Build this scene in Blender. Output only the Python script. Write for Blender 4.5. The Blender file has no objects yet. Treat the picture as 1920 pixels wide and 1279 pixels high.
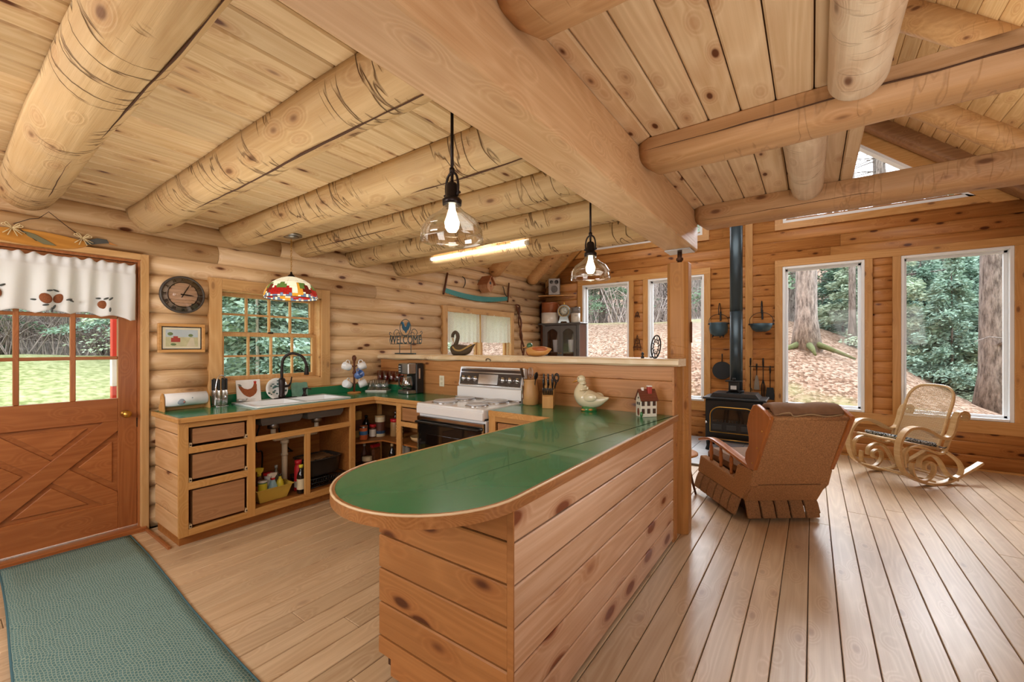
import bpy, bmesh, math, random
from math import sin, cos, pi, radians, sqrt, atan2, exp
from mathutils import Vector, Matrix, noise
random.seed(7)
C = bpy.context.scene.collection
sc = bpy.context.scene
# ---------------------------------------------------------------- camera, sky, lights, exposure
cam = bpy.data.objects.new('camera', bpy.data.cameras.new('camera'))
C.objects.link(cam); sc.camera = cam
cam.location = (0, 0, 1.42)
cam.rotation_euler = (pi/2, 0, atan2(563, 787))
cam.data.sensor_width = 36; cam.data.lens = 787/1920*36
cam.data.shift_y = 10.5/1920
cam.data.clip_start = 0.02; cam.data.clip_end = 400
sc.view_settings.view_transform = 'Standard'; sc.view_settings.look = 'None'
sc.view_settings.gamma = 1; sc.view_settings.use_curve_mapping = False
sc.view_settings.exposure = 0.46
sc.cycles.max_bounces = 6; sc.cycles.diffuse_bounces = 3; sc.cycles.transparent_max_bounces = 14
sc.cycles.use_adaptive_sampling = True; sc.cycles.adaptive_threshold = .045; sc.cycles.adaptive_min_samples = 16; sc.cycles.use_denoising = True; sc.cycles.time_limit = 900
sc.cycles.caustics_reflective = False; sc.cycles.caustics_refractive = False
sc.cycles.sample_clamp_indirect = 6
W = bpy.data.worlds.new('overcast'); sc.world = W; W.use_nodes = True
wn = W.node_tree.nodes; wl = W.node_tree.links
bg = wn['Background']
tc = wn.new('ShaderNodeTexCoord'); ns = wn.new('ShaderNodeTexNoise'); ns.inputs['Scale'].default_value = 2.2; ns.inputs['Detail'].default_value = 4
rp = wn.new('ShaderNodeValToRGB'); rp.color_ramp.elements[0].color = (.78, .88, 1, 1); rp.color_ramp.elements[1].color = (1, 1, 1, 1)
rp.color_ramp.elements[0].position = .35; rp.color_ramp.elements[1].position = .62
wl.new(tc.outputs['Generated'], ns.inputs['Vector']); wl.new(ns.outputs['Fac'], rp.inputs['Fac']); wl.new(rp.outputs['Color'], bg.inputs['Color'])
bg.inputs['Strength'].default_value = 3.3
def area(name, loc, target, sx, sy, power, col=(1, 1, 1)):  # unseen area lamp, added as fill light
    l = bpy.data.lights.new(name, 'AREA'); l.shape = 'RECTANGLE'; l.size = sx; l.size_y = sy; l.energy = power; l.color = col
    o = bpy.data.objects.new(name, l); C.objects.link(o); o.location = loc
    o.rotation_euler = (Vector(target)-Vector(loc)).to_track_quat('-Z', 'Y').to_euler()
    return o
area('bounce_light', (1.3, -1.7, 2.05), (-1.6, 2.6, 1.0), 2.6, 1.2, 46, (1, .96, .92))
area('kitchen_bounce_light', (-2.6, -1.7, 2.0), (-3.0, 2.4, 1.3), 2.0, 1.2, 54, (1, .98, .95))
area('upward_bounce_light', (-2.3, 1.2, .95), (-2.3, 1.25, 2.5), 1.6, 1.6, 15, (1, .94, .84))
area('loft_bounce_light', (.7, 1.4, 1.1), (-.3, 2.3, 2.6), 1.2, 1.2, 11, (1, .95, .88))
area('great_room_fill', (-1.0, 5.0, 3.6), (-1.0, 5.9, 0.0), 2.4, 1.6, 34, (1, .97, .92))  # added fill over the living area, no real fitting
area('added_sky_fill', (-.5, 12.5, 6.2), (-.3, 3.4, .2), 13, 3.2, 620, (.90, .95, 1)).data.spread = radians(80)  # lamp panel added outdoors to stand in for brighter sky
area('vault_fill', (1.2, 4.4, 2.9), (.9, 5.0, 5.0), 1.4, 1.4, 12, (1, .97, .92))  # added fill for the vaulted roof, no real fitting

# ---------------------------------------------------------------- materials
def newmat(name):
    m = bpy.data.materials.new(name); m.use_nodes = True
    return m, m.node_tree.nodes, m.node_tree.links, m.node_tree.nodes['Principled BSDF']
def rgb(h):
    h = h.lstrip('#'); v = [int(h[i:i+2], 16)/255 for i in (0, 2, 4)]
    return tuple((c/12.92 if c <= .04045 else ((c+.055)/1.055)**2.4) for c in v)+(1,)
_mc = {}
def plain(name, col, rough=.5, metal=0., emis=None, es=0, spec=.5, nscale=0, namt=.15, bump=0, alpha=1, trans=0, coat=0, sub=0):
    if name in _mc: return _mc[name]
    m, n, l, b = newmat(name); _mc[name] = m
    c = rgb(col) if isinstance(col, str) else tuple(col)+(1,)
    b.inputs['Base Color'].default_value = c; b.inputs['Roughness'].default_value = rough; b.inputs['Metallic'].default_value = metal
    b.inputs['Specular IOR Level'].default_value = spec; b.inputs['Coat Weight'].default_value = coat
    b.inputs['Transmission Weight'].default_value = trans
    if emis: b.inputs['Emission Color'].default_value = tuple(emis)+(1,); b.inputs['Emission Strength'].default_value = es
    t = n.new('ShaderNodeTexCoord'); ns = n.new('ShaderNodeTexNoise'); ns.inputs['Scale'].default_value = nscale or 12; ns.inputs['Detail'].default_value = 3
    l.new(t.outputs['Object'], ns.inputs['Vector'])
    a = namt
    mx = n.new('ShaderNodeMix'); mx.data_type = 'RGBA'
    mx.inputs[6].default_value = tuple(x*(1-a) for x in c[:3])+(1,); mx.inputs[7].default_value = tuple(min(1, x*(1+a)) for x in c[:3])+(1,)
    l.new(ns.outputs['Fac'], mx.inputs[0]); l.new(mx.outputs[2], b.inputs['Base Color'])
    if bump:
        bm_ = n.new('ShaderNodeBump'); bm_.inputs['Strength'].default_value = bump; bm_.inputs['Distance'].default_value = .01
        l.new(ns.outputs['Fac'], bm_.inputs['Height']); l.new(bm_.outputs['Normal'], b.inputs['Normal'])
    return m
def wood(name, light, dark, axis='X', knots=1., rough=.5, grain=1., knotcol='#5a2f17', vary=.16, bump=.25, kscale=1., coat=0., checks=0., patch=.0, patchcol='#d8c4a8', kz=1.):
    """grain runs along axis; voronoi cells give knots; noise rings give figure; every object gets its own shift"""
    if name in _mc: return _mc[name]
    m, n, l, b = newmat(name); _mc[name] = m
    def N(t, **k):
        o = n.new('ShaderNode'+t)
        for a, v in k.items(): setattr(o, a, v)
        return o
    def math_(op, a, c=None, d=None):
        o = N('Math', operation=op)
        for i, x in enumerate((a, c, d)):
            if x is None: continue
            if isinstance(x, (int, float)): o.inputs[i].default_value = x
            else: l.new(x, o.inputs[i])
        return o.outputs[0]
    tcd = N('TexCoord'); oi = N('ObjectInfo')
    sh = N('VectorMath', operation='SCALE'); sh.inputs[0].default_value = (37, 53, 71); l.new(oi.outputs['Random'], sh.inputs['Scale'])
    ad = N('VectorMath', operation='ADD'); l.new(tcd.outputs['Object'], ad.inputs[0]); l.new(sh.outputs[0], ad.inputs[1])
    def sc_(along, cross):
        v = N('VectorMath', operation='MULTIPLY'); l.new(ad.outputs[0], v.inputs[0])
        v.inputs[1].default_value = {'X': (along, cross, cross), 'Y': (cross, along, cross), 'Z': (cross, cross, along)}[axis]
        return v.outputs[0]
    # knots
    vo = N('TexVoronoi'); vo.inputs['Scale'].default_value = 1; l.new(sc_(3.4*kscale, 8.*kscale), vo.inputs['Vector'])
    kd = vo.outputs['Distance']
    kn = N('MapRange', interpolation_type='SMOOTHSTEP'); l.new(kd, kn.inputs[0]); kn.inputs[1].default_value = .16*kz; kn.inputs[2].default_value = .06*kz
    halo = N('MapRange', interpolation_type='SMOOTHSTEP'); l.new(kd, halo.inputs[0]); halo.inputs[1].default_value = .42; halo.inputs[2].default_value = .1
    # grain warped round the knots
    n1 = N('TexNoise'); n1.inputs['Scale'].default_value = 1; n1.inputs['Detail'].default_value = 2; l.new(sc_(.35, 3.6), n1.inputs['Vector'])
    wv = math_('MULTIPLY_ADD', n1.outputs['Fac'], 9*grain, math_('MULTIPLY', halo.outputs[0], 1.5))
    rings = math_('ABSOLUTE', math_('SINE', math_('MULTIPLY', wv, 6.0)))
    n2 = N('TexNoise'); n2.inputs['Scale'].default_value = 1; n2.inputs['Detail'].default_value = 4; n2.inputs['Roughness'].default_value = .65; l.new(sc_(1.2, 70.), n2.inputs['Vector'])
    n3 = N('TexNoise'); n3.inputs['Scale'].default_value = 1; n3.inputs['Detail'].default_value = 3; l.new(sc_(1.1, 2.4), n3.inputs['Vector'])
    g = math_('ADD', math_('MULTIPLY', rings, .20), math_('ADD', math_('MULTIPLY', n2.outputs['Fac'], .5), math_('MULTIPLY', n3.outputs['Fac'], .45)))
    gm = N('MapRange'); l.new(g, gm.inputs[0]); gm.inputs[1].default_value = .32; gm.inputs[2].default_value = .85
    mx = N('Mix', data_type='RGBA'); mx.inputs[6].default_value = rgb(light); mx.inputs[7].default_value = rgb(dark); l.new(gm.outputs[0], mx.inputs[0])
    col = mx.outputs[2]
    if patch:
        n4 = N('TexNoise'); n4.inputs['Scale'].default_value = 1; n4.inputs['Detail'].default_value = 5; l.new(sc_(3., 5.), n4.inputs['Vector'])
        pm = N('MapRange'); l.new(n4.outputs['Fac'], pm.inputs[0]); pm.inputs[1].default_value = .5; pm.inputs[2].default_value = .62; pm.inputs[4].default_value = patch
        mp = N('Mix', data_type='RGBA'); l.new(pm.outputs[0], mp.inputs[0]); l.new(col, mp.inputs[6]); mp.inputs[7].default_value = rgb(patchcol); col = mp.outputs[2]
    # halo tint and knot core
    mh = N('Mix', data_type='RGBA'); l.new(math_('MULTIPLY', halo.outputs[0], .3*knots), mh.inputs[0]); l.new(col, mh.inputs[6]); mh.inputs[7].default_value = rgb('#9a5c30'); col = mh.outputs[2]
    mk = N('Mix', data_type='RGBA'); l.new(math_('MINIMUM', math_('MULTIPLY', kn.outputs[0], .95*knots), 1.), mk.inputs[0]); l.new(col, mk.inputs[6]); mk.inputs[7].default_value = rgb(knotcol); col = mk.outputs[2]
    h = math_('SUBTRACT', math_('MULTIPLY', n2.outputs['Fac'], .5), math_('MULTIPLY', rings, .15))
    if checks:
        # shallow hewing marks across the log and drying cracks along it
        n5 = N('TexNoise'); n5.inputs['Scale'].default_value = 1; n5.inputs['Detail'].default_value = 2; l.new(sc_(13., 2.6), n5.inputs['Vector'])
        c1 = N('MapRange'); l.new(math_('ABSOLUTE', math_('SUBTRACT', n5.outputs['Fac'], .5)), c1.inputs[0]); c1.inputs[1].default_value = .022; c1.inputs[2].default_value = .0
        n7 = N('TexNoise'); n7.inputs['Scale'].default_value = 1; l.new(sc_(2.2, 3.), n7.inputs['Vector'])
        gate = N('MapRange'); l.new(n7.outputs['Fac'], gate.inputs[0]); gate.inputs[1].default_value = .47; gate.inputs[2].default_value = .56
        n6 = N('TexNoise'); n6.inputs['Scale'].default_value = 1; n6.inputs['Detail'].default_value = 1; l.new(sc_(.45, 6.), n6.inputs['Vector'])
        c2 = N('MapRange'); l.new(math_('ABSOLUTE', math_('SUBTRACT', n6.outputs['Fac'], .56)), c2.inputs[0]); c2.inputs[1].default_value = .007; c2.inputs[2].default_value = .0
        ck = math_('MULTIPLY', math_('MULTIPLY', math_('MULTIPLY', c1.outputs[0], gate.outputs[0]), .65), checks)
        mc = N('Mix', data_type='RGBA'); l.new(math_('MULTIPLY', ck, .7), mc.inputs[0]); l.new(col, mc.inputs[6]); mc.inputs[7].default_value = rgb('#5b3a20'); col = mc.outputs[2]
        h = math_('SUBTRACT', h, math_('MULTIPLY', ck, 2.0))
    # per-piece brightness
    hv = N('HueSaturation'); l.new(col, hv.inputs['Color'])
    l.new(math_('ADD', math_('MULTIPLY', oi.outputs['Random'], vary*2), 1-vary), hv.inputs['Value'])
    l.new(hv.outputs['Color'], b.inputs['Base Color'])
    b.inputs['Roughness'].default_value = rough; b.inputs['Coat Weight'].default_value = coat; b.inputs['Coat Roughness'].default_value = .3
    b.inputs['Specular IOR Level'].default_value = .35
    bm_ = N('Bump'); bm_.inputs['Strength'].default_value = bump; bm_.inputs['Distance'].default_value = .006
    l.new(h, bm_.inputs['Height']); l.new(bm_.outputs['Normal'], b.inputs['Normal'])
    return m
def thin_glass(name, refl=.06, tint=(1, 1, 1), edge=.5):
    m = bpy.data.materials.new(name); m.use_nodes = True; n = m.node_tree.nodes; l = m.node_tree.links
    n.remove(n['Principled BSDF']); out = n['Material Output']
    t = n.new('ShaderNodeBsdfTransparent'); t.inputs[0].default_value = tint+(1,)
    g = n.new('ShaderNodeBsdfGlossy'); g.inputs['Roughness'].default_value = .03
    lw = n.new('ShaderNodeLayerWeight'); lw.inputs[0].default_value = .25
    mr = n.new('ShaderNodeMapRange'); mr.inputs[3].default_value = refl; mr.inputs[4].default_value = edge; l.new(lw.outputs['Facing'], mr.inputs[0])
    mx = n.new('ShaderNodeMixShader'); l.new(mr.outputs[0], mx.inputs[0]); l.new(t.outputs[0], mx.inputs[1]); l.new(g.outputs[0], mx.inputs[2]); l.new(mx.outputs[0], out.inputs[0])
    return m
def emit(name, col, s):
    return plain(name, col, emis=rgb(col)[:3] if isinstance(col, str) else col, es=s)
def cloth(name, col, trans=.35, hole=0., scale=300):
    m = bpy.data.materials.new(name); m.use_nodes = True; n = m.node_tree.nodes; l = m.node_tree.links
    b = n['Principled BSDF']; out = n['Material Output']; b.inputs['Base Color'].default_value = rgb(col); b.inputs['Roughness'].default_value = .9
    tr = n.new('ShaderNodeBsdfTranslucent'); tr.inputs[0].default_value = rgb(col)
    mx = n.new('ShaderNodeMixShader'); mx.inputs[0].default_value = trans; l.new(b.outputs[0], mx.inputs[1]); l.new(tr.outputs[0], mx.inputs[2]); last = mx.outputs[0]
    if hole:
        tp = n.new('ShaderNodeBsdfTransparent'); t = n.new('ShaderNodeTexCoord'); v = n.new('ShaderNodeTexVoronoi'); v.inputs['Scale'].default_value = scale
        l.new(t.outputs['Object'], v.inputs['Vector']); mr = n.new('ShaderNodeMapRange'); l.new(v.outputs['Distance'], mr.inputs[0]); mr.inputs[1].default_value = .3; mr.inputs[2].default_value = .45; mr.inputs[3].default_value = hole; mr.inputs[4].default_value = 0
        m2 = n.new('ShaderNodeMixShader'); l.new(mr.outputs[0], m2.inputs[0]); l.new(last, m2.inputs[1]); l.new(tp.outputs[0], m2.inputs[2]); last = m2.outputs[0]
    l.new(last, out.inputs[0]); return m

WL = wood('log_wall_pine', '#dfc098', '#c59e70', 'Y', 1.2, .45, kz=1.2, vary=.07, bump=.2)  # pine tints differ by surface; uneven lighting is put into their colour
WF = wood('far_wall_pine', '#cc9154', '#aa6d38', 'X', 1.3, .45, kz=1.35, vary=.07, kscale=1.2, bump=.2)
WC = wood('casing_pine', '#d3a064', '#bb8547', 'Z', .7, .4, vary=.06)
WCX = wood('casing_pine_level', '#d3a064', '#bb8547', 'X', .7, .4, vary=.06)
WCY = wood('casing_pine_along', '#dab07b', '#bf9159', 'Y', .5, .4, vary=.06)
WCL = wood('kitchen_casing_pine', '#dab07b', '#bf9159', 'Z', .5, .4, vary=.06)
CB = wood('ceiling_pine', '#dcc299', '#bf9c6c', 'Y', 1.1, .5, vary=.1, bump=.15)
CR = wood('loft_board_pine', '#dfc4a0', '#c39f75', 'Y', 1.4, .5, vary=.1, bump=.15, kscale=1.3, patch=.25, patchcol='#c09672')
JO = wood('hewn_joist_log', '#d6b88a', '#b38f5f', 'X', .8, .65, vary=.06, bump=1., checks=1.5, grain=.5, patch=.5, patchcol='#bfa27a')
JR = wood('hewn_beam_log', '#cda277', '#ae8255', 'X', .8, .5, vary=.06, bump=.4, checks=.5, grain=.6)
JW = wood('peeled_white_log', '#dcc4a6', '#bc9e7e', 'Y', .9, .6, vary=.05, bump=.7, checks=.7, patch=.7, patchcol='#dcc9ad')
MB_ = wood('main_beam_timber', '#dcb88e', '#c09468', 'Y', .15, .5, vary=0, bump=.4, grain=1.2)
FL = wood('floor_pine', '#d2b897', '#b39472', 'Y', .3, .34, vary=.1, bump=.15, coat=.35, grain=1.2)
FH = wood('door_fir', '#ae6e3e', '#8f5128', 'Z', .15, .35, vary=.07, coat=.2)
FHY = wood('door_fir_rail', '#ae6e3e', '#8f5128', 'Y', .15, .35, vary=.07, coat=.2)
PI = wood('island_side_pine', '#dfbea2', '#c0946f', 'Y', 2.2, .36, kz=1.5, vary=.06, bump=.4, kscale=.8, knotcol='#7d452a')  # paler than the end boards; window glare put into the colour
PE = wood('island_end_pine', '#b97f4a', '#9a6436', 'X', 1.6, .45, kz=1.35, vary=.06, bump=.3, kscale=.8)
OAK = wood('frame_oak', '#d6a568', '#b98445', 'Z', 0, .4, vary=.05, grain=1.3)
OAKY = wood('frame_oak_rail', '#d6a568', '#b98445', 'Y', 0, .4, vary=.05, grain=1.3)
OAKX = wood('frame_oak_rail_across', '#d0a065', '#b28047', 'X', 0, .4, vary=.05, grain=1.3)
DRW = wood('drawer_front_wood', '#b98b62', '#9a6d48', 'Y', .2, .5, vary=.07)
CBI = wood('cabinet_inside_ply', '#b07238', '#8a5224', 'Y', .4, .5, vary=.05)
SLAB = wood('live_edge_slab', '#eadabd', '#cfb083', 'X', .6, .35, vary=0, coat=.2)
KW = wood('knee_wall_pine', '#c28a56', '#a56f3e', 'X', 1, .4, vary=.07, coat=.15)
POST = wood('post_wood', '#c0894e', '#a06c38', 'Z', .6, .45, vary=0, checks=.3, bump=.5)
HON = wood('honey_wood', '#c8894a', '#a5672f', 'Z', 0, .4, vary=.03)
DKW = wood('dark_wood', '#6d3c1f', '#4a2511', 'Z', 0, .4, vary=.03)
RAT = wood('bentwood_rattan', '#dcbf90', '#bf9a6a', 'X', 0, .35, vary=.02, grain=.4, bump=.1)
REDW = wood('recliner_wood', '#b46c35', '#8f5122', 'Z', 0, .35, vary=.02, coat=.3)
GREEN = plain('green_laminate', '#257a50', .24, nscale=3, namt=.08, coat=.3)
IRON = plain('black_iron', '#2b2d2f', .5, .6, nscale=30, bump=.1)
CAST = plain('cast_iron_pan', '#22262a', .55, .3, nscale=40, bump=.15)
KET = plain('blue_grey_kettle_iron', '#3f5560', .5, .4, nscale=10, namt=.3, bump=.1)
BLK = plain('black_plastic', '#1b1b1c', .35, nscale=4, namt=.05)
WHT = plain('white_enamel', '#eceef0', .18, nscale=3, namt=.02, coat=.5)
WPL = plain('white_plastic', '#e9e6e0', .4, nscale=3, namt=.03)
WFR = plain('white_window_frame', '#f0f2f4', .5, nscale=3, namt=.02)
CHR = plain('chrome', '#d8dade', .12, 1., nscale=2, namt=.02)
STL = plain('brushed_steel', '#a9a9a8', .35, 1., nscale=60, namt=.1)
BRS = plain('brass', '#c79a4b', .3, 1., nscale=8, namt=.1)
BRZ = plain('dark_bronze', '#2a2220', .38, .7, nscale=8, namt=.1)
GLS = thin_glass('window_glass', .012, (1, 1, 1), .25)
JGL = thin_glass('clear_vessel_glass', .10, (.97, .98, .98), .75)
SGL = thin_glass('lamp_shade_glass', .10, (.99, .98, .96), .8)
DGL = plain('dark_oven_glass', '#141312', .08, nscale=2, namt=.05, coat=.6)
# ---------------------------------------------------------------- mesh helpers
class M:
    def __init__(s, m=None): s.v = []; s.f = []; s.s = []; s.m = m
    def add(s, vs, fs, sm=False):
        k = len(s.v)
        s.v += [(s.m @ Vector(v)) if s.m else Vector(v) for v in vs]
        s.f += [[k+i for i in f] for f in fs]; s.s += [sm]*len(fs); return s
    def box(s, x0, y0, z0, x1, y1, z1, c=0.):
        if c <= 0:
            return s.add([(x0, y0, z0), (x1, y0, z0), (x1, y1, z0), (x0, y1, z0), (x0, y0, z1), (x1, y0, z1), (x1, y1, z1), (x0, y1, z1)],
                         [(0, 3, 2, 1), (4, 5, 6, 7), (0, 1, 5, 4), (1, 2, 6, 5), (2, 3, 7, 6), (3, 0, 4, 7)])
        lo = (x0, y0, z0); hi = (x1, y1, z1); vs = []; ix = {}
        c = min(c, abs(x1-x0)*.45, abs(y1-y0)*.45, abs(z1-z0)*.45)
        for a in range(3):
            for q in range(8):
                sg = (q & 1, q >> 1 & 1, q >> 2 & 1)
                p = [(hi[i] if sg[i] else lo[i]) + (0 if i == a else (-c if sg[i] else c)) for i in range(3)]
                ix[a, sg] = len(vs); vs.append(p)
        fs = []
        for a in range(3):
            b, d = [i for i in range(3) if i != a]
            for q in (0, 1):
                def S(u, w):
                    t = [0, 0, 0]; t[a] = q; t[b] = u; t[d] = w; return ix[a, tuple(t)]
                fs.append((S(0, 0), S(1, 0), S(1, 1), S(0, 1)))
            for sb in (0, 1):
                for sd in (0, 1):
                    def S2(f, w):
                        t = [0, 0, 0]; t[a] = w; t[b] = sb; t[d] = sd; return ix[f, tuple(t)]
                    fs.append((S2(b, 0), S2(b, 1), S2(d, 1), S2(d, 0)))
        for q in range(8):
            sg = (q & 1, q >> 1 & 1, q >> 2 & 1); fs.append((ix[0, sg], ix[1, sg], ix[2, sg]))
        return s.add(vs, fs)
    def tube(s, pts, r, n=10, sm=True, caps=True, flat=1.):
        pts = [Vector(p) for p in pts]; L = len(pts)
        rs = r if isinstance(r, (list, tuple)) else [r]*L
        up = None; vs = []; fs = []
        for i, p in enumerate(pts):
            t = (pts[min(i+1, L-1)]-pts[max(i-1, 0)]).normalized()
            if up is None:
                a = Vector((0, 0, 1)) if abs(t.z) < .9 else Vector((1, 0, 0)); up = (a-t*a.dot(t)).normalized()
            else:
                up = (up-t*up.dot(t)); up = up.normalized() if up.length > 1e-6 else Vector((1, 0, 0))
            sd = t.cross(up)
            for k in range(n):
                th = 2*pi*k/n; vs.append(p+up*cos(th)*rs[i]*flat+sd*sin(th)*rs[i])
        for i in range(L-1):
            for k in range(n): fs.append((i*n+k, i*n+(k+1) % n, (i+1)*n+(k+1) % n, (i+1)*n+k))
        s.add(vs, fs, sm)
        if caps: s.add([vs[k] for k in range(n)], [tuple(range(n))]); s.add([vs[(L-1)*n+k] for k in range(n)], [tuple(range(n))])
        return s
    def cyl(s, p0, p1, r0, r1=None, n=16, sm=True): return s.tube([p0, p1], [r0, r0 if r1 is None else r1], n, sm)
    def lathe(s, prof, c=(0, 0, 0), n=24, sm=True, ax='Z', caps=True):
        vs = []; fs = []
        def P(r, z, th):
            a, b = r*cos(th), r*sin(th)
            return {'Z': (c[0]+a, c[1]+b, c[2]+z), 'X': (c[0]+z, c[1]+a, c[2]+b), 'Y': (c[0]+a, c[1]+z, c[2]+b)}[ax]
        for r, z in prof:
            for k in range(n): vs.append(P(r, z, 2*pi*k/n))
        for i in range(len(prof)-1):
            for k in range(n): fs.append((i*n+k, i*n+(k+1) % n, (i+1)*n+(k+1) % n, (i+1)*n+k))
        s.add(vs, fs, sm)
        if caps:
            if prof[0][0] > 1e-4: s.add(vs[:n], [tuple(range(n))])
            if prof[-1][0] > 1e-4: s.add(vs[-n:], [tuple(range(n))])
        return s
    def ell(s, c, r, n=16, k=10, rot=None):
        vs = []; fs = []
        R = rot or Matrix.Identity(3)
        for i in range(k+1):
            ph = pi*i/k
            for j in range(n):
                th = 2*pi*j/n; vs.append(Vector(c)+R @ Vector((r[0]*sin(ph)*cos(th), r[1]*sin(ph)*sin(th), r[2]*cos(ph))))
        for i in range(k):
            for j in range(n): fs.append((i*n+j, i*n+(j+1) % n, (i+1)*n+(j+1) % n, (i+1)*n+j))
        return s.add(vs, fs, True)
    def prism(s, poly, a, b, ax='Y', sm=False):
        """poly in the two other axes, extruded from a to b along ax"""
        n = len(poly)
        def P(p, t): return {'Y': (p[0], t, p[1]), 'X': (t, p[0], p[1]), 'Z': (p[0], p[1], t)}[ax]
        vs = [P(p, a) for p in poly]+[P(p, b) for p in poly]
        s.add(vs, [(i, (i+1) % n, n+(i+1) % n, n+i) for i in range(n)], sm)
        return s.add(vs, [tuple(range(n)), tuple(range(n, 2*n))])
    def sweep(s, pts, w, side, prof, closed=False, sm=True):
        """prof = list of (a along side, b along normal); side is a fixed vector"""
        pts = [Vector(p) for p in pts]; L = len(pts); side = Vector(side).normalized(); n = len(prof); vs = []; fs = []
        for i, p in enumerate(pts):
            if closed: t = pts[(i+1) % L]-pts[i-1]
            else: t = pts[min(i+1, L-1)]-pts[max(i-1, 0)]
            N_ = side.cross(t.normalized()).normalized()
            for a, b in prof: vs.append(p+side*a*w+N_*b*w)
        for i in range(L if closed else L-1):
            for k in range(n): fs.append((i*n+k, i*n+(k+1) % n, ((i+1) % L)*n+(k+1) % n, ((i+1) % L)*n+k))
        s.add(vs, fs, sm)
        if not closed: s.add(vs[:n], [tuple(range(n))]); s.add(vs[-n:], [tuple(range(n))])
        return s
    def grid(s, fn, nu, nv, sm=True, closed=False):
        vs = [fn(i/nu, j/nv) for j in range(nv+1) for i in range(nu+1)]
        return s.add(vs, [(j*(nu+1)+i, j*(nu+1)+i+1, (j+1)*(nu+1)+i+1, (j+1)*(nu+1)+i) for j in range(nv) for i in range(nu)], sm)
def spl(P, k=6, closed=False):
    P = [Vector(p) for p in P]; L = len(P); out = []
    for i in range(L if closed else L-1):
        a, b, c, d = (P[(i-1) % L], P[i], P[(i+1) % L], P[(i+2) % L]) if closed else (P[max(i-1, 0)], P[i], P[i+1], P[min(i+2, L-1)])
        for j in range(k):
            t = j/k; out.append(.5*((2*b)+(c-a)*t+(2*a-5*b+4*c-d)*t*t+(3*b-a-3*c+d)*t**3))
    if not closed: out.append(P[-1])
    return out
OFF = {}
def link(name, data, parent=None, loc=(0, 0, 0), rz=0):
    o = bpy.data.objects.new(name, data); C.objects.link(o)
    if parent: o.parent = parent
    o.location = loc; o.rotation_euler = (0, 0, rz); return o
def mesh(mb, mat, recalc=True, name='mesh'):
    me = bpy.data.meshes.new(name); me.from_pydata([tuple(v) for v in mb.v], [], mb.f)
    me.polygons.foreach_set('use_smooth', mb.s)
    if recalc:
        b = bmesh.new(); b.from_mesh(me); bmesh.ops.remove_doubles(b, verts=b.verts, dist=1e-5); bmesh.ops.recalc_face_normals(b, faces=b.faces); b.to_mesh(me); b.free()
    for m_ in (mat if isinstance(mat, (list, tuple)) else [mat]): me.materials.append(m_)
    me.update(); return me
def part(name, mb, mat, parent=None, bev=0, sol=0, sub=0, seg=2, label=None, kind=None):
    """one mesh object; for a parent made by thing(world=True) the vertices are given in world space"""
    off = OFF.get(parent.name if parent else '', None)
    if off is not None:
        mb.v = [v-off for v in mb.v]
    o = link(name, mesh(mb, mat, name=name), parent)
    if off is not None: OFF[o.name] = off
    if sol: d = o.modifiers.new('s', 'SOLIDIFY'); d.thickness = sol; d.offset = 0
    if bev:
        d = o.modifiers.new('b', 'BEVEL'); d.width = bev; d.segments = seg; d.limit_method = 'ANGLE'; d.angle_limit = radians(40)
    if sub: d = o.modifiers.new('u', 'SUBSURF'); d.levels = sub; d.render_levels = sub
    if label: o['label'] = label
    if kind: o['kind'] = kind
    return o
def thing(name, label, cat, loc=(0, 0, 0), rz=0, group=None, world=False):
    o = link(name, None, None, loc, rz); o.empty_display_size = .05
    o['label'] = label; o['category'] = cat
    if group: o['group'] = group
    if world: OFF[o.name] = Vector(loc)
    return o
def tag(o, label, cat, group=None):
    o['label'] = label; o['category'] = cat
    if group: o['group'] = group
    return o
def struct(name, mb=None, mat=None, label=None, loc=(0, 0, 0), bev=0, cat='wall'):
    if mb is None: o = link(name, None, None, loc)
    else: o = part(name, mb, mat, None, bev)
    o['kind'] = 'structure'
    if label: o['label'] = label
    o['category'] = cat
    OFF[o.name] = Vector(loc); return o
def copy_tree(o, parent=None, loc=None, rz=None, label=None):
    c = o.copy(); C.objects.link(c); c.parent = parent
    if loc is not None: c.location = loc
    if rz is not None: c.rotation_euler = (0, 0, rz)
    if label: c['label'] = label
    for ch in list(o.children): copy_tree(ch, c)
    return c
def text_mesh(txt, size, depth, mat, parent, mtx, name='lettering', sx=1.):
    cu = bpy.data.curves.new('t', 'FONT'); cu.body = txt; cu.size = size; cu.extrude = depth; cu.align_x = 'CENTER'; cu.align_y = 'CENTER'; cu.resolution_u = 3
    to = bpy.data.objects.new('t', cu); C.objects.link(to); bpy.context.view_layer.update()
    me = bpy.data.meshes.new_from_object(to.evaluated_get(bpy.context.evaluated_depsgraph_get())); bpy.data.objects.remove(to)
    me.transform(mtx @ Matrix.Diagonal((sx, 1, 1, 1)))
    off = OFF.get(parent.name)
    if off is not None: me.transform(Matrix.Translation(-off))
    me.materials.clear(); me.materials.append(mat); return link(name, me, parent)

# ---------------------------------------------------------------- room shell
XL, XR, YN, YF = -4.20, 2.48, -2.2, 7.02
RX, RZ, RS = -.86, 5.53, .86
def roofz(x): return RZ-RS*abs(x-RX)
CO = .152
def cut(iv, a, b):
    out = []
    for p, q in iv:
        if b <= p or a >= q: out.append((p, q)); continue
        if a > p: out.append((p, a))
        if b < q: out.append((b, q))
    return [(p, q) for p, q in out if q-p > .02]
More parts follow.
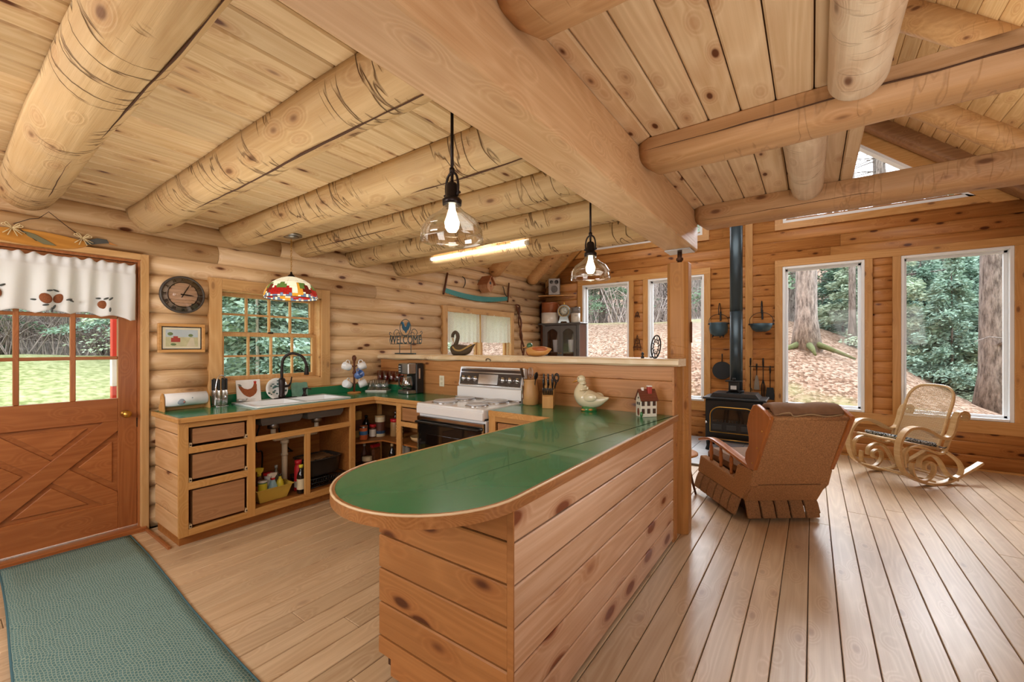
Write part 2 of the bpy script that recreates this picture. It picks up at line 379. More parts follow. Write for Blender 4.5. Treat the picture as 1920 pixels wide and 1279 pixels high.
# floor boards
fl = struct('floor', M().box(XL-.25, YN-.1, -.30, XR+.2, YF+.15, -.022), plain('floor_gap', '#3a2616', .8), 'tongue and groove pine plank floor', cat='floor')
x = -.02-.132*32; i = 0
while x < XR:
    x1 = min(x+.132, XR)
    if x1 > XL+.01:
        # a few planks have a butt joint
        cuts = [YN]+sorted({round(random.uniform(-1, 6.4), 2)} if i % 2 else {round(random.uniform(-1.5, 2.5), 2), round(random.uniform(3.2, 6.6), 2)})+[YF]
        for a, b in zip(cuts[:-1], cuts[1:]):
            part('floor_board', M().box(max(x, XL)+.0020, a+.001, -.022, x1-.0020, b-.001, 0, .003), FL, fl)
    x = x1 if x1 > x+.13 else XR; i += 1
# left wall of half-round logs
def bulge(t, d): return d*max(0., 1-abs(t)**2.3)
def log_piece(a, b, z0, z1, zc, d, ax, flip, mat, parent, name='wall_log', back=.14):
    """a..b along the wall, clipped height z0..z1 of a course centred on zc"""
    pr = []
    for k in range(9):
        z = z0+(z1-z0)*k/8; t = (z-zc)/(CO/2)
        pr.append((bulge(t, d), z))
    if ax == 'Y': poly = [(XL-d+p, z) for p, z in pr]+[(XL-back-d, z1), (XL-back-d, z0)]
    else: poly = [(YF+d-p, z) for p, z in pr]+[(YF+back, z1), (YF+back, z0)]
    mb = M().prism(poly, a, b, ax); mb.s = [k < 8 for k in range(len(mb.s))]
    part(name, mb, mat, parent)
wl_ = struct('wall_left', M().box(XL-.22, YN, -.1, XL-.20, YF, .0), WL, 'left wall of stacked half-round pine logs')
opn = [(-.03, .985, 0, 2.10), (1.46, 2.46, 1.06, 1.97), (4.24, 5.86, 1.18, 1.955)]
k = 0
while .016+CO*k < 2.66:
    z0 = .016+CO*k; z1 = min(z0+CO-.001, 2.70); zc = z0+CO/2; iv = [(YN, YF+.02)]
    d = .034 if z0 < 2.6 else .03
    if z0 < .05: z0 = 0
    for a, b, lo, hi in opn:
        if z1 > lo and z0 < hi:
            iv = cut(iv, a, b)
            if z0 < lo-.012: log_piece(a, b, z0, lo, zc, d, 'Y', 0, WL, wl_)
            if z1 > hi+.012: log_piece(a, b, hi, z1, zc, d, 'Y', 0, WL, wl_)
    for a, b in iv:
        # butt joints within long runs
        js = [a]
        if b-a > 2.2:
            js.append(a+(b-a)*random.uniform(.3, .7))
        js.append(b)
        for p, q in zip(js[:-1], js[1:]): log_piece(p+.0015, q-.0015, z0, z1, zc, d*(1.35 if p > 3.2 else 1), 'Y', 0, WL, wl_)
    k += 1
# far wall of flatter log siding with the four large windows and the two gable windows
wf = struct('wall_far', M().box(XL-.2, YF+.14, -.1, XR+.2, YF+.15, 0), WF, 'far gable wall of horizontal pine log siding')
wins = [(-3.43, -2.55), (-2.23, -1.36), (-.34, .547), (.89, 1.82)]
WZ0, WZ1 = .575, 2.54
k = 0
while .016+CO*k < RZ-.1:
    z0 = .016+CO*k; z1 = z0+CO-.001; zc = z0+CO/2
    half = (RZ-zc)/RS+.05; iv = [(max(XL-.14, RX-half), min(XR, RX+half))]
    if z0 < .05: z0 = 0
    for a, b in wins:
        if z1 > WZ0 and z0 < WZ1: iv = cut(iv, a, b)
        if z0 < WZ0 < z1-.01: log_piece(a, b, z0, WZ0, zc, .014, 'X', 0, WF, wf, 'siding_board')
        if z0+.01 < WZ1 < z1: log_piece(a, b, WZ1, z1, zc, .014, 'X', 0, WF, wf, 'siding_board')
    if zc > 3.15:
        g = (RZ-.32-z0)/RS+.03
        if g > .52: iv = cut(iv, RX+.524, RX+g); iv = cut(iv, RX-g, RX-.524)
    for a, b in iv:
        js = [a]
        if b-a > 2.6: js.append(a+(b-a)*random.uniform(.25, .75))
        js.append(b)
        for p, q in zip(js[:-1], js[1:]): log_piece(p+.001, q-.001, z0, z1, zc, .014, 'X', 0, WF, wf, 'siding_board')
    k += 1
# right and near walls (outside the frame, they close the room)
wr = struct('wall_right', M().box(XR, YN, 0, XR+.12, YF+.15, 2.7), WF, 'right wall of pine boards outside the frame')
WR = wood('right_wall_pine', '#cc9154', '#aa6d38', 'Y', 1.2, .45, vary=.07)
for k in range(18):
    if .016+CO*k < 2.66: part('siding_board', M().box(XR-.022, YN, .002+CO*k, XR, YF-.001, CO*(k+1)-.002, .006), WR, wr)
nw = M().prism([(XL-.2, 0), (XR+.12, 0), (XR+.12, 2.62), (RX, RZ), (XL-.2, 2.6)], YN-.12, YN, 'Y')
struct('wall_near', nw, WF, 'near gable wall behind the camera')
# loft floor = kitchen ceiling
ce = struct('ceiling', M().box(XL-.2, YN, 2.484, .206, 3.62, 2.50), plain('ceiling_gap_brown', '#6b4424', .8), 'pine board ceiling under the loft', cat='ceiling')
x = -.39-.132*30
while x < .206:
    x1 = min(x+.132, .206)
    if x1 > XL-.1:
        part('ceiling_board', M().box(max(x, XL-.15)+.0025, YN, 2.46, x1-.0025, 3.62, 2.484, .007), CR if x > -.8 else CB, ce)
    x += .132
# roof boards running along the ridge
RB = wood('roof_board_pine', '#dcb986', '#bd9059', 'Y', 1, .5, vary=.09)
rf = struct('roof', M().prism([(XL-.6, roofz(XL-.6)+.05), (RX, RZ+.05), (XR+.6, roofz(XR+.6)+.05), (XR+.6, roofz(XR+.6)+.09), (RX, RZ+.09), (XL-.6, roofz(XL-.6)+.09)], YN-.2, YF+.5, 'Y'), RB, 'vaulted pine board roof', cat='ceiling')
for sgn in (-1, 1):
    st = .145/sqrt(1+RS*RS); k = 0
    while True:
        xa = RX+sgn*st*k; xb = RX+sgn*st*(k+1)
        if abs(xa-RX) > (3.5 if sgn < 0 else 3.5): break
        za, zb = roofz(xa), roofz(xb); g = .002
        part('roof_board', M().prism([(xa+sgn*g, za+.05), (xa+sgn*g, za+.006), (xa+sgn*g*3, za), (xb-sgn*g*3, zb), (xb-sgn*g, zb+.006), (xb-sgn*g, zb+.05)], YN, YF+.2, 'Y'), RB, rf)
        k += 1
# ---------------------------------------------------------------- far windows
wlab = ['fixed picture window beside the grey hutch, leaf bank outside', 'fixed picture window partly behind the post', 'picture window between the hanging kettle and the recliner, big trunk outside', 'largest picture window behind the rocking chair']
for i, (a, b) in enumerate(wins):
    w = struct('window_%d' % (i+1), None, None, wlab[i], ((a+b)/2, YF, WZ0), cat='window')
    f = M(); t = .032
    f.box(a, YF-.012, WZ0, a+t, YF+.13, WZ1).box(b-t, YF-.012, WZ0, b, YF+.13, WZ1).box(a+t, YF-.012, WZ1-t, b-t, YF+.13, WZ1).box(a+t, YF-.012, WZ0, b-t, YF+.13, WZ0+t)
    part('frame', f, WFR, w, .004)
    s_ = M(); q = t; r = .03
    s_.box(a+q, YF+.07, WZ0+q, a+q+r, YF+.11, WZ1-q).box(b-q-r, YF+.07, WZ0+q, b-q, YF+.11, WZ1-q).box(a+q, YF+.07, WZ1-q-r, b-q, YF+.11, WZ1-q).box(a+q, YF+.07, WZ0+q, b-q, YF+.11, WZ0+q+r)
    part('sash', s_, WFR, w, .003)
    part('pane', M().box(a+q+r-.004, YF+.088, WZ0+q+r-.004, b-q-r+.004, YF+.092, WZ1-q-r+.004), GLS, w)
cs = struct('trim_1', M().box(-3.52, YF-.022, WZ1, -1.27, YF+.02, WZ1+.095), WCX, 'wide pine casing round the far windows', bev=.003, cat='trim')
def cas(x0, z0, x1, z1, m=None): part('casing_board', M().box(x0, YF-.022, z0, x1, YF+.02, z1), m or (WC if z1-z0 > x1-x0 else WCX), cs, .003)
cas(-.432, WZ1, 1.91, WZ1+.095); cas(-.432, WZ0-.145, 1.91, WZ0); cas(-3.52, WZ0-.145, -1.27, WZ0)
for a, b in [(-3.52, -3.43), (-2.55, -2.47), (-2.31, -2.23), (-1.36, -1.27), (-.432, -.34), (.547, .625), (.812, .89), (1.82, 1.91)]: cas(a, WZ0, b, WZ1)
cas(-.80, 0, -.705, 5.2)
# gable windows under the roof slopes
for i, sg in ((5, 1), (6, -1)):
    xa = RX+sg*.524; zt = lambda x: roofz(x)-.32
    xe = RX+sg*((RZ-.32-3.15)/RS)
    w = struct('window_%d' % i, None, None, 'sloped gable window above the far windows, %s side' % ('right' if sg > 0 else 'left'), (xa, YF, 3.15), cat='window')
    P = [(xa, 3.15), (xe, 3.15), (xa, zt(xa))]
    part('pane', M().prism(P, YF+.088, YF+.092, 'Y'), GLS, w)
    e = M(); th = .035
    e.prism([(xa, 3.15), (xe, 3.15), (xe-sg*.08, 3.15+th), (xa, 3.15+th)], YF-.012, YF+.12, 'Y')
    e.prism([(xa, 3.15+th), (xa+sg*th, 3.15+th), (xa+sg*th, zt(xa)-th), (xa, zt(xa))], YF-.012, YF+.12, 'Y')
    e.prism([(xe, 3.15), (xa, zt(xa)), (xa, zt(xa)-.05), (xe-sg*.06, 3.15)], YF-.012, YF+.12, 'Y')
    part('frame', e, WFR, w)
    c_ = M()
    part('casing_board', M().prism([(xa-sg*.095, 3.06), (xe+sg*.25, 3.06), (xe+sg*.12, 3.15), (xa-sg*.095, 3.15)], YF-.022, YF+.02, 'Y'), WCX, w)
    part('casing_board', M().prism([(xa-sg*.095, 3.15), (xa, 3.15), (xa, zt(xa)), (xa-sg*.095, zt(xa)+.15)], YF-.022, YF+.02, 'Y'), WC, w)
    part('casing_board', M().prism([(xa-sg*.095, zt(xa)+.07), (xe+sg*.12, 3.04), (xe+sg*.32, 3.04), (xa-sg*.095, zt(xa)+.25)], YF-.03, YF+.06, 'Y'), WCX, w)
# sloping trim where roof meets gable
for sg in (-1, 1):
    xe = XL if sg < 0 else XR
    part('casing_board', M().prism([(RX, RZ-.12), (xe, roofz(xe)-.12), (xe, roofz(xe)), (RX, RZ)], YF-.04, YF-.0, 'Y'), WCX, cs)
bs = struct('baseboard_far', M().box(-.70, YF-.02, 0, XR, YF, .02), WCX, 'low pine trim at the foot of the far wall', cat='trim')

# ---------------------------------------------------------------- kitchen sash window
w = struct('window_7', None, None, 'pine sash window with sixteen panes over the sink', (XL-.1, 1.96, 1.1), cat='window')
part('casing_board', M().box(XL-.03, 1.41, 1.01, XL+.022, 1.505, 2.015), WCL, w, .003)
part('casing_board', M().box(XL-.03, 2.415, 1.01, XL+.022, 2.511, 2.015), WCL, w, .003)
part('casing_board', M().box(XL-.03, 1.505, 1.92, XL+.022, 2.415, 2.015), WCY, w, .003)
part('casing_board', M().box(XL-.03, 1.505, 1.01, XL+.022, 2.415, 1.10), WCY, w, .003)
jb = M(); jb.box(XL-.17, 1.50, 1.10, XL, 1.512, 1.92).box(XL-.17, 2.405, 1.10, XL, 2.418, 1.92).box(XL-.17, 1.50, 1.908, XL, 2.418, 1.925).box(XL-.17, 1.50, 1.095, XL, 2.418, 1.112)
part('jamb', jb, WCY, w)
def sash(y0, y1, z0, z1, x, rows):
    s = M(); b_ = .04
    s.box(x-.018, y0, z0, x+.018, y0+b_, z1).box(x-.018, y1-b_, z0, x+.018, y1, z1).box(x-.018, y0+b_, z0, x+.018, y1-b_, z0+b_).box(x-.018, y0+b_, z1-b_*.8, x+.018, y1-b_, z1)
    so = part('sash', s, WCL, w, .003)
    gy = (y1-y0-2*b_)/4; gz = (z1-z0-1.8*b_)/rows
    for i in range(1, 4): part('muntin', M().box(x-.012, y0+b_+gy*i-.009, z0+b_, x+.012, y0+b_+gy*i+.009, z1-b_*.8), WCL, so)
    for j in range(1, rows): part('muntin', M().box(x-.011, y0+b_, z0+b_+gz*j-.009, x+.011, y1-b_, z0+b_+gz*j+.009), WCY, so)
    for i in range(4):
        for j in range(rows):
            part('pane', M().box(x-.003, y0+b_+gy*i, z0+b_+gz*j, x-.001, y0+b_+gy*(i+1), z0+b_+gz*(j+1)), GLS, so)
sash(1.512, 2.405, 1.112, 1.545, XL-.09, 2)
sash(1.512, 2.405, 1.515, 1.908, XL-.13, 2)
part('latch', M().box(XL-.09, 1.93, 1.545, XL-.06, 1.97, 1.56), BRZ, w, .003)
# ---------------------------------------------------------------- second left window with lace curtains
w = struct('window_8', None, None, 'pine casement pair behind the lace curtains', (XL-.1, 5.05, 1.2), cat='window')
for a, b in ((4.196, 4.285), (5.815, 5.903)): part('casing_board', M().box(XL-.03, a, 1.14, XL+.022, b, 2.0), WCL, w, .003)
part('casing_board', M().box(XL-.03, 4.285, 1.915, XL+.022, 5.815, 2.0), WCY, w, .003)
part('casing_board', M().box(XL-.03, 4.285, 1.14, XL+.022, 5.815, 1.22), WCY, w, .003)
for a, b in ((4.285, 5.05), (5.05, 5.815)):
    s = M(); x = XL-.1
    s.box(x-.02, a, 1.22, x+.02, a+.05, 1.915).box(x-.02, b-.05, 1.22, x+.02, b, 1.915).box(x-.02, a, 1.22, x+.02, b, 1.27).box(x-.02, a, 1.865, x+.02, b, 1.915)
    so = part('sash', s, WCL, w, .003)
    part('pane', M().box(x-.003, a+.05, 1.27, x-.001, b-.05, 1.865), GLS, so)
part('sill', M().box(XL-.16, 4.285, 1.20, XL+.02, 5.815, 1.222), WCY, w)
part('centre_post', M().box(XL-.08, 5.025, 1.22, XL+.005, 5.075, 1.915), WCL, w, .003)
# ---------------------------------------------------------------- entry door
d = struct('door_1', None, None, 'red-brown fir entry door, nine panes above a crossbuck', (XL-.08, .5, .05), cat='door')
D0, D1, DX = .045, .955, XL-.075
part('frame', M().box(XL-.16, .955, 0, XL-.03, 1.0, 2.115).box(XL-.16, 0, 0, XL-.03, .045, 2.115).box(XL-.16, .045, 2.067, XL-.03, .955, 2.115), FH, d, .003)
part('casing_board', M().box(XL-.05, .965, 0, XL+.012, 1.012, 2.13), WCL, d, .003)
part('casing_board', M().box(XL-.05, -.01, 0, XL+.012, .035, 2.13), WCL, d, .003)
part('casing_board', M().box(XL-.05, .035, 2.085, XL+.012, .965, 2.13), WCY, d, .003)
part('threshold', M().box(XL-.16, .0, 0, XL+.02, 1.0, .035), FHY, d, .008)
def slab(y0, z0, y1, z1, m, t=.022): part('door_rail' if y1-y0 > z1-z0 else 'door_stile', M().box(DX-t, y0, z0, DX+t, y1, z1, .003), m, d)
slab(D0, .05, D0+.12, 2.065, FH); slab(D1-.11, .05, D1, 2.065, FH)
slab(D0+.12, .05, D1-.11, .25, FHY); slab(D0+.12, .86, D1-.11, 1.03, FHY); slab(D0+.12, 1.93, D1-.11, 2.065, FHY)
part('door_panel', M().box(DX-.012, D0+.12, .25, DX+.004, D1-.11, .86), FHY, d)
py0, py1, pz0, pz1 = D0+.12, D1-.11, .25, .86
def diag(p, q, wd, x1):
    a = Vector((0, *p)); b = Vector((0, *q)); t = (b-a).normalized(); n = Vector((0, -t.z, t.y))*wd
    P = [a+n, b+n, b-n, a-n]; P = [(min(max(v.y, py0), py1), min(max(v.z, pz0), pz1)) for v in P]
    return M().prism(P, DX+.0, x1, 'X')
def cbuck(p, q, x1):
    a = Vector(p); b = Vector(q); t = (b-a).normalized(); n = Vector((-t.y, t.x))*.055
    # clip the bar to the panel
    poly = [a+n-t*.2, b+n+t*.2, b-n+t*.2, a-n-t*.2]
    def clip(P, f):
        o = []
        for i in range(len(P)):
            u, v = P[i-1], P[i]; fu, fv = f(u), f(v)
            if fu >= 0 and fv >= 0: o.append(v)
            elif fu >= 0: o.append(u+(v-u)*(fu/(fu-fv)))
            elif fv >= 0: o.append(u+(v-u)*(fu/(fu-fv))); o.append(v)
        return o
    for f in (lambda v: v.x-py0, lambda v: py1-v.x, lambda v: v.y-pz0, lambda v: pz1-v.y): poly = clip(poly, f)
    return M().prism([tuple(v) for v in poly], DX, x1, 'X')
part('crossbuck_board', cbuck((py0, pz1), (py1, pz0), DX+.016), FHY, d, .003)
part('crossbuck_board', cbuck((py0, pz0), (py1, pz1), DX+.021), FHY, d, .003)
# raised centres of the four triangular panels
yc, zc_ = (py0+py1)/2, (pz0+pz1)/2
for tri in ([(py0+.16, pz1-.03), (py1-.16, pz1-.03), (yc, zc_+.11)], [(py0+.16, pz0+.03), (py1-.16, pz0+.03), (yc, zc_-.11)], [(py0+.03, pz0+.15), (py0+.03, pz1-.15), (yc-.13, zc_)], [(py1-.03, pz0+.15), (py1-.03, pz1-.15), (yc+.13, zc_)]):
    part('raised_panel', M().prism(tri, DX, DX+.012, 'X'), FHY, d, .004)
my = [.347, .609]; mz = [1.335, 1.64]
for y in my: part('muntin', M().box(DX-.016, y-.014, 1.03, DX+.016, y+.014, 1.93, .004), FH, d)
for z in mz: part('muntin', M().box(DX-.014, py0, z-.012, DX+.014, py1, z+.012, .004), FHY, d)
ys = [py0]+my+[py1]; zs = [1.03]+mz+[1.93]
for i in range(3):
    for j in range(3): part('pane', M().box(DX-.002, ys[i], zs[j], DX+.001, ys[i+1], zs[j+1]), GLS, d)
kb = part('door_knob', M().lathe([(.026, 0), (.026, .006), (.011, .008), (.011, .035), (.022, .04), (.028, .055), (.024, .07), (.01, .076), (0, .077)], (DX+.022, .885, .91), 20, ax='X'), BRS, d, label='round polished brass knob')
bm = M()
for k in range(6): th = 2*pi*k/6; bm.ell((DX+.022+.06, .885+.018*cos(th), .91+.018*sin(th)), (.010, .008, .008), 8, 6)
part('rosette', bm, BRS, kb)
part('hinge_plate', M().box(DX+.02, .95, .80, DX+.03, .968, .87), BRZ, d)
struct('trim_2', M().box(XL, .985, 0, -3.66, 1.0, .018).box(XL+.0, -.35, 0, XL+.03, 1.0, .012), FHY, 'dark wood floor strip beside the door', cat='trim')

# ---------------------------------------------------------------- beams, joists, posts
mbm = thing('main_beam', 'big square sawn timber running over the peninsula to the post', 'beam', (-.83, .6, 2.16), world=True)
part('timber', M().box(-.935, YN, 2.16, -.725, 3.50, 2.459), MB_, mbm, .012)
def logmesh(y, r0, r1, x0, x1, cz, seed, sq=0., axis='X', endr=True, ny=None):
    """irregular log; sq squares its section; only the part below the ceiling shows"""
    m = M(); n = 28; L = max(8, int(abs(x1-x0)/.06)); vs = []; fs = []
    for i in range(L+1):
        t = i/L; x = x0+(x1-x0)*t; r = r0+(r1-r0)*t
        if endr: r *= 1-.35*max(0, 1-(t*abs(x1-x0))/.035)**2 - .35*max(0, 1-((1-t)*abs(x1-x0))/.035)**2
        oy = .012*noise.noise(Vector((x*.9, seed, 0))); oz = .008*noise.noise(Vector((x*.9, seed, 5)))
        for k in range(n):
            th = 2*pi*k/n; q = 1+.035*noise.noise(Vector((x*2.2, cos(th)*1.3+seed, sin(th)*1.3)))+.012*noise.noise(Vector((x*9, cos(th)*4+seed, sin(th)*4)))
            c_, s_ = cos(th), sin(th)
            if sq: e = 1/((abs(c_)**(2+sq*6)+abs(s_)**(2+sq*6))**(1/(2+sq*6))); q *= e
            a, b = oy+c_*r*q, oz+s_*r*q
            vs.append((x, y+a, cz+b) if axis == 'X' else (y+a, x, cz+b))
    for i in range(L):
        for k in range(n): fs.append((i*n+k, i*n+(k+1) % n, (i+1)*n+(k+1) % n, (i+1)*n+k))
    if cz > 2.3: vs = [(v[0], v[1], min(v[2], 2.459)) for v in vs]
    m.add(vs, fs, True); m.add(vs[:n], [tuple(range(n))]); m.add(vs[-n:], [tuple(range(n))]); return m
CRK = plain('crack_shadow_brown', '#4b2f1b', .9)
def crack(y, r, cz, x0, x1, ang, th, seed):
    m = M(); P = []; R = []; n = 46
    for i in range(n+1):
        t = i/n; x = x0+(x1-x0)*t; a = ang+.16*noise.noise(Vector((x*1.1, seed, 2)))+.03*noise.noise(Vector((x*7, seed, 2)))
        oy = .012*noise.noise(Vector((x*.9, seed*7.3, 0))); oz = .008*noise.noise(Vector((x*.9, seed*7.3, 5)))
        P.append((x, y+oy+r*1.006*cos(a), cz+oz+r*1.006*sin(a))); R.append(max(.0004, th*sin(pi*t)**.6*(.7+.5*noise.noise(Vector((x*4, seed, 9))))))
    return m.tube(P, R, 6)
JC = [[(-1.25, -4.1, -2.9, .003), (-1.0, -2.6, -1.0, .005)], [(-1.55, -3.3, -1.0, .0075)], [(-1.95, -4.2, -2.7, .004), (-1.6, -1.9, -1., .006)], [(-2.3, -4.25, -2.6, .005), (-1.9, -4.2, -3.5, .004)], [(-2.4, -4.2, -2.2, .007)], [(-2.3, -3.4, -1.6, .004)]]
jl = ['round hewn log joist, topmost left, above the entry door', 'round hewn log joist above the wall clock, with a long dark crack', 'round log joist just before the stained-glass lamp', 'round log joist just behind the stained-glass lamp', 'round log joist seen behind the front glass pendant', 'last log joist of the kitchen, carrying the fluorescent tube']
jy = [.385, 1.03, 1.645, 2.25, 2.86, 3.50]; jr = [.135, .143, .148, .128, .138, .152]
for i in range(6):
    t = thing('log_joist', jl[i], 'beam', (-2.6, jy[i], 2.3), world=True)
    part('log', logmesh(jy[i], jr[i]*1.03, jr[i]*.97, XL-.08, -.93, 2.46, i*7.3, .0 if i < 4 else .12), JO, t)
    for a0, x0_, x1_, th_ in JC[i]: part('drying_crack', crack(jy[i], jr[i], 2.46, x0_, x1_, a0, th_, i), CRK, t)
bl = ['dark round log end at the top edge right of the main beam', 'long hewn beam crossing upper right above the recliner side', 'far hewn beam meeting the main beam end beside the post']
for i, (y, r) in enumerate([(1.01, .12), (2.21, .122), (3.468, .136)]):
    t = thing('hewn_beam', bl[i], 'beam', (.9, y, 2.3), world=True)
    m_ = logmesh(y, r, r*1.05, -.724, XR+.02, 2.455, 50+i*3.1, .26)
    if i: part('drying_crack', crack(y, r*1.16, 2.455, -.68, 2.3, -2.75 if i == 1 else -2.5, .007 if i == 1 else .003, 50/7.3), CRK, t)
    part('log', m_, JR, t)
for lab, y0, y1, x, r in [('pale peeled log stub hanging at the top right, nearer one', -1.2, 2.10, .14, .098), ('pale peeled log stub between the two right-hand beams', 2.35, 3.335, -.03, .092)]:
    t = thing('peeled_log', lab, 'beam', (x, y1, 2.4), world=True)
    part('log', logmesh(x, r, r*.93, y0, y1, 2.44, x*10, 0, 'Y'), JW, t)
ps = thing('support_post', 'square chamfered wooden post with steel pin holding up the main beam', 'post', (-.845, 3.40, 0), world=True)
o8 = lambda cx, cy, r, c: [(cx-r+c, cy-r), (cx+r-c, cy-r), (cx+r, cy-r+c), (cx+r, cy+r-c), (cx+r-c, cy+r), (cx-r+c, cy+r), (cx-r, cy+r-c), (cx-r, cy-r+c)]
part('shaft', M().prism(o8(-.838, 3.40, .078, .03), 0, 2.06, 'Z'), POST, ps, .004)
part('steel_plate', M().box(-.925, 3.31, 2.150, -.74, 3.47, 2.159), STL, ps, label='square steel bearing plate')
part('threaded_pin', M().cyl((-.835, 3.40, 2.055), (-.835, 3.40, 2.152), .017).cyl((-.835, 3.40, 2.085), (-.835, 3.40, 2.105), .026, n=6, sm=False), plain('rusty_steel', '#5a3d2b', .6, .7), ps)
# rafters in the vaulted part
def rafter(y, sg, r, sq, lab, mat):
    t = thing('roof_rafter', lab, 'beam', (RX+sg*1.5, y, roofz(RX+sg*1.5)), world=True)
    m = logmesh(0, r, r, 0, 4.45 if sg < 0 else 4.45, 0, y*3, sq)
    ang = atan2(RS, 1); nrm = Vector((-sg*sin(ang)*sg*sg, 0, -cos(ang)))
    nx = -sg*sin(ang)
    R_ = Matrix.Translation((RX+nx*r*.45, y, RZ-cos(ang)*r*.45)) @ Matrix(((sg*cos(ang), 0, nx*-1 if False else sg*sin(ang), 0), (0, 1, 0, 0), (-sin(ang), 0, cos(ang), 0), (0, 0, 0, 1)))
    m.v = [R_ @ v for v in m.v]
    part('log', m, mat, t)
RFT = wood('rafter_log', '#cfa16c', '#ab7c4a', 'X', .9, .5, vary=.05, bump=.4, checks=.5)
RFD = wood('dark_rafter', '#a3774d', '#7f5736', 'X', .2, .5, vary=.05)
for y, lab in [(1.9, 'roof rafter log nearest on the right slope'), (3.2, 'right slope rafter log over the second beam'), (4.72, 'right slope rafter log in the upper right corner'), (6.02, 'right slope rafter log next to the gable board')]:
    rafter(y, 1, .12, .0, lab, RFT)
rafter(6.84, 1, .10, 2.5, 'brown squared gable rafter above the triangular window', RFD)
for y, lab in [(4.2, 'left slope rafter log nearest the kitchen ceiling'), (5.33, 'left slope rafter log above the birdhouse'), (6.42, 'left slope rafter log beside the gable wall above the speaker')]:
    rafter(y, -1, .105, .1, lab, RFT)
rg = struct('trim_3', M().cyl((RX, YN, RZ-.12), (RX, YF, RZ-.12), .12), RFT, 'round ridge log of the vaulted roof', cat='beam')
# ---------------------------------------------------------------- knee wall and live-edge shelf
kw = struct('wall_knee', M().box(-4.19, 3.185, .0, -.82, 3.24, 1.275), KW, 'low board wall behind the range carrying the log shelf')
for z0, z1 in [(.0, .31), (.312, .60), (.602, .885), (.887, 1.02), (1.022, 1.165), (1.167, 1.275)]:
    part('wall_board', M().box(-4.19, 3.165, z0, -.82, 3.185, z1, .004), KW, kw)
part('wall_board', M().box(-.828, 3.158, 0, -.815, 3.242, 1.275), KW, kw)
sh = M(); n = 60; vs = []; fs = []
for i in range(n+1):
    x = -4.17+(3.4)*i/n; w1 = .018*noise.noise(Vector((x*2.3, 0, 3)))+.008*noise.noise(Vector((x*8, 0, 3)))
    zb = 1.277+.008*noise.noise(Vector((x*3, 4, 3)))
    yy = 3.10+w1
    vs += [(x, yy+.012, zb), (x, yy-.004, 1.29), (x, yy, 1.318), (x, yy+.012, 1.33), (x, 3.50, 1.33), (x, 3.50, 1.275)]
for i in range(n):
    for k in range(6): fs.append((i*6+k, i*6+(k+1) % 6, (i+1)*6+(k+1) % 6, (i+1)*6+k))
sh.add(vs, fs, False); sh.add(vs[:6], [tuple(range(6))]); sh.add(vs[-6:], [tuple(range(6))])
# leave room for the post
sh.v = [Vector((v.x, min(v.y, 3.318) if v.x > -.95 else v.y, v.z)) for v in sh.v]
o = part('live_edge_shelf', sh, SLAB); tag(o, 'pale live-edge log slab shelf on the knee wall behind the range', 'shelf')
knot = part('knot_hook', M().tube(spl([(-2.52, 3.10, 1.285), (-2.51, 3.086, 1.30), (-2.48, 3.084, 1.306), (-2.46, 3.088, 1.295), (-2.465, 3.09, 1.282)], 4), .0035, 6), BRZ, o)
# ---------------------------------------------------------------- sink cabinet along the left wall
CT = .917
sk = thing('sink_cabinet', 'pine sink base cabinet with three drawers and open doorless bays', 'cabinet', (-3.9, 1.7, 0), world=True)
FX = -3.61
# boarded near end
zz = [.07, .215, .36, .505, .65, .795, .878]
for a, b in zip(zz[:-1], zz[1:]):
    part('end_board', M().box(-4.13, 1.033, a+.003, -3.632, 1.055, b-.003, .005), wood('cabinet_end_pine', '#d8b083', '#bb8a58', 'X', 1, .5, vary=.05, kscale=.8), sk)
part('toe_board', M().box(-3.68, 1.05, 0, -3.66, 2.64, .10).box(-4.13, 1.05, 0, -3.68, 1.07, .075), CBI, sk)
def fr(y0, z0, y1, z1): part('face_rail' if y1-y0 > z1-z0 else 'face_stile', M().box(FX-.022, y0, z0, FX, y1, z1, .0015), OAKY if y1-y0 > z1-z0 else OAK, sk)
fr(1.033, .07, 1.091, .88); fr(1.475, .07, 1.532, .88); fr(2.376, .07, 2.432, .88)
fr(1.091, .842, 1.475, .88); fr(1.091, .655, 1.475, .70); fr(1.091, .398, 1.475, .448); fr(1.091, .07, 1.475, .118)
fr(1.532, .84, 2.376, .88); fr(1.532, .655, 2.376, .70); fr(1.532, .07, 2.376, .124); fr(1.935, .124, 1.983, .655)
fr(2.432, .845, 2.66, .88); fr(2.432, .07, 2.66, .12)
ins = M(); ins.box(-4.19, 1.055, .10, FX-.022, 2.66, .118); ins.box(-4.19, 1.49, .118, FX-.03, 1.505, .875); ins.box(-4.19, 2.395, .118, FX-.03, 2.412, .875)
part('carcass_panel', ins, CBI, sk)
part('end_backing', M().box(-4.13, 1.0545, .08, -3.64, 1.058, .875), plain('gap_brown', '#4a2d18', .8), sk)
part('back_panel', M().box(-4.195, 1.055, .118, -4.185, 3.15, .875), CBI, sk)
for z0, z1 in [(.70, .842), (.448, .655), (.118, .398)]:
    dr = part('drawer', M().box(-4.0, 1.118, z0+.018, FX-.012, 1.458, z1-.014, .002), DRW, sk)
    for ra, rb2 in ((1.095, 1.112), (1.462, 1.474)): part('drawer_runner', M().box(FX-.05, ra, z0+.002, FX-.004, rb2, z0+.03), plain('runner_cream', '#cbb18a', .5), dr)
    for sy_ in (1.103, 1.468): part('screw', M().cyl((FX-.004, sy_, z0+.016), (FX+.001, sy_, z0+.016), .005, n=8), BRZ, dr)
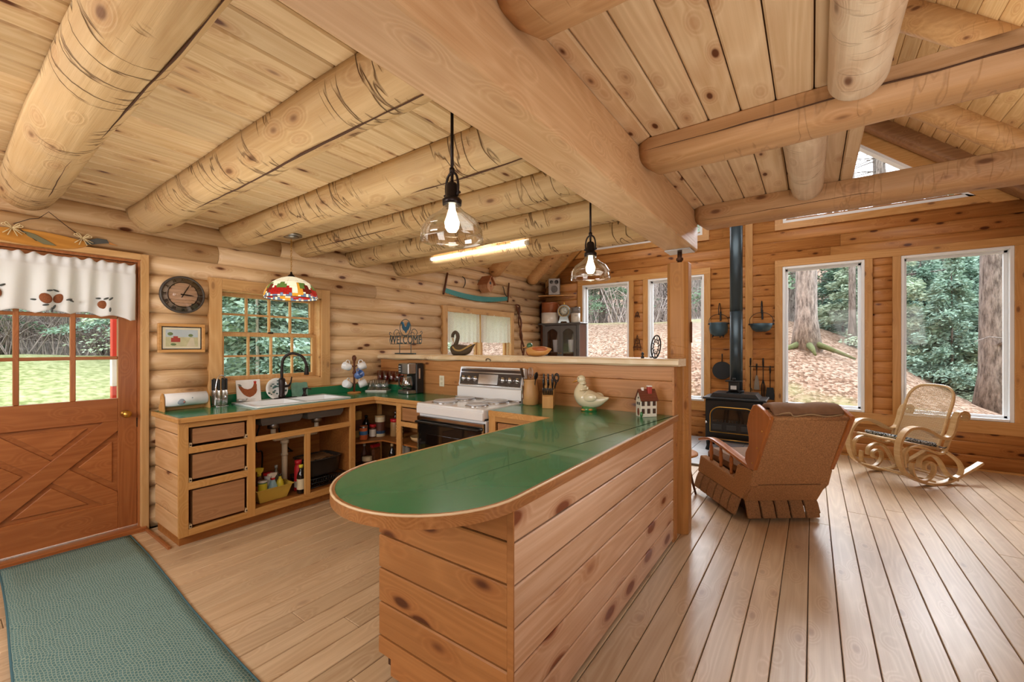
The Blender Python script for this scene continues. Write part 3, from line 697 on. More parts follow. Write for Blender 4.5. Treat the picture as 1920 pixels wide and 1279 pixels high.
# ---------------------------------------------------------------- corner cabinet
cc = thing('corner_cabinet', 'open L-shaped corner cabinet full of jars and tins beside the range', 'cabinet', (-3.4, 2.9, 0), world=True)
FY = 2.66
def fx(x0, z0, x1, z1): part('face_rail' if x1-x0 > z1-z0 else 'face_stile', M().box(x0, FY-.0, z0, x1, FY+.022, z1, .0015), OAKX if x1-x0 > z1-z0 else OAK, cc)
fx(-3.285, .07, -3.218, .88); fx(-2.95, .07, -2.87, .88)
fx(-3.61, .845, -3.285, .88); fx(-3.218, .845, -2.95, .88); fx(-3.218, .655, -2.95, .70); fx(-3.61, .07, -3.285, .12); fx(-3.218, .07, -2.95, .12)
DRX = wood('drawer_front_pine', '#b58458', '#93643b', 'X', .5, .5, vary=.05)
dr = part('drawer', M().box(-3.205, FY+.006, .712, -2.962, 3.0, .832, .002), DRX, cc)
part('screw', M().cyl((-3.21, FY+.004, .71), (-3.21, FY-.001, .71), .005, n=8), BRZ, dr)
# two L-shaped shelves and a corner post
Lsh = [(-4.18, 2.44), (-3.66, 2.44), (-3.55, 2.70), (-2.9, 2.70), (-2.9, 3.15), (-4.18, 3.15)]
part('shelf', M().prism(Lsh, .458, .474, 'Z'), CBI, cc, .002)
part('shelf', M().prism(Lsh, .10, .118, 'Z'), CBI, cc, .002)
part('corner_post', M().box(-3.825, 2.84, .118, -3.79, 2.875, .88), OAK, cc)
part('shelf_brace', M().prism([(-3.84, 2.78), (-3.72, 2.82), (-3.78, 2.9)], .43, .458, 'Z'), CBI, cc)
part('side_panel', M().box(-2.885, 2.685, .118, -2.87, 3.15, .875).box(-3.55, 2.72, 0, -2.87, 2.735, .10), CBI, cc)
# ---------------------------------------------------------------- L-shaped worktop, left
def edge_strip(mb, poly, z0, z1): pass
wt = M()
poly = [(-4.19, 1.04), (-3.597, 1.04), (-3.597, 2.64), (-2.868, 2.64), (-2.868, 3.163), (-4.19, 3.163)]
# top with the sink cut out: three slabs
ct = thing('green_worktop', 'green laminate L-shaped worktop with oak edge along the window wall', 'worktop', (-3.9, 2, .88), world=True)
SX0, SX1, SY0, SY1 = -4.10, -3.685, 1.585, 2.385
tp = M().box(-4.19, 1.04, .882, -3.607, SY0, CT).box(-4.19, SY0, .882, SX0, SY1, CT).box(SX1, SY0, .882, -3.607, SY1, CT).box(-4.19, SY1, .882, -3.607, 3.163, CT).box(-3.607, 2.65, .882, -2.868, 3.163, CT)
part('laminate_top', tp, GREEN, ct)
part('oak_edge', M().box(-3.607, 1.03, .881, -3.585, 2.648, CT, .004), OAKY, ct)
part('oak_edge', M().box(-3.607, 2.628, .881, -2.868, 2.65, CT, .004), OAKX, ct)
part('oak_edge', M().box(-4.17, 1.018, .881, -3.585, 1.04, CT, .004), OAKX, ct)
part('backsplash', M().box(-4.195, 1.36, CT, -4.172, 3.163, 1.0).box(-4.172, 3.143, CT, -3.62, 3.163, .985), GREEN, ct)
part('backsplash_cap', M().box(-4.197, 1.36, 1.0, -4.17, 3.163, 1.008).box(-4.172, 3.141, .985, -3.62, 3.163, .992), OAKY, ct)
# ---------------------------------------------------------------- sink
sn = thing('kitchen_sink', 'white enamel double-bowl drop-in sink under the window', 'sink', (-3.9, 1.98, .9), world=True)
rim = M(); zt = CT+.014
X0, X1, Y0, Y1 = -4.135, -3.655, 1.56, 2.41
bw = [(1.61, 1.965), (2.005, 2.365)]; bx0, bx1 = -4.04, -3.70
rim.box(X0, Y0, CT+.001, bx0, Y1, zt).box(bx1, Y0, CT+.001, X1, Y1, zt).box(bx0, Y0, CT+.001, bx1, bw[0][0], zt).box(bx0, bw[0][1], CT-.03, bx1, bw[1][0], zt).box(bx0, bw[1][1], CT+.001, bx1, Y1, zt)
part('rim', rim, WHT, sn)
part('rolled_lip', M().tube([(X0+.004, Y0+.004, zt-.006), (X1-.004, Y0+.004, zt-.006), (X1-.004, Y1-.004, zt-.006), (X0+.004, Y1-.004, zt-.006), (X0+.004, Y0+.004, zt-.006)], .007, 8), WHT, sn)
for a, b in bw:
    P = lambda z, i: [(bx0+i, a+i), (bx1-i, a+i), (bx1-i, b-i), (bx0+i, b-i)]
    m = M(); lv = [(zt-.004, 0.), (.80, .012), (.765, .03), (.758, .08)]
    vs = []; fs = []
    for z, i in lv: vs += [(x, y, z) for x, y in P(z, i)]
    for q in range(3):
        for k in range(4): fs.append((q*4+k, q*4+(k+1) % 4, (q+1)*4+(k+1) % 4, (q+1)*4+k))
    fs.append((12, 13, 14, 15)); m.add(vs, fs)
    bo = part('bowl', m, [WHT], sn, sol=.004)
    m2 = M(); vs = [];
    for z, i in lv: vs += [(x, y, z-.006) for x, y in P(z, i-.008)]
    m2.add(vs, fs); part('bowl_underside', m2, plain('sink_underside_grey', '#6d6a66', .7), bo)
    cx, cy = (bx0+bx1)/2, (a+b)/2
    part('strainer', M().cyl((cx, cy, .70), (cx, cy, .753), .045, .05, 20).cyl((cx, cy, .753), (cx, cy, .7595), .04, n=20), STL, sn)
# drain pipes
PVC = plain('white_pvc', '#cfc0a8', .45)
dp = thing('drain_pipe', 'white plastic drain pipe under the sink', 'pipe', (-3.87, 1.9, .2), world=True)
part('tailpiece', M().cyl((-3.87, 1.7875, .62), (-3.87, 1.7875, .70), .02), PVC, dp); part('tailpiece', M().cyl((-3.87, 2.185, .60), (-3.87, 2.185, .70), .02), PVC, dp)
part('cross_pipe', M().tube(spl([(-3.87, 1.7875, .625), (-3.87, 1.80, .605), (-3.87, 1.84, .60), (-3.87, 2.185, .60)], 3), .02, 12), PVC, dp)
part('downpipe', M().cyl((-3.87, 1.885, .62), (-3.87, 1.885, .13), .024).cyl((-3.87, 1.885, .55), (-3.87, 1.885, .58), .034).cyl((-3.87, 1.885, .44), (-3.87, 1.885, .46), .029), PVC, dp)
sv = thing('supply_hose', 'thin black supply hoses hanging under the sink', 'hose', (-4.0, 1.75, .2), world=True)
part('hose', M().tube(spl([(-4.05, 1.80, .86), (-4.03, 1.72, .62), (-3.98, 1.70, .50), (-4.02, 1.76, .47), (-4.05, 1.77, .30), (-4.1, 1.77, .14)], 6), .007, 6), BLK, sv)
part('hose', M().tube(spl([(-4.08, 1.92, .86), (-4.05, 1.93, .60), (-4.0, 1.98, .47), (-4.06, 2.05, .42), (-4.15, 2.06, .40)], 6), .007, 6), BLK, sv)
# faucet
fa = thing('kitchen_faucet', 'tall dark bronze gooseneck faucet behind the sink', 'faucet', (-4.085, 1.965, zt), world=True)
fz = zt
dpl = [(-4.085+.03*cos(2*pi*k/28)*1., 1.965+.035+.11*sin(2*pi*k/28)) for k in range(28)]
part('deck_plate', M().prism(dpl, fz, fz+.006, 'Z'), BRZ, fa, .002)



part('body', M().lathe([(.028, 0), (.03, .02), (.024, .03), (.026, .10), (.03, .17), (.023, .185), (.0, .186)], (-4.085, 1.965, fz+.005), 20), BRZ, fa)
neck = spl([(-4.085, 1.965, fz+.18), (-4.085, 1.965, fz+.30), (-4.07, 1.98, fz+.385), (-4.02, 2.03, fz+.425), (-3.96, 2.09, fz+.395), (-3.935, 2.115, fz+.33), (-3.93, 2.12, fz+.29)], 7)
part('neck', M().tube(neck, .013, 14), BRZ, fa)
part('spray_head', M().lathe([(.015, .08), (.018, .06), (.017, .03), (.023, .0), (.02, -.005), (0, -.005)], (-3.93, 2.12, fz+.225), 18), BRZ, fa)
part('lever', M().cyl((-4.085, 1.985, fz+.11), (-4.08, 2.03, fz+.115), .012).tube([(-4.08, 2.03, fz+.115), (-4.075, 2.045, fz+.15), (-4.07, 2.05, fz+.20)], [.009, .007, .006], 8), BRZ, fa)
sd = thing('soap_pump', 'small dark bronze soap pump on the sink ledge', 'dispenser', (-4.09, 2.185, zt), world=True)
part('base', M().lathe([(.024, 0), (.024, .012), (.014, .02), (.014, .06), (.018, .065), (.018, .08), (0, .082)], (-4.09, 2.185, zt), 18), BRZ, sd)
part('spout', M().tube([(-4.09, 2.185, zt+.075), (-4.06, 2.20, zt+.08), (-4.02, 2.215, zt+.07)], [.008, .007, .005], 8), BRZ, sd)
# ---------------------------------------------------------------- cabinet right of the range and the peninsula
pn = thing('peninsula', 'long pine-boarded peninsula base carrying the rounded green bar top', 'cabinet', (-1.2, 2, 0), world=True)
z = [.02, .165, .312, .459, .606, .753, .876]
for a, b in zip(z[:-1], z[1:]):
    part('side_board', M().box(-.838, 1.152, a+.0035, -.818, 3.155, b-.0035, .005), PI, pn)
for a, b in zip(z[:-1], z[1:]):
    x0 = -1.458 if a < .1 and False else -1.538
    if a < .03: part('end_board', M().prism([(-1.458, 0.02), (-.84, .02), (-.84, b-.0035), (-1.538, b-.0035), (-1.538, .09), (-1.458, .09)], 1.15, 1.17, 'Y'), PE, pn, .003)
    else: part('end_board', M().box(-1.538, 1.15, a+.0035, -.84, 1.17, b-.0035, .005), PE, pn)
part('corner_bead', M().box(-.842, 1.148, .0, -.816, 1.154, .878), PE, pn)
part('inner_panel', M().box(-1.538, 1.17, .09, -1.52, 2.58, .878).box(-1.47, 1.17, 0, -1.455, 2.6, .09), CBI, pn)
part('core_panel', M().box(-1.51, 1.18, .03, -.845, 3.13, .875), plain('gap_brown', '#4a2d18', .8), pn)
def f2(x0, z0, x1, z1): part('face_rail' if x1-x0 > z1-z0 else 'face_stile', M().box(x0, 2.585, z0, x1, 2.607, z1, .0015), OAKX if x1-x0 > z1-z0 else OAK, pn)
f2(-2.075, .07, -2.01, .88); f2(-2.01, .835, -1.54, .88); f2(-2.01, .655, -1.54, .70); f2(-2.01, .07, -1.54, .12)
dr = part('drawer', M().box(-1.995, 2.595, .715, -1.56, 3.0, .825, .002), DRX, pn)
part('side_panel', M().box(-2.072, 2.607, .0, -2.055, 3.15, .875).box(-2.072, 2.65, 0, -1.54, 2.665, .1), CBI, pn)
# bar top: semicircular end
bt = thing('bar_top', 'green laminate bar top with rounded oak-edged end', 'worktop', (-1.2, 2, .88), world=True)
def outline(inset):
    P = []; cx, cy, R = -1.182, 1.155, .383-inset
    P.append((-.799-inset, 3.22))
    for k in range(25):
        th = -pi*k/24; P.append((cx+R*cos(th), cy+R*sin(th)*1.0))
    P += [(-1.515+inset*.6, 2.555+inset), (-2.07, 2.575+inset)]
    P += [(-2.07, 3.163), (-.812, 3.163), (-.812, 3.22)]
    return P
part('laminate_top', M().prism(outline(.016), .885, CT, 'Z'), GREEN, bt)
po = outline(0); pi_ = outline(.016); L = len(po)-3
def strip(idx, name, mat):
    m = M(); vs = []; fs = []
    for i in idx: vs += [(*po[i], .876), (*po[i], CT+.0008), (*pi_[i], CT+.0008), (*pi_[i], .876)]
    n = len(idx)
    for i in range(n-1):
        for k in range(4): fs.append((i*4+k, i*4+(k+1) % 4, (i+1)*4+(k+1) % 4, (i+1)*4+k))
    m.add(vs, fs); m.add(vs[:4], [(0, 1, 2, 3)]); m.add(vs[-4:], [(0, 1, 2, 3)]); return part(name, m, mat, bt)
strip(range(0, 26), 'oak_edge', wood('layered_ply_edge', '#b47e4c', '#865327', 'Y', 0, .35, vary=0, grain=3, coat=.3)); part('pale_top_lip', M().tube([((po[i][0]+pi_[i][0])/2*.35+po[i][0]*.65, (po[i][1]+pi_[i][1])/2*.35+po[i][1]*.65, CT-.001) for i in range(0, 26)], .0042, 8), plain('pale_edge_oak', '#dcc09a', .4), bt); strip(range(25, 28), 'oak_edge', OAKY)
# ---------------------------------------------------------------- electric range
rg_ = thing('kitchen_range', 'white electric range with four grey burner covers and black control panel', 'stove', (-2.46, 2.8, 0), world=True)
RX0, RX1 = -2.855, -2.09
part('body', M().box(RX0, 2.57, .02, RX1, 3.12, .83), WHT, rg_, .006)
part('cooktop', M().box(RX0, 2.535, .845, RX1, 3.12, .925), WHT, rg_, .012, seg=3)
part('front_band', M().box(RX0+.003, 2.53, .835, RX1-.003, 2.56, .90), WHT, rg_, .006)
od = part('oven_door', M().box(RX0+.006, 2.545, .20, RX1-.006, 2.572, .81), DGL, rg_, .004)
part('door_trim', M().box(RX0+.006, 2.538, .775, RX1-.006, 2.546, .808).box(RX0+.006, 2.54, .2, RX0+.02, 2.546, .78).box(RX1-.02, 2.54, .2, RX1-.006, 2.546, .78), CHR, od)
part('door_handle', M().tube([(RX0+.02, 2.55, .76), (RX0+.03, 2.50, .765), (RX1-.03, 2.50, .765), (RX1-.02, 2.55, .76)], .011, 10), plain('satin_black', '#2d2a28', .3, .6), od)
part('door_window', M().box(RX0+.12, 2.541, .33, RX1-.12, 2.546, .66), plain('oven_window', '#0c0b0a', .04, coat=.6), od)
part('lower_drawer', M().box(RX0+.006, 2.55, .04, RX1-.006, 2.57, .185), DGL, rg_, .004)
for (bx, by, r) in [(-2.66, 2.70, .10), (-2.29, 2.70, .085), (-2.66, 2.955, .085), (-2.29, 2.955, .10)]:
    bu = part('burner', M().lathe([(r+.018, .0), (r+.02, .005), (r+.01, .008), (r, .002), (.02, .0), (0, 0)], (bx, by, .924), 28), CHR, rg_, label='round burner with a grey cover')
    part('burner_cover', M().lathe([(r+.008, .008), (r+.008, .016), (r, .022), (r*.8, .023), (0, .024)], (bx, by, .924), 32), plain('grey_burner_cover', '#c2c2c6', .35, .2), bu)
# backguard, leaning back
bg_ = part('backguard', M().prism([(3.06, .92), (3.16, .92), (3.16, 1.215), (3.115, 1.225), (3.085, 1.04), (3.06, 1.03)], RX0, RX1, 'X'), WHT, rg_, .004)
A = Vector((0, 3.083, 1.045)); B = Vector((0, 3.113, 1.20)); T_ = (B-A).normalized(); Nn = Vector((0, -T_.z, T_.y))
def slabp(x0, x1, t0, t1, th, base=0):
    a, b = A+(B-A)*t0+Nn*base, A+(B-A)*t1+Nn*base; c, d_ = b+Nn*th, a+Nn*th
    return M().prism([(a.y, a.z), (b.y, b.z), (c.y, c.z), (d_.y, d_.z)], x0, x1, 'X')
part('chrome_trim', slabp(RX0+.004, RX1-.004, 0.0, 1.08, .006), CHR, bg_)
part('control_panel', slabp(RX0+.02, RX1-.02, .05, .78, .004, .006), plain('dark_brown_panel', '#33241d', .25, coat=.4), bg_)
part('top_strip', slabp(RX0+.02, RX1-.02, .84, 1.0, .003, .006), plain('dark_brown_strip', '#3b2c26', .25), bg_)
part('clock_plate', slabp(-2.60, -2.37, .12, .70, .003, .010), CHR, bg_)
for kx in (-2.80, -2.73, -2.65, -2.32, -2.24, -2.155):
    c_ = A+(B-A)*.42+Nn*.010
    kb_ = part('knob', M(Matrix.Translation((kx, c_.y, c_.z)) @ Nn.to_track_quat('Z', 'Y').to_matrix().to_4x4()).lathe([(.028, 0), (.028, .004), (.022, .006), (.019, .022), (.0, .024)], n=16), CHR, bg_)
    part('grip', M(Matrix.Translation((kx, c_.y, c_.z)) @ Nn.to_track_quat('Z', 'Y').to_matrix().to_4x4()).box(-.005, -.019, .02, .005, .019, .032, .002), BLK, kb_)
part('chrome_lip', M().box(RX0, 3.035, .925, RX1, 3.06, .940), CHR, rg_, .003)
# outlet
ol = thing('wall_outlet', 'cream duplex outlet between coffee maker and range', 'outlet', (-3.17, 3.165, 1.06), world=True)
part('cover_plate', M().box(-3.205, 3.158, 1.00, -3.135, 3.165, 1.115, .003), plain('ivory_plastic', '#e4dcc4', .4), ol)
for z_ in (1.035, 1.08): part('socket', M().box(-3.186, 3.154, z_-.014, -3.154, 3.159, z_+.014, .002), plain('ivory_socket', '#cfc6ac', .4), ol)
# ---------------------------------------------------------------- rug
ru = bpy.data.materials.new('woven_green_rug'); ru.use_nodes = True; n = ru.node_tree.nodes; l = ru.node_tree.links; b = n['Principled BSDF']; b.inputs['Roughness'].default_value = .95
t = n.new('ShaderNodeTexCoord'); mp = n.new('ShaderNodeMapping'); mp.inputs['Scale'].default_value = (46, 92, 1); l.new(t.outputs['Object'], mp.inputs[0])
ns = n.new('ShaderNodeTexNoise'); ns.inputs['Scale'].default_value = 9; l.new(t.outputs['Object'], ns.inputs[0])
mxv = n.new('ShaderNodeMix'); mxv.data_type = 'VECTOR'; mxv.inputs[0].default_value = .0
wv = n.new('ShaderNodeTexBrick'); wv.inputs['Scale'].default_value = 1; wv.inputs['Mortar Size'].default_value = .13; wv.inputs['Mortar Smooth'].default_value = .6; wv.inputs['Brick Width'].default_value = 1; wv.inputs['Row Height'].default_value = 1
av = n.new('ShaderNodeVectorMath'); av.operation = 'MULTIPLY_ADD'; av.inputs[1].default_value = (2.6, 2.6, 0); l.new(ns.outputs['Color'], av.inputs[0]); l.new(mp.outputs[0], av.inputs[2]); l.new(av.outputs[0], wv.inputs['Vector'])
wv.inputs['Color1'].default_value = rgb('#4f7474'); wv.inputs['Color2'].default_value = rgb('#5c8080'); wv.inputs['Mortar'].default_value = rgb('#98a89a')
l.new(wv.outputs['Color'], b.inputs['Base Color'])
bb = n.new('ShaderNodeBump'); bb.inputs['Strength'].default_value = .6; bb.inputs['Distance'].default_value = .004; l.new(wv.outputs['Fac'], bb.inputs['Height']); l.new(bb.outputs[0], b.inputs['Normal'])
rugt = thing('runner_rug', 'grey-green woven runner rug leading from the door', 'rug', (-4.15, .58, .001), rz=-.035)
def ro(i): # rounded edges, slight waviness
    return None
def rugf(u, v):
    x = u*3.0; y = -.31+.62*v+.006*sin(u*9); return (x, y, .008+.0015*sin(u*31+v*3))
part('pile', M().grid(rugf, 60, 12), ru, rugt, sol=.008)
rb = plain('rug_binding', '#3d6672', .8)
part('binding', M().tube([rugf(i/60, 0) for i in range(61)], .006, 6).tube([rugf(i/60, 1) for i in range(61)], .006, 6).tube([rugf(0, i/12) for i in range(13)], .006, 6), rb, rugt)
# ---------------------------------------------------------------- things on the left worktop
def label_can(name, lab, cat, x, y, z, r, h, body, lid, bands, group=None, lidh=.012, lr=None, glass=False):
    t = thing(name, lab, cat, (x, y, z), group=group)
    part('body', M().lathe([(r*.96, 0), (r, .004), (r, h-.006), (r*.96, h), (0, h)], n=20), body, t)
    for z0, z1, m in bands: part('paper_label', M().lathe([(r+.0006, z0*h), (r+.0006, z1*h)], n=20, caps=False), m, t)
    if lid: part('lid', M().lathe([((lr or r)*1.03, h), ((lr or r)*1.03, h+lidh), (0, h+lidh+.001)], n=20), lid, t)
    return t
def bottle(name, lab, x, y, z, r, h, mat, capm, labm=None, neck=.35, group=None, cat='bottle', flat=1.):
    t = thing(name, lab, cat, (x, y, z), group=group)
    part('body', M().lathe([(r*.95, 0), (r, .01), (r, h*.6), (r*.8, h*.7), (r*neck, h*.82), (r*neck, h*.92), (0, h*.92)], n=18), mat, t)
    part('cap', M().lathe([(r*neck*1.25, h*.9), (r*neck*1.25, h), (0, h)], n=14), capm, t)
    if labm: part('paper_label', M().lathe([(r+.0007, h*.15), (r+.0007, h*.52)], n=18, caps=False), labm, t)
    return t
def spray(lab, x, y, z, r, h, mat, trig, labm, rz=0):
    t = thing('spray_bottle', lab, 'bottle', (x, y, z), rz=rz)
    part('body', M().lathe([(r*.95, 0), (r, .01), (r, h*.45), (r*.55, h*.66), (r*.42, h*.74), (0, h*.74)], n=18), mat, t)
    part('paper_label', M().lathe([(r+.0007, h*.1), (r+.0007, h*.42)], n=18, caps=False), labm, t)
    part('collar', M().lathe([(r*.5, h*.72), (r*.5, h*.79), (0, h*.79)], n=14), trig[1], t)
    part('trigger_head', M().prism([(-.045, h*.9), (-.045, h*.98), (-.01, h), (.035, h*.97), (.03, h*.88), (.012, h*.79), (-.012, h*.79), (-.015, h*.88)], -.011, .011, 'Y').prism([(-.03, h*.89), (-.042, h*.78), (-.036, h*.77), (-.02, h*.88)], -.005, .005, 'Y'), trig[0], t, .002)
    return t
c_red = plain('red_plastic', '#c3232c', .35); c_yel = plain('yellow_plastic', '#e0cf3b', .4); c_wh = plain('white_label', '#e6e2d8', .5); c_blu = plain('blue_label', '#3b74a8', .5)
c_grn = plain('green_label', '#2f7a45', .5); c_dk = plain('dark_bottle', '#1d1712', .15, coat=.4); c_or = plain('orange_label', '#cf6a3a', .5); c_tan = plain('tan_tin', '#c9a877', .5); c_brn = plain('brown_label', '#5b3424', .5)
c_cream = plain('cream_label', '#dccdaa', .5); c_lb = plain('pale_blue_plastic', '#9cc3d4', .3)
# paper towel holder
pt = thing('paper_towel_holder', 'oak paper towel holder with printed roll at the counter end', 'holder', (-4.05, 1.2, CT), world=True)
part('bracket', M().prism([(-4.12, CT), (-4.02, CT), (-4.04, 1.03), (-4.07, 1.06), (-4.10, 1.03)], 1.055, 1.068, 'Y'), OAK, pt, .003)
part('bracket', M().prism([(-4.12, CT), (-4.02, CT), (-4.04, 1.03), (-4.07, 1.06), (-4.10, 1.03)], 1.352, 1.365, 'Y'), OAK, pt, .003)
part('base_bar', M().box(-4.13, 1.055, CT, -4.115, 1.365, CT+.05, .003), OAKY, pt)
rl = part('paper_roll', M().cyl((-4.07, 1.072, 1.002), (-4.07, 1.348, 1.002), .052, n=28), plain('paper_white', '#e9eaec', .9), pt, label='roll of white printed paper towel')
part('printed_rooster', M().ell((-4.026, 1.17, .99), (.012, .03, .026), 12, 8).ell((-4.028, 1.24, 1.01), (.010, .022, .012), 10, 6), plain('blue_grey_print', '#9aa7b5', .9), rl)
part('printed_comb', M().ell((-4.019, 1.185, .985), (.008, .008, .008), 8, 6), plain('pink_print', '#c67f74', .9), rl)
part('core_dowel', M().cyl((-4.07, 1.05, 1.002), (-4.07, 1.37, 1.002), .012), OAK, rl)
# flatware caddy
fc = thing('flatware_caddy', 'glass flatware caddy of black-handled cutlery with chrome carry loop', 'caddy', (-4.08, 1.45, CT), world=True)
part('glass_cup', M().lathe([(.05, 0), (.058, .005), (.06, .12), (.057, .12), (.052, .006), (0, .004)], (-4.08, 1.45, CT), 24), JGL, fc)
part('carry_loop', M().tube(spl([(-4.03, 1.40, CT+.002), (-4.025, 1.40, CT+.14), (-4.03, 1.42, CT+.245), (-4.04, 1.45, CT+.262), (-4.06, 1.48, CT+.24), (-4.07, 1.49, CT+.18)], 6), .004, 8).tube([(-4.08+.064*cos(a*pi/12), 1.45+.064*sin(a*pi/12), CT+.003) for a in range(25)], .003, 6), CHR, fc)
for i in range(9):
    th = 2*pi*i/9+.3; x, y = -4.08+.040*cos(th), 1.45+.048*sin(th)
    f = tag(part('table_knife', M().box(x-.002, y-.008, CT+.01, x+.002, y+.008, CT+.14, .001), CHR), 'black-handled cutlery standing in the glass caddy', 'cutlery'); f['group'] = 'black-handled cutlery in the glass caddy'
    part('handle', M().box(x-.007, y-.009, CT+.135, x+.007, y+.009, CT+.228+.006*(i % 2), .003), BLK, f)
# hen tile
ht = thing('hen_tile', 'square white tile picturing a brown hen, leaning on the backsplash', 'tile', (-4.14, 1.70, CT), world=True)
lean = Matrix.Translation((-4.125, 1.70, CT)) @ Matrix.Rotation(radians(-9), 4, 'Y')
part('tile', M(lean).box(-.006, -.10, 0, .006, .10, .205, .003), plain('glazed_white', '#ecebea', .2, coat=.5), ht)
hen = [(-.085, .155), (-.06, .148), (-.04, .128), (-.01, .118), (.02, .125), (.036, .142), (.044, .165), (.05, .178), (.062, .172), (.068, .155), (.066, .13), (.068, .105), (.058, .08), (.035, .058), (.005, .046), (-.02, .055), (-.045, .075), (-.062, .1), (-.078, .13)]
h_ = part('painted_hen', M(lean).prism(hen, .006, .0072, 'X'), plain('hen_brown', '#93502c', .35, nscale=90, namt=.5), ht)
part('hen_comb', M(lean).prism([(.045, .165), (.043, .19), (.052, .186), (.056, .195), (.062, .185), (.068, .188), (.064, .168)], .0062, .0076, 'X'), plain('comb_red', '#b5342b', .4), h_)
part('hen_tail', M(lean).prism([(-.09, .168), (-.07, .168), (-.055, .152), (-.07, .145)], .0062, .0076, 'X'), plain('tail_grey', '#6c6f63', .4), h_)
part('script_line', M(lean).box(.006, .01, .028, .0068, .05, .0295).box(.006, .01, .018, .0068, .04, .0192), plain('ink_grey', '#8b8684', .6), h_)
sd_ = thing('sponge_dish', 'small clear glass dish in front of the hen tile', 'dish', (-4.10, 1.625, zt))
part('dish', M().lathe([(.03, 0), (.04, .004), (.048, .03), (.045, .03), (.037, .006), (0, .004)], n=20), JGL, sd_)
part('sponge', M().box(-.02, -.028, .008, .02, .028, .028, .006), plain('white_sponge', '#dfe1e4', .9), sd_)
# plate
pl = thing('decorative_plate', 'round white plate with blue-green floral pattern behind the faucet', 'plate', (-4.14, 1.945, CT), world=True)
lean2 = Matrix.Translation((-4.135, 1.94, CT+.103)) @ Matrix.Rotation(radians(-10), 4, 'Y')
part('plate', M(lean2).lathe([(0, 0), (.06, 0), (.068, .006), (.1, .014), (.102, .011), (.07, -.002), (0, -.004)], n=36, ax='X'), plain('porcelain', '#e8ebe9', .15, coat=.6), pl)
rnd = random.Random(4); fm = M(lean2)
for k in range(26):
    r_, th = rnd.uniform(.02, .092), rnd.uniform(0, 2*pi); xx = .0015 if r_ < .062 else .004+(r_-.068)*.25+.003
    fm.ell((xx, r_*cos(th), r_*sin(th)), (.0016, rnd.uniform(.006, .016), rnd.uniform(.004, .011)), 8, 4)
part('floral_print', fm, plain('floral_green', '#4b6a66', .3, nscale=60, namt=.4), pl)
for yq in (1.905, 1.98): part('stand_wire', M().tube([(-4.10, yq, CT+.003), (-4.155, yq, CT+.01), (-4.165, yq, CT+.15)], .003, 6), BRZ, pl)
# slate tile
st_ = thing('green_slate_tile', 'rough-edged mottled green tile leaning behind the soap pump', 'tile', (-4.14, 2.16, CT), world=True)
pp = [(-.08, 0), (.08, 0), (.078, .05), (.083, .1), (.08, .145), (.05, .15), (.02, .145), (-.03, .152), (-.075, .147), (-.083, .1), (-.078, .05)]
part('tile', M(Matrix.Translation((-4.125, 2.16, CT)) @ Matrix.Rotation(radians(-9), 4, 'Y')).prism(pp, -.006, .006, 'X'), plain('mottled_green', '#6d9a86', .35, nscale=26, namt=.35, bump=.3), st_, .002)
# mug tree with mugs
mt = thing('mug_tree', 'dark turned wooden mug tree on a round base', 'rack', (-4.04, 2.70, CT), world=True)
cx, cy = -4.03, 2.70
part('base', M().lathe([(.07, 0), (.072, .008), (.06, .016), (0, .017)], (cx, cy, CT), 28), HON, mt)
part('stem', M().lathe([(.012, .016), (.012, .06), (.018, .08), (.011, .1), (.011, .2), (.02, .22), (.011, .25), (.011, .34), (.022, .365), (.024, .385), (.016, .405), (.0, .412)], (cx, cy, CT), 16), DKW, mt)
mugs = [(-.02, -.075, .29, WHT, 'plain white mug hanging upper left on the mug tree', (0, -1, .35)), (.03, .07, .29, WHT, 'white mug hanging upper right on the mug tree', (.3, 1, .35)),
        (.07, .01, .20, plain('blue_patterned_glaze', '#5578b5', .2, nscale=55, namt=.9, coat=.4), 'blue and white patterned mug hanging in the middle of the mug tree', (1, .1, .5)),
        (-.0, -.08, .10, WHT, 'grey-white mug hanging lower left on the mug tree', (.3, -1, .4)), (.03, .08, .10, WHT, 'white mug hanging lower right on the mug tree', (.4, 1, .4))]
for dx, dy, dz, mm, lab, dr_ in mugs:
    dv = Vector(dr_).normalized(); 
    part('peg', M().tube([(cx, cy, CT+dz-.01), (cx+dx*.75, cy+dy*.75, CT+dz+.03)], .005, 8), DKW, mt)
    t = thing('mug', lab, 'mug', (cx+dx, cy+dy, CT+dz))
    q = dv.to_track_quat('Z', 'X').to_matrix().to_4x4()
    part('cup', M(q).lathe([(0, -.04), (.032, -.04), (.038, -.034), (.041, .04), (.038, .04), (.034, -.03), (0, -.034)], n=24), mm, t)
    part('handle', M(q).tube(spl([(.038, 0, .028), (.062, 0, .022), (.066, 0, -.005), (.038, 0, -.022)], 5), .005, 8), mm, t)
# tray of glasses
tr = thing('glass_tray', 'white square tray holding upturned drinking glasses', 'tray', (-4.03, 3.02, CT), rz=.6)
part('tray', M().box(-.12, -.11, 0, .12, .11, .006, .002).box(-.12, -.11, .006, .12, -.105, .014).box(-.12, .105, .006, .12, .11, .014).box(-.12, -.11, .006, -.115, .11, .014).box(.115, -.11, .006, .12, .11, .014), WPL, tr)
g0 = thing('drinking_glass', 'clear drinking glass upturned on the white tray', 'glass', (0, 0, 0), group='clear glasses on the tray')
part('glass', M().lathe([(.033, 0), (.030, .12), (.0, .12), (.0, .112), (.027, .112), (.030, 0)], n=20), JGL, g0)
k = 0
for i in range(3):
    for j in range(3):
        a, b_ = -.078+.078*i, -.072+.072*j; x = -4.03+a*cos(.6)-b_*sin(.6); y = 3.02+a*sin(.6)+b_*cos(.6)
        if k == 0: g0.location = (x, y, CT+.006)
        else: copy_tree(g0, None, (x, y, CT+.006))
        k += 1
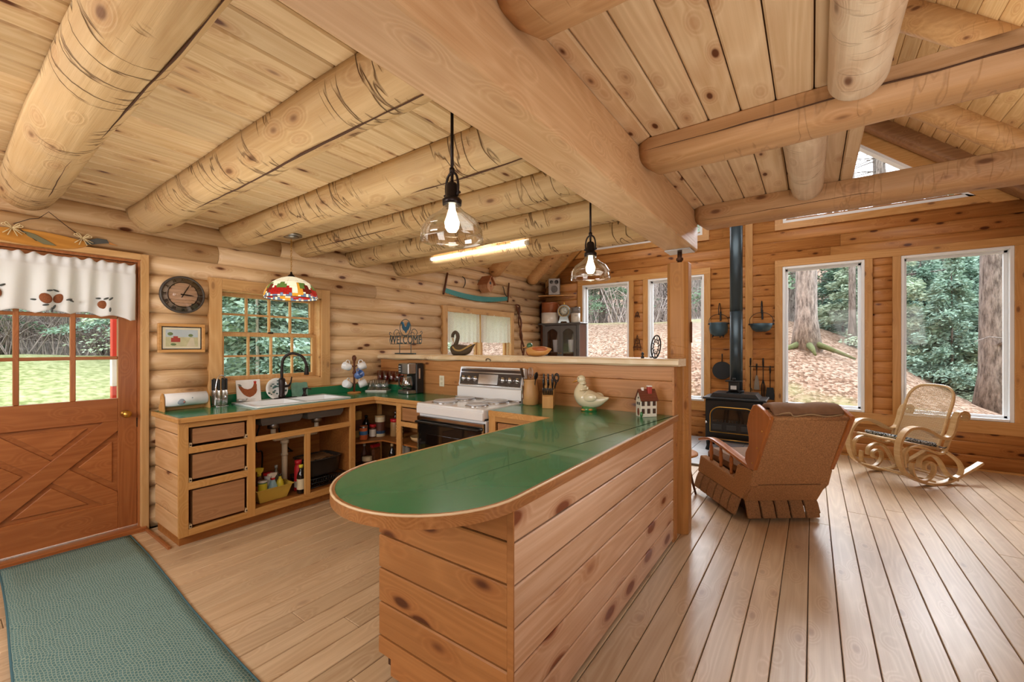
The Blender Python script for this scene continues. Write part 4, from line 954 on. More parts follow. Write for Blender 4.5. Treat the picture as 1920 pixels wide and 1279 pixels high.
mg0 = thing('amber_glass_mug', 'amber glass mug on the back row by the corner', 'mug', (0, 0, 0), group='amber glass mugs in the corner')
AG = thin_glass('amber_glass', .12, (.75, .22, .12), .6)
part('cup', M().lathe([(.032, 0), (.036, .005), (.036, .115), (.032, .115), (.031, .01), (0, .008)], n=20), AG, mg0)
part('handle', M().tube(spl([(.034, 0, .1), (.064, 0, .095), (.066, 0, .04), (.034, 0, .03)], 5), .006, 8), AG, mg0)
sh0 = thing('corner_riser', 'low clear riser behind the glasses in the counter corner', 'shelf', (-3.96, 3.105, CT))
part('top', M().box(-.2, -.022, .100, .17, .028, .108, .002), thin_glass('riser_glass', .1, (.9, .95, .93), .5), sh0); part('foot', M().box(-.2, -.02, 0, -.19, .02, .1).box(.16, -.02, 0, .17, .02, .1), JGL, sh0)
for i in range(4):
    x = -4.12+.105*i
    if i == 0: mg0.location = (x, 3.107, CT+.108)
    else: copy_tree(mg0, None, (x, 3.107, CT+.108))
# coffee maker
cm = thing('coffee_maker', 'black and steel drip coffee maker in the counter corner', 'appliance', (-3.52, 3.05, CT), rz=-.12)
part('housing', M().box(-.09, .0, 0, .095, .10, .325, .01), BLK, cm)
part('base', M().box(-.09, -.11, 0, .095, .0, .04, .008), STL, cm)
part('warming_plate', M().lathe([(.06, 0), (.06, .004), (0, .004)], (0.01, -.05, .04), 24), BLK, cm)
hd = part('brew_head', M().box(-.09, -.10, .21, .095, .0, .325, .008), STL, cm)
part('button_panel', M().box(-.082, -.106, .218, -.025, -.10, .315, .002), BLK, hd)
for k in range(3): part('button', M().box(-.072, -.109, .232+.027*k, -.035, -.106, .244+.027*k), plain('pale_grey_button', '#aab2b8', .4), hd)
cf = part('carafe', M().lathe([(.045, 0), (.062, .01), (.064, .07), (.05, .125), (.042, .15), (.039, .15), (.046, .12), (.06, .07), (.058, .012), (0, .006)], (.01, -.05, .045), 24), JGL, cm)
part('coffee', M().lathe([(0, 0), (.055, 0), (.057, .035), (0, .035)], (.01, -.05, .052), 20), plain('coffee_dark', '#120a06', .1), cf)
part('carafe_handle', M().tube(spl([(.01, -.10, .19), (.01, -.15, .18), (.01, -.15, .1), (.01, -.11, .075)], 5), .008, 8), BLK, cf)
part('side_badge', M().box(.0955, .03, .16, .097, .05, .27), CHR, cm)
# ---------------------------------------------------------------- right of the range
uc = thing('utensil_crock', 'tan stoneware crock with green painted spoon panel', 'crock', (-1.99, 3.06, CT))
part('crock', M().lathe([(.062, 0), (.068, .01), (.070, .10), (.062, .16), (.056, .20), (.063, .215), (.06, .22), (.052, .212), (.05, .16), (.06, .1), (.058, .012), (0, .01)], n=28), plain('tan_stoneware', '#bd905c', .45), uc)
part('painted_panel', M(Matrix.Rotation(-.75, 4, 'Z')).box(-.022, -.0725, .05, .022, -.068, .165, .003), plain('brown_panel', '#7d4a2a', .5), uc)
part('painted_spoon', M(Matrix.Rotation(-.75, 4, 'Z')).box(-.009, -.0745, .10, .009, -.072, .16, .002), plain('spoon_green', '#2e5c40', .5), uc)
part('painted_bowl', M(Matrix.Rotation(-.75, 4, 'Z')).ell((0, -.072, .075), (.014, .003, .02), 10, 6), plain('spoon_white', '#c9cfc9', .5), uc)
us = [('black slotted spatula leaning left in the crock', 'spatula', -.035, -.01, BLK), ('wire whisk in the utensil crock', 'whisk', .0, .0, STL), ('grey ladle handle in the utensil crock', 'spoon', .02, .015, STL), ('dark serving spoon leaning right in the crock', 'spoon', .035, -.012, BLK)]
for lab, kind, dx, dy, mm in us:
    t = thing('slotted_spatula' if kind == 'spatula' else ('wire_whisk' if kind == 'whisk' else 'serving_spoon'), lab, kind, (-1.99+dx*.6, 3.06+dy*.6, CT+.012))
    ax = Vector((dx*1.3, dy*1.3, .22)); part('handle', M().tube([(0, 0, 0), tuple(ax)], .004, 8), mm, t)
    d_ = ax.normalized()
    if kind == 'spatula':
        q = Matrix.Translation(ax) @ d_.to_track_quat('Z', 'Y').to_matrix().to_4x4(); part('blade', M(q).box(-.035, -.002, 0, .035, .002, .085, .001), mm, t)
    elif kind == 'whisk':
        for k in range(5):
            a = pi*k/5; wq = [(ax+Vector((cos(a)*.022*sin(u*pi/8), sin(a)*.022*sin(u*pi/8), .09*(1-cos(u*pi/8))/2))) for u in range(9)]
            wq2 = [(ax+Vector((-cos(a)*.022*sin(u*pi/8), -sin(a)*.022*sin(u*pi/8), .09*(1-cos(u*pi/8))/2))) for u in range(9)]
            part('wire', M().tube(wq, .0012, 5).tube(wq2, .0012, 5), mm, t)
    else:
        q = Matrix.Translation(ax+d_*.02) @ d_.to_track_quat('Z', 'Y').to_matrix().to_4x4(); part('bowl', M(q).ell((0, 0, 0), (.022, .006, .034), 12, 8), mm, t)
kbk = thing('knife_block', 'pale wooden knife block full of black-handled knives', 'knife block', (-1.80, 3.05, CT), rz=.45)
part('block', M().prism([(-.085, 0), (.07, 0), (.075, .10), (.03, .22), (-.045, .175), (-.085, .10)], -.045, .045, 'X'), wood('block_wood', '#d3a367', '#b98448', 'Z', 0, .4, vary=0), kbk, .005)
part('step_block', M().prism([(-.125, 0), (-.085, 0), (-.085, .13), (-.125, .095)], -.045, .045, 'X'), wood('block_wood', '#d3a367', '#b98448', 'Z', 0, .4, vary=0), kbk, .003)
kq = Matrix.Rotation(.45, 4, 'Z'); kc = Vector((-1.80, 3.05, CT)); dn = Vector((0, -.50, .87))
idx = 0
for row, (yy, zz_, hl, cnt) in enumerate([(-.11, .112, .06, 6), (-.07, .15, .10, 3), (-.03, .185, .105, 3)]):
    for i in range(cnt):
        x = -.036+.072*i/(cnt-1); p0 = Vector((x, yy, zz_)); p1 = p0+dn*hl
        lab = ('short steak knife in the front row of the knife block', 'long chef knife in the middle row of the block', 'long carving knife in the rear row of the block')[row]
        t = thing('block_knife', lab, 'knife', tuple(kc), rz=.45, group=('steak knives in the front row', 'knives in the middle row', 'knives in the rear row')[row])
        part('handle', M().tube([tuple(p0), tuple(p0.lerp(p1, .5)), tuple(p1)], [.007, .0075, .008] if row else [.0055, .006, .0065], 8, flat=1.3), BLK, t)
        part('rivet', M().cyl(tuple(p1), tuple(p1+dn*.002), .0045, n=8), STL, t)
t = thing('kitchen_scissors', 'black-handled scissors at the right side of the knife block', 'scissors', tuple(kc), rz=.45)
part('handle', M().tube([(.062+.018*cos(a*pi/8), .0+.01*sin(a*pi/8), .235+.03*sin(a*pi/8)) for a in range(17)], .005, 8).tube([(.062+.018*cos(a*pi/8), .035, .245+.03*sin(a*pi/8)) for a in range(17)], .005, 8).cyl((.06, .0, .2), (.045, -.0, .15), .006, n=8), BLK, t)
# duck cookie jar
CER = plain('cream_ceramic', '#dcd0b0', .22, coat=.6, nscale=6, namt=.05); ORC = plain('orange_glaze', '#c98a3c', .25, coat=.5); GRC = plain('green_glaze', '#3f7a42', .3, coat=.4, nscale=60, namt=.3)
dk = thing('duck_cookie_jar', 'cream ceramic duck cookie jar with orange beak', 'cookie jar', (-1.43, 3.04, CT), rz=0)
def blob(rings, n=18):
    m = M(); vs = []; fs = []
    for cx_, cz_, rx, ry, tilt in rings:
        for k in range(n):
            th = 2*pi*k/n; vs.append((cx_+cos(th)*rx*cos(tilt), sin(th)*ry, cz_+cos(th)*rx*sin(tilt)))
    for i in range(len(rings)-1):
        for k in range(n): fs.append((i*n+k, i*n+(k+1) % n, (i+1)*n+(k+1) % n, (i+1)*n+k))
    m.add(vs, fs, True); m.add(vs[:n], [tuple(range(n))], True); m.add(vs[-n:], [tuple(range(n))], True); return m
# body built along rings from tail to chest (local x to the right is tail)
def body_rings():
    P = spl([(.165, 0, .112), (.13, 0, .098), (.08, 0, .088), (.02, 0, .088), (-.035, 0, .10), (-.062, 0, .135), (-.062, 0, .175), (-.052, 0, .205)], 4)
    rr = [.004, .022, .052, .070, .076, .066, .045, .030]
    out = []
    for i, p in enumerate(P):
        t = i/4; a = int(min(t, 6)); f = t-a; r = rr[a]*(1-f)+rr[min(a+1, 7)]*f; out.append((p, r))
    return out
br = body_rings(); part('body', M().tube([p for p, r in br], [max(r, .003) for p, r in br], 20, flat=1.), CER, dk)
part('head', M().ell((-.066, 0, .243), (.036, .029, .034)).tube([(-.052, 0, .2), (-.058, 0, .225)], [.031, .028], 16), CER, dk)
bk = part('beak', M().tube([(-.088, 0, .238), (-.115, 0, .226), (-.14, 0, .214)], [.018, .014, .006], 12, flat=.55), ORC, dk)
part('eye', M().ell((-.078, -.028, .254), (.004, .002, .004), 8, 6).ell((-.078, .028, .254), (.004, .002, .004), 8, 6), BLK, dk)
for s_ in (-1, 1): part('wing', M().ell((.035, s_*.062, .108), (.062, .018, .032), 16, 10, Matrix.Rotation(-.15, 3, 'Y')), CER, dk)
part('lid_seam', M().tube([(-.052+.052*cos(a*pi/12), .052*sin(a*pi/12), .155+.008*cos(a*pi/12)) for a in range(25)], .003, 6), plain('seam_tan', '#a58f63', .4), dk)
part('neck_bow', M().ell((-.026, -.008, .19), (.012, .014, .012), 10, 8).ell((-.012, 0, .172), (.009, .009, .016), 10, 8), CER, dk)
part('grass_base', M().lathe([(.062, 0), (.06, .02), (.045, .04), (.035, .05), (0, .05)], (.0, 0, 0), 20), GRC, dk)
part('feet', M().ell((.015, -.035, .014), (.035, .022, .014), 12, 8).ell((-.02, -.045, .01), (.028, .02, .01), 12, 8).cyl((.01, -.02, .01), (.01, -.02, .05), .01), ORC, dk)
# house cookie jar
hs = thing('house_cookie_jar', 'white ceramic house-shaped jar with brown roof and red chimney', 'cookie jar', (-.975, 3.03, CT), rz=.82)
part('walls', M().prism([(-.038, 0), (.038, 0), (.038, .125), (0, .185), (-.038, .125)], -.062, .062, 'X'), plain('house_white', '#e2dbcb', .3, coat=.5, nscale=20), hs, .003)
RFM = plain('roof_brown', '#6f3a28', .35, coat=.4, nscale=40, namt=.2)
for s_ in (-1, 1): part('roof', M().prism([(0, .19), (0, .198), (s_*.05, .118), (s_*.046, .112)], -.068, .068, 'X'), RFM, hs, .001)
for k in range(4):
    f = .15+.22*k
    part('roof_tile_row', M().prism([(-.05*f, .198-.08*f+.003), (-.05*(f+.12), .198-.08*(f+.12)+.006), (-.05*(f+.12), .198-.08*(f+.12))], -.067, .067, 'X'), RFM, hs)
part('chimney', M().box(.0, -.028, .165, .03, -.002, .215, .002), plain('chimney_red', '#a83a33', .4), hs)
part('chimney_cap', M().box(-.002, -.030, .213, .032, .0, .224, .003).box(-.04, -.01, .18, -.022, .008, .21, .003), plain('snow_white', '#eeeae2', .4), hs)
for i in range(3):
    for j in range(2):
        xx = -.043+.043*i-.0; part('window_pane', M().box(xx-.009, -.0395, .025+.055*j, xx+.009, -.0375, .06+.055*j), plain('window_dark', '#4b352b', .3), hs)
        part('shutter', M().box(xx-.014, -.040, .025+.055*j, xx-.0095, -.0375, .06+.055*j), BLK, hs)
part('round_door', M().ell((-.0625, 0, .035), (.002, .016, .028), 14, 8), plain('door_brown', '#7b4637', .4), hs)
part('gable_window', M().box(-.0635, -.02, .085, -.0615, -.006, .105).box(-.0635, .006, .085, -.0615, .02, .105).box(-.0635, -.006, .13, -.0615, .006, .142), BLK, hs)
part('painted_bush', M().ell((-.058, -.036, .02), (.012, .008, .02), 10, 8), GRC, hs)
# ---------------------------------------------------------------- on the shelf
ZS = 1.331
wsn = thing('welcome_sign', 'metal WELCOME sign with blue rooster on the log shelf', 'sign', (-4.0, 3.30, ZS), world=True)
MT = plain('weathered_steel_blue', '#4e6066', .45, .6, nscale=40, namt=.25)
cxs = -3.90
part('base_bar', M().box(cxs-.17, 3.27, ZS, cxs+.17, 3.31, ZS+.014, .003), MT, wsn)
part('upright', M().cyl((cxs-.10, 3.29, ZS+.01), (cxs-.10, 3.29, ZS+.13), .004).cyl((cxs+.10, 3.29, ZS+.01), (cxs+.10, 3.29, ZS+.13), .004), MT, wsn)
text_mesh('WELCOME', .135, .003, MT, wsn, Matrix.Translation((cxs, 3.29, ZS+.165)) @ Matrix.Rotation(pi/2, 4, 'X'), 'lettering', .86)
part('top_bar', M().box(cxs-.27, 3.286, ZS+.212, cxs+.27, 3.294, ZS+.219).box(cxs-.24, 3.286, ZS+.118, cxs+.24, 3.294, ZS+.124), MT, wsn)
sc_m = M()
for s_ in (-1, 1):
    sc_m.tube(spl([(cxs+s_*.10, 3.29, ZS+.22), (cxs+s_*.12, 3.29, ZS+.28), (cxs+s_*.17, 3.29, ZS+.29), (cxs+s_*.21, 3.29, ZS+.25), (cxs+s_*.19, 3.29, ZS+.225)], 5), .0035, 6)
    sc_m.tube(spl([(cxs+s_*.05, 3.29, ZS+.22), (cxs+s_*.09, 3.29, ZS+.245), (cxs+s_*.14, 3.29, ZS+.255), (cxs+s_*.16, 3.29, ZS+.225)], 5), .003, 6)
    sc_m.tube(spl([(cxs+s_*.24, 3.29, ZS+.215), (cxs+s_*.285, 3.29, ZS+.235), (cxs+s_*.28, 3.29, ZS+.265), (cxs+s_*.255, 3.29, ZS+.25)], 5), .0035, 6)
    sc_m.tube(spl([(cxs+s_*.26, 3.29, ZS+.212), (cxs+s_*.285, 3.29, ZS+.17), (cxs+s_*.265, 3.29, ZS+.12), (cxs+s_*.24, 3.29, ZS+.13)], 5), .003, 6)
part('scrollwork', sc_m, MT, wsn)
part('ring', M().tube([(cxs+.095*cos(a*pi/16), 3.29, ZS+.315+.095*sin(a*pi/16)) for a in range(33)], .004, 6), MT, wsn)
roo = [(-.07, .05), (-.055, .065), (-.035, .06), (-.025, .035), (-.005, .005), (.015, .0), (.035, .03), (.05, .06), (.065, .05), (.08, .03), (.075, .0), (.055, -.03), (.03, -.045), (.01, -.075), (-.005, -.05), (-.035, -.035), (-.055, -.005), (-.055, .03), (-.068, .035)]
rs_ = part('rooster', M().prism([(cxs+x, ZS+.32+z) for x, z in roo], 3.286, 3.294, 'Y'), plain('rooster_blue', '#33698a', .4, .4, nscale=50, namt=.3), wsn)
# swan basket
SWM = plain('swan_dark_woven', '#4b3c29', .7, nscale=120, namt=.6, bump=.5)
sw = thing('wooden_swan', 'dark woven-look swan basket on the log shelf', 'figurine', (-2.93, 3.22, ZS))
part('body', M().tube(spl([(-.13, 0, .05), (-.11, 0, .055), (-.05, 0, .05), (.05, 0, .055), (.12, 0, .085), (.17, 0, .115)], 4), [.03, .045, .052, .057, .06, .062, .063, .063, .062, .06, .058, .054, .05, .045, .038, .03, .02, .013, .01, .006, .003][:21], 16), SWM, sw)
part('neck', M().tube(spl([(-.11, 0, .07), (-.085, 0, .13), (-.065, 0, .185), (-.075, 0, .225), (-.105, 0, .24), (-.135, 0, .215), (-.14, 0, .185)], 6), [.024]*6+[.02]*12+[.017]*12+[.017]*7, 12), SWM, sw)
part('bill', M().tube([(-.138, 0, .18), (-.13, 0, .15), (-.122, 0, .13)], [.012, .008, .003], 8), plain('bill_tan', '#b49b78', .5), sw)
part('wing_edge', M().tube(spl([(-.09, -.05, .085), (-.04, -.062, .055), (.03, -.064, .05), (.1, -.05, .08), (.15, -.03, .11)], 5), .009, 8), plain('wing_gold', '#a8894f', .6, nscale=80, namt=.3), sw)
# mallard decoy
dm = thing('mallard_decoy', 'brown carved duck decoy with a green head on the shelf', 'figurine', (-2.03, 3.22, ZS))
part('body', M().tube(spl([(-.09, 0, .04), (-.07, 0, .045), (0, 0, .045), (.08, 0, .05), (.13, 0, .062), (.155, 0, .066)], 4), [.02, .03, .036, .04, .042, .044, .045, .046, .046, .046, .045, .043, .04, .036, .03, .024, .018, .014, .01, .006, .003], 16), plain('decoy_tan', '#c08a4a', .35, nscale=14, namt=.2), dm)
part('wing', M().ell((.04, -.02, .066), (.085, .03, .026), 14, 8).ell((.04, .02, .066), (.085, .03, .026), 14, 8), plain('decoy_brown', '#a5562a', .35, nscale=30, namt=.3), dm)
part('breast', M().ell((-.075, 0, .04), (.035, .036, .038), 14, 8), plain('decoy_russet', '#8e4522', .4), dm)
part('head', M().ell((-.075, 0, .098), (.030, .024, .028), 14, 10), plain('mallard_green', '#2d5a38', .3, coat=.4), dm)
part('bill', M().tube([(-.1, 0, .092), (-.125, 0, .084), (-.145, 0, .08)], [.012, .011, .006], 8, flat=.5), plain('decoy_bill', '#b8834a', .4), dm)
# trivet leaning by the post
tv = thing('iron_trivet', 'oval openwork iron trivet leaning against the post', 'trivet', (-.965, 3.20, ZS), rz=-.35)
q = Matrix.Rotation(radians(6), 4, 'Y')
m = M(q); m.tube([(.0, .055*cos(a*pi/14), .088+.086*sin(a*pi/14)) for a in range(29)], .005, 8).tube([(.0, .032*cos(a*pi/10), .088+.055*sin(a*pi/10)) for a in range(21)], .003, 6)
for k in range(10):
    a = 2*pi*k/10; m.tube([(0, .02*cos(a), .088+.03*sin(a)), (0, .05*cos(a+.25), .088+.08*sin(a+.25))], .003, 6)
part('openwork_plate', m, IRON, tv); part('foot', M().cyl((-.02, -.03, .01), (0, -.03, .01), .005, n=8).cyl((-.02, .03, .01), (0, .03, .01), .005, n=8), IRON, tv)
t = thing('small_iron_bird', 'tiny dark iron figure at the right end of the shelf', 'figurine', (-1.055, 3.19, ZS)); part('figure', M().lathe([(.012, 0), (.013, .01), (.006, .02), (.012, .032), (.006, .045), (0, .048)], n=12), IRON, t)
# ---------------------------------------------------------------- under the sink
fz0 = .119
bn = thing('yellow_bin', 'yellow plastic wash bin of cleaning bottles under the sink', 'bin', (-3.80, 1.72, fz0))
vs = []; 
def rr_(hx, hy, z): return [(-hx, -hy, z), (hx, -hy, z), (hx, hy, z), (-hx, hy, z)]
m = M(); R4 = [rr_(.085, .11, 0), rr_(.115, .145, .115), rr_(.125, .155, .118), rr_(.125, .155, .112), rr_(.11, .14, .108), rr_(.08, .105, .005)]
for r_ in R4: vs += r_
m.add(vs, [(i*4+k, i*4+(k+1) % 4, (i+1)*4+(k+1) % 4, (i+1)*4+k) for i in range(5) for k in range(4)]+[(0, 1, 2, 3), (20, 21, 22, 23)])
part('tub', m, plain('bin_yellow', '#d2b24f', .45), bn, .006)
b0 = fz0+.006
spray('white-triggered spray bottle with red collar in the yellow bin', -3.765, 1.735, b0, .036, .215, c_lb, (WPL, c_red), c_lb, rz=1.8)
label_can('green_can', 'green and yellow cleanser can at the left of the bin', 'can', -3.77, 1.655, b0, .034, .15, c_grn, WPL, [(.55, .95, c_yel)])
bottle('yellow_bottle', 'yellow dish soap bottle at the right of the bin', -3.765, 1.795, b0, .030, .19, c_yel, c_dk, c_yel)
spray('yellow-triggered dark spray bottle at the back of the bin', -3.845, 1.66, b0, .034, .26, c_brn, (c_yel, c_yel), c_or, rz=1.2)
bottle('red_lidded_tub', 'tub with a red screw lid behind the spray bottle', -3.845, 1.735, b0, .036, .20, c_wh, c_red, c_wh, neck=.9, cat='tub')
bottle('clear_bottle', 'clear bottle with grey cap at the back of the bin', -3.845, 1.80, b0, .028, .25, plain('smoky_plastic', '#6f6a58', .2), plain('grey_cap', '#9ba0a2', .4))
t = thing('red_spray_can', 'tall red canister standing beside the yellow bin', 'can', (-3.80, 1.972, fz0)); part('body', M().lathe([(.033, 0), (.034, .006), (.034, .20), (.026, .225), (.026, .24), (.03, .243), (.03, .27), (0, .272)], n=20), c_red, t); part('paper_label', M().lathe([(.0346, .03), (.0346, .085)], n=20, caps=False), c_wh, t)
bottle('dark_oil_bottle', 'dark glass bottle with yellow cap and pale label', -3.70, 1.985-.04, fz0, .034, .25, c_dk, c_yel, c_cream, neck=.42)
# roaster and rack
rk = thing('black_wire_rack', 'black plastic dish rack under the dark roasting pan', 'rack', (-3.86, 2.19, fz0))
m = M()
for k in range(15): yy = -.18+.0257*k; m.tube([(-.15, yy, .09), (-.14, yy*.9, .01), (.13, yy*.9, .01), (.16, yy, .09)], .0035, 5)
for zz_, s_ in ((.09, 1.), (.05, .96), (.01, .9)): m.tube([(-.155*s_, -.185*s_, zz_), (.165*s_, -.185*s_, zz_), (.165*s_, .185*s_, zz_), (-.155*s_, .185*s_, zz_), (-.155*s_, -.185*s_, zz_)], .005, 6)
part('wires', m, BLK, rk)
rp_ = thing('roasting_pan', 'dark enamel roasting pan stacked on the rack', 'pan', (-3.86, 2.19, fz0+.098))
m = M(); vs = []
prs = [(.12, .15, 0), (.135, .165, .02), (.145, .178, .15), (.158, .19, .153), (.158, .19, .158), (.14, .173, .155), (.13, .16, .02), (0.01, .01, .012)]
n_ = 32
for hx, hy, z_ in prs:
    for k in range(n_):
        a = 2*pi*k/n_; ca, sa = cos(a), sin(a); e = (abs(ca)**5+abs(sa)**5)**(-1/5); vs.append((hx*ca*e, hy*sa*e, z_))
m.add(vs, [(i*n_+k, i*n_+(k+1) % n_, (i+1)*n_+(k+1) % n_, (i+1)*n_+k) for i in range(len(prs)-1) for k in range(n_)], True)
part('pan', m, plain('dark_enamel', '#33312f', .3, coat=.3), rp_)
t = tag(part('pan_contents', M().grid(lambda u, v: (-3.98+.23*u, 2.04+.27*v, fz0+.248+.012*noise.noise(Vector((u*14, v*14, 0)))), 24, 24), plain('brown_nuts', '#7d5a35', .8, nscale=200, namt=.6, bump=.6)), 'brown loose nutshells heaped in the roasting pan', 'nuts'); t['kind'] = 'stuff'
# ---------------------------------------------------------------- corner cabinet stock
zt1 = .475; zt0 = .119
t = thing('cereal_box', 'tan cereal bag at the upper left of the corner shelf', 'box', (-3.84, 2.60, zt1)); part('bag', M().box(-.03, -.05, 0, .03, .05, .275, .012), plain('bag_tan', '#b98f4e', .5, nscale=30, namt=.3), t); part('printed_band', M().box(.0305, -.045, .08, .0315, .045, .19), c_brn, t)
label_can('blue_label_can', 'orange and blue labelled can in front of the cereal bag', 'can', -3.72, 2.60, zt1, .040, .14, c_or, None, [(.35, .62, c_blu), (.85, .98, STL)])
label_can('spice_jar', 'small jar with a red lid next to the blue-labelled can', 'jar', -3.735, 2.72, zt1, .034, .105, c_brn, c_red, [(.1, .8, c_wh)], lidh=.028)
label_can('cocoa_tin', 'tall cream tin with dark picture label at the corner post', 'tin', -3.72, 2.80, zt1, .052, .205, c_cream, c_tan, [(.15, .75, c_brn), (.15, .3, c_blu)])
label_can('red_lid_jar', 'wide jar with a flat red lid right of the cream tin', 'jar', -3.60, 2.90, zt1, .048, .15, plain('jar_contents_tan', '#a07b4e', .4), c_red, [], lidh=.03)
label_can('striped_tin', 'black and white striped tin behind the right stile', 'tin', -3.44, 2.83, zt1, .036, .145, c_cream, c_dk, [(.6, .7, BLK), (.8, .9, BLK), (.1, .45, c_brn)])
bottle('syrup_bottle', 'dark bottle at the back of the upper corner shelf', -3.93, 2.78, zt1, .034, .2, c_dk, BLK)
bottle('pepper_mill', 'dark pepper mill behind the red-lidded jar', -3.68, 2.97, zt1, .028, .24, c_dk, STL, cat='mill')
t = thing('tan_bowl', 'tan bowl on the corner shelf below the drawer', 'bowl', (-3.15, 2.85, zt1)); part('bowl', M().lathe([(.04, 0), (.09, .03), (.10, .06), (.096, .06), (.04, .008), (0, .008)], n=24), c_tan, t)
t = thing('foil_pan', 'shallow silver pan under the tan bowl', 'pan', (-3.0, 2.82, zt1)); part('pan', M().box(-.06, -.1, 0, .07, .1, .012, .004), STL, t)
label_can('lower_cream_tin', 'cream tin on the bottom corner shelf', 'tin', -3.74, 2.655, zt0, .050, .17, c_cream, None, [(.55, .75, c_brn)])
t = thing('pretzel_bag', 'brown striped food bag on the bottom corner shelf', 'bag', (-3.80, 2.80, zt0)); part('bag', M().box(-.035, -.055, 0, .035, .055, .23, .02), plain('bag_brown', '#7a4a27', .5, nscale=40, namt=.7), t); part('bag_top', M().box(-.02, -.055, .225, .02, .055, .26, .008), c_red, t)
bottle('wine_bottle', 'dark bottle with tan cap at the front of the lower shelf', -3.60, 2.86, zt0, .034, .28, c_dk, c_tan, c_cream, neck=.35)
for k, (x, y) in enumerate([(-3.50, 2.93), (-3.43, 2.93)]):
    label_can('canning_jar', 'clear canning jar at the back of the lower corner shelf', 'jar', x, y, zt0, .033, .26, plain('jar_greyish', '#8c8376', .15, coat=.5), STL, [], group='canning jars on the lower corner shelf')
bottle('vinegar_bottle', 'slim bottle with pale cap behind the lower cream tin', -3.88, 2.72, zt0, .03, .27, c_brn, c_wh)
label_can('grey_tin', 'grey squat tin in front of the canning jars', 'tin', -3.50, 2.83, zt0, .045, .09, plain('tin_grey', '#a59a88', .4, .4), None, [(.2, .8, c_cream)])
t = thing('red_food_box', 'red and blue food box on the floor of the corner cabinet', 'box', (-3.2, 2.87, zt0)); part('box', M().box(-.09, -.05, 0, .05, .05, .16, .003), c_blu, t); part('box_top', M().box(-.0905, -.0505, .09, .0505, .0505, .1605), c_red, t)
# ---------------------------------------------------------------- lamps
def pendant(lab, x, y, zb, r, grp=None):
    t = thing('glass_pendant_lamp', lab, 'lamp', (x, y, zb))
    prof = [(.034, .155), (.036, .135), (.055, .115), (.10, .085), (.122, .05), (.128, .02), (.129, .0)]
    prof = [(a*r/.129, b) for a, b in prof]
    sh_ = part('glass_shade', M().lathe(prof+[(a-.0025, b) for a, b in prof[::-1]], n=40, caps=False), SGL, t)
    part('shade_rib', M().lathe([(r*.985, .045), (r*.995, .048), (r*.985, .051)], n=40, caps=False), SGL, sh_)
    part('socket', M().lathe([(.038, .145), (.04, .165), (.034, .17), (.026, .18), (.024, .225), (.018, .235), (.0, .236)], n=20), BRZ, t)
    part('yoke', M().tube(spl([(-.03, 0, .18), (-.034, 0, .22), (-.024, 0, .262), (0, 0, .277), (.024, 0, .262), (.034, 0, .22), (.03, 0, .18)], 4), .005, 8).cyl((-.042, 0, .19), (-.028, 0, .19), .006, n=8).cyl((.028, 0, .19), (.042, 0, .19), .006, n=8), BRZ, t)
    H = 2.458-zb
    part('rod', M().cyl((0, 0, .23), (0, 0, H-.02), .0065).cyl((0, 0, .275), (0, 0, .295), .011, n=12), BRZ, t)
    part('canopy', M().lathe([(.06, H), (.06, H-.012), (.03, H-.026), (0, H-.028)], n=24), BRZ, t)
    part('bulb', M().lathe([(0, .035), (.018, .038), (.028, .055), (.03, .075), (.02, .105), (.014, .125), (.013, .145), (0, .146)], n=20), emit('bulb_glow', (1, .86, .62), 14), t)
    return t
pendant('front clear glass pendant lamp left of the main beam', -1.19, 1.245, 1.849, .127)
pendant('rear clear glass pendant lamp near the post', -1.142, 2.45, 1.846, .125)
# stained-glass lamp
tl = thing('stained_glass_lamp', 'stained-glass dome lamp with fruit border over the sink', 'lamp', (-3.93, 1.975, 1.865), world=True)
LX, LY, LZ = -3.93, 1.975, 1.865
n = 60; prof = [(.225, 0), (.2245, .015), (.223, .03), (.219, .045), (.214, .06), (.207, .076), (.198, .094), (.186, .112), (.17, .13), (.15, .148), (.12, .167), (.085, .185), (.05, .197), (.025, .202)]
mats = [plain('opal_glass', '#e9e2c4', .25, emis=rgb('#e9e2c4')[:3], es=.55, namt=.05), plain('ruby_glass', '#a51f1c', .2, emis=rgb('#a51f1c')[:3], es=.4, nscale=70, namt=.6), plain('amber_tile_glass', '#d99a33', .2, emis=rgb('#d99a33')[:3], es=.4), plain('leaf_glass', '#5d7c3a', .2, emis=rgb('#5d7c3a')[:3], es=.35), plain('cobalt_glass', '#5a6f8e', .2, emis=rgb('#8a9fbe')[:3], es=.3, nscale=80, namt=.5), plain('maroon_glass', '#6d1d16', .2, emis=rgb('#6d1d16')[:3], es=.3)]
# fruit shapes on the dome: centre in ring index and column, half sizes, colour
FR = []
for q in range(4):
    c0 = q*15
    FR += [(3.2, c0+1, 2.6, 2.6, 1), (3.6, c0+5, 2.2, 2.2, 1), (6.2, c0+3, 1.6, 2.4, 3), (4.2, c0+10, 3.6, 1.5, 2), (6.6, c0+11.5, 1.6, 1.8, 3), (4.4, c0+13, 2.6, 1.6, 5), (1.0, c0+8, 1.4, 1.2, 2)]
groups = {0: M(), 1: M(), 2: M(), 3: M(), 4: M(), 5: M()}; ld = M()
gid = {}
for i in range(len(prof)-1):
    for k in range(n):
        c = 4 if i < 2 and (k*7) % 5 < 3 else 0
        for ci, ck_, ri, rk_, cc_ in FR:
            dk_ = (k+.5-ck_+n/2) % n-n/2
            if ((i+.5-ci)/ri)**2+(dk_/rk_)**2 < 1: c = cc_
        gid[i, k] = c
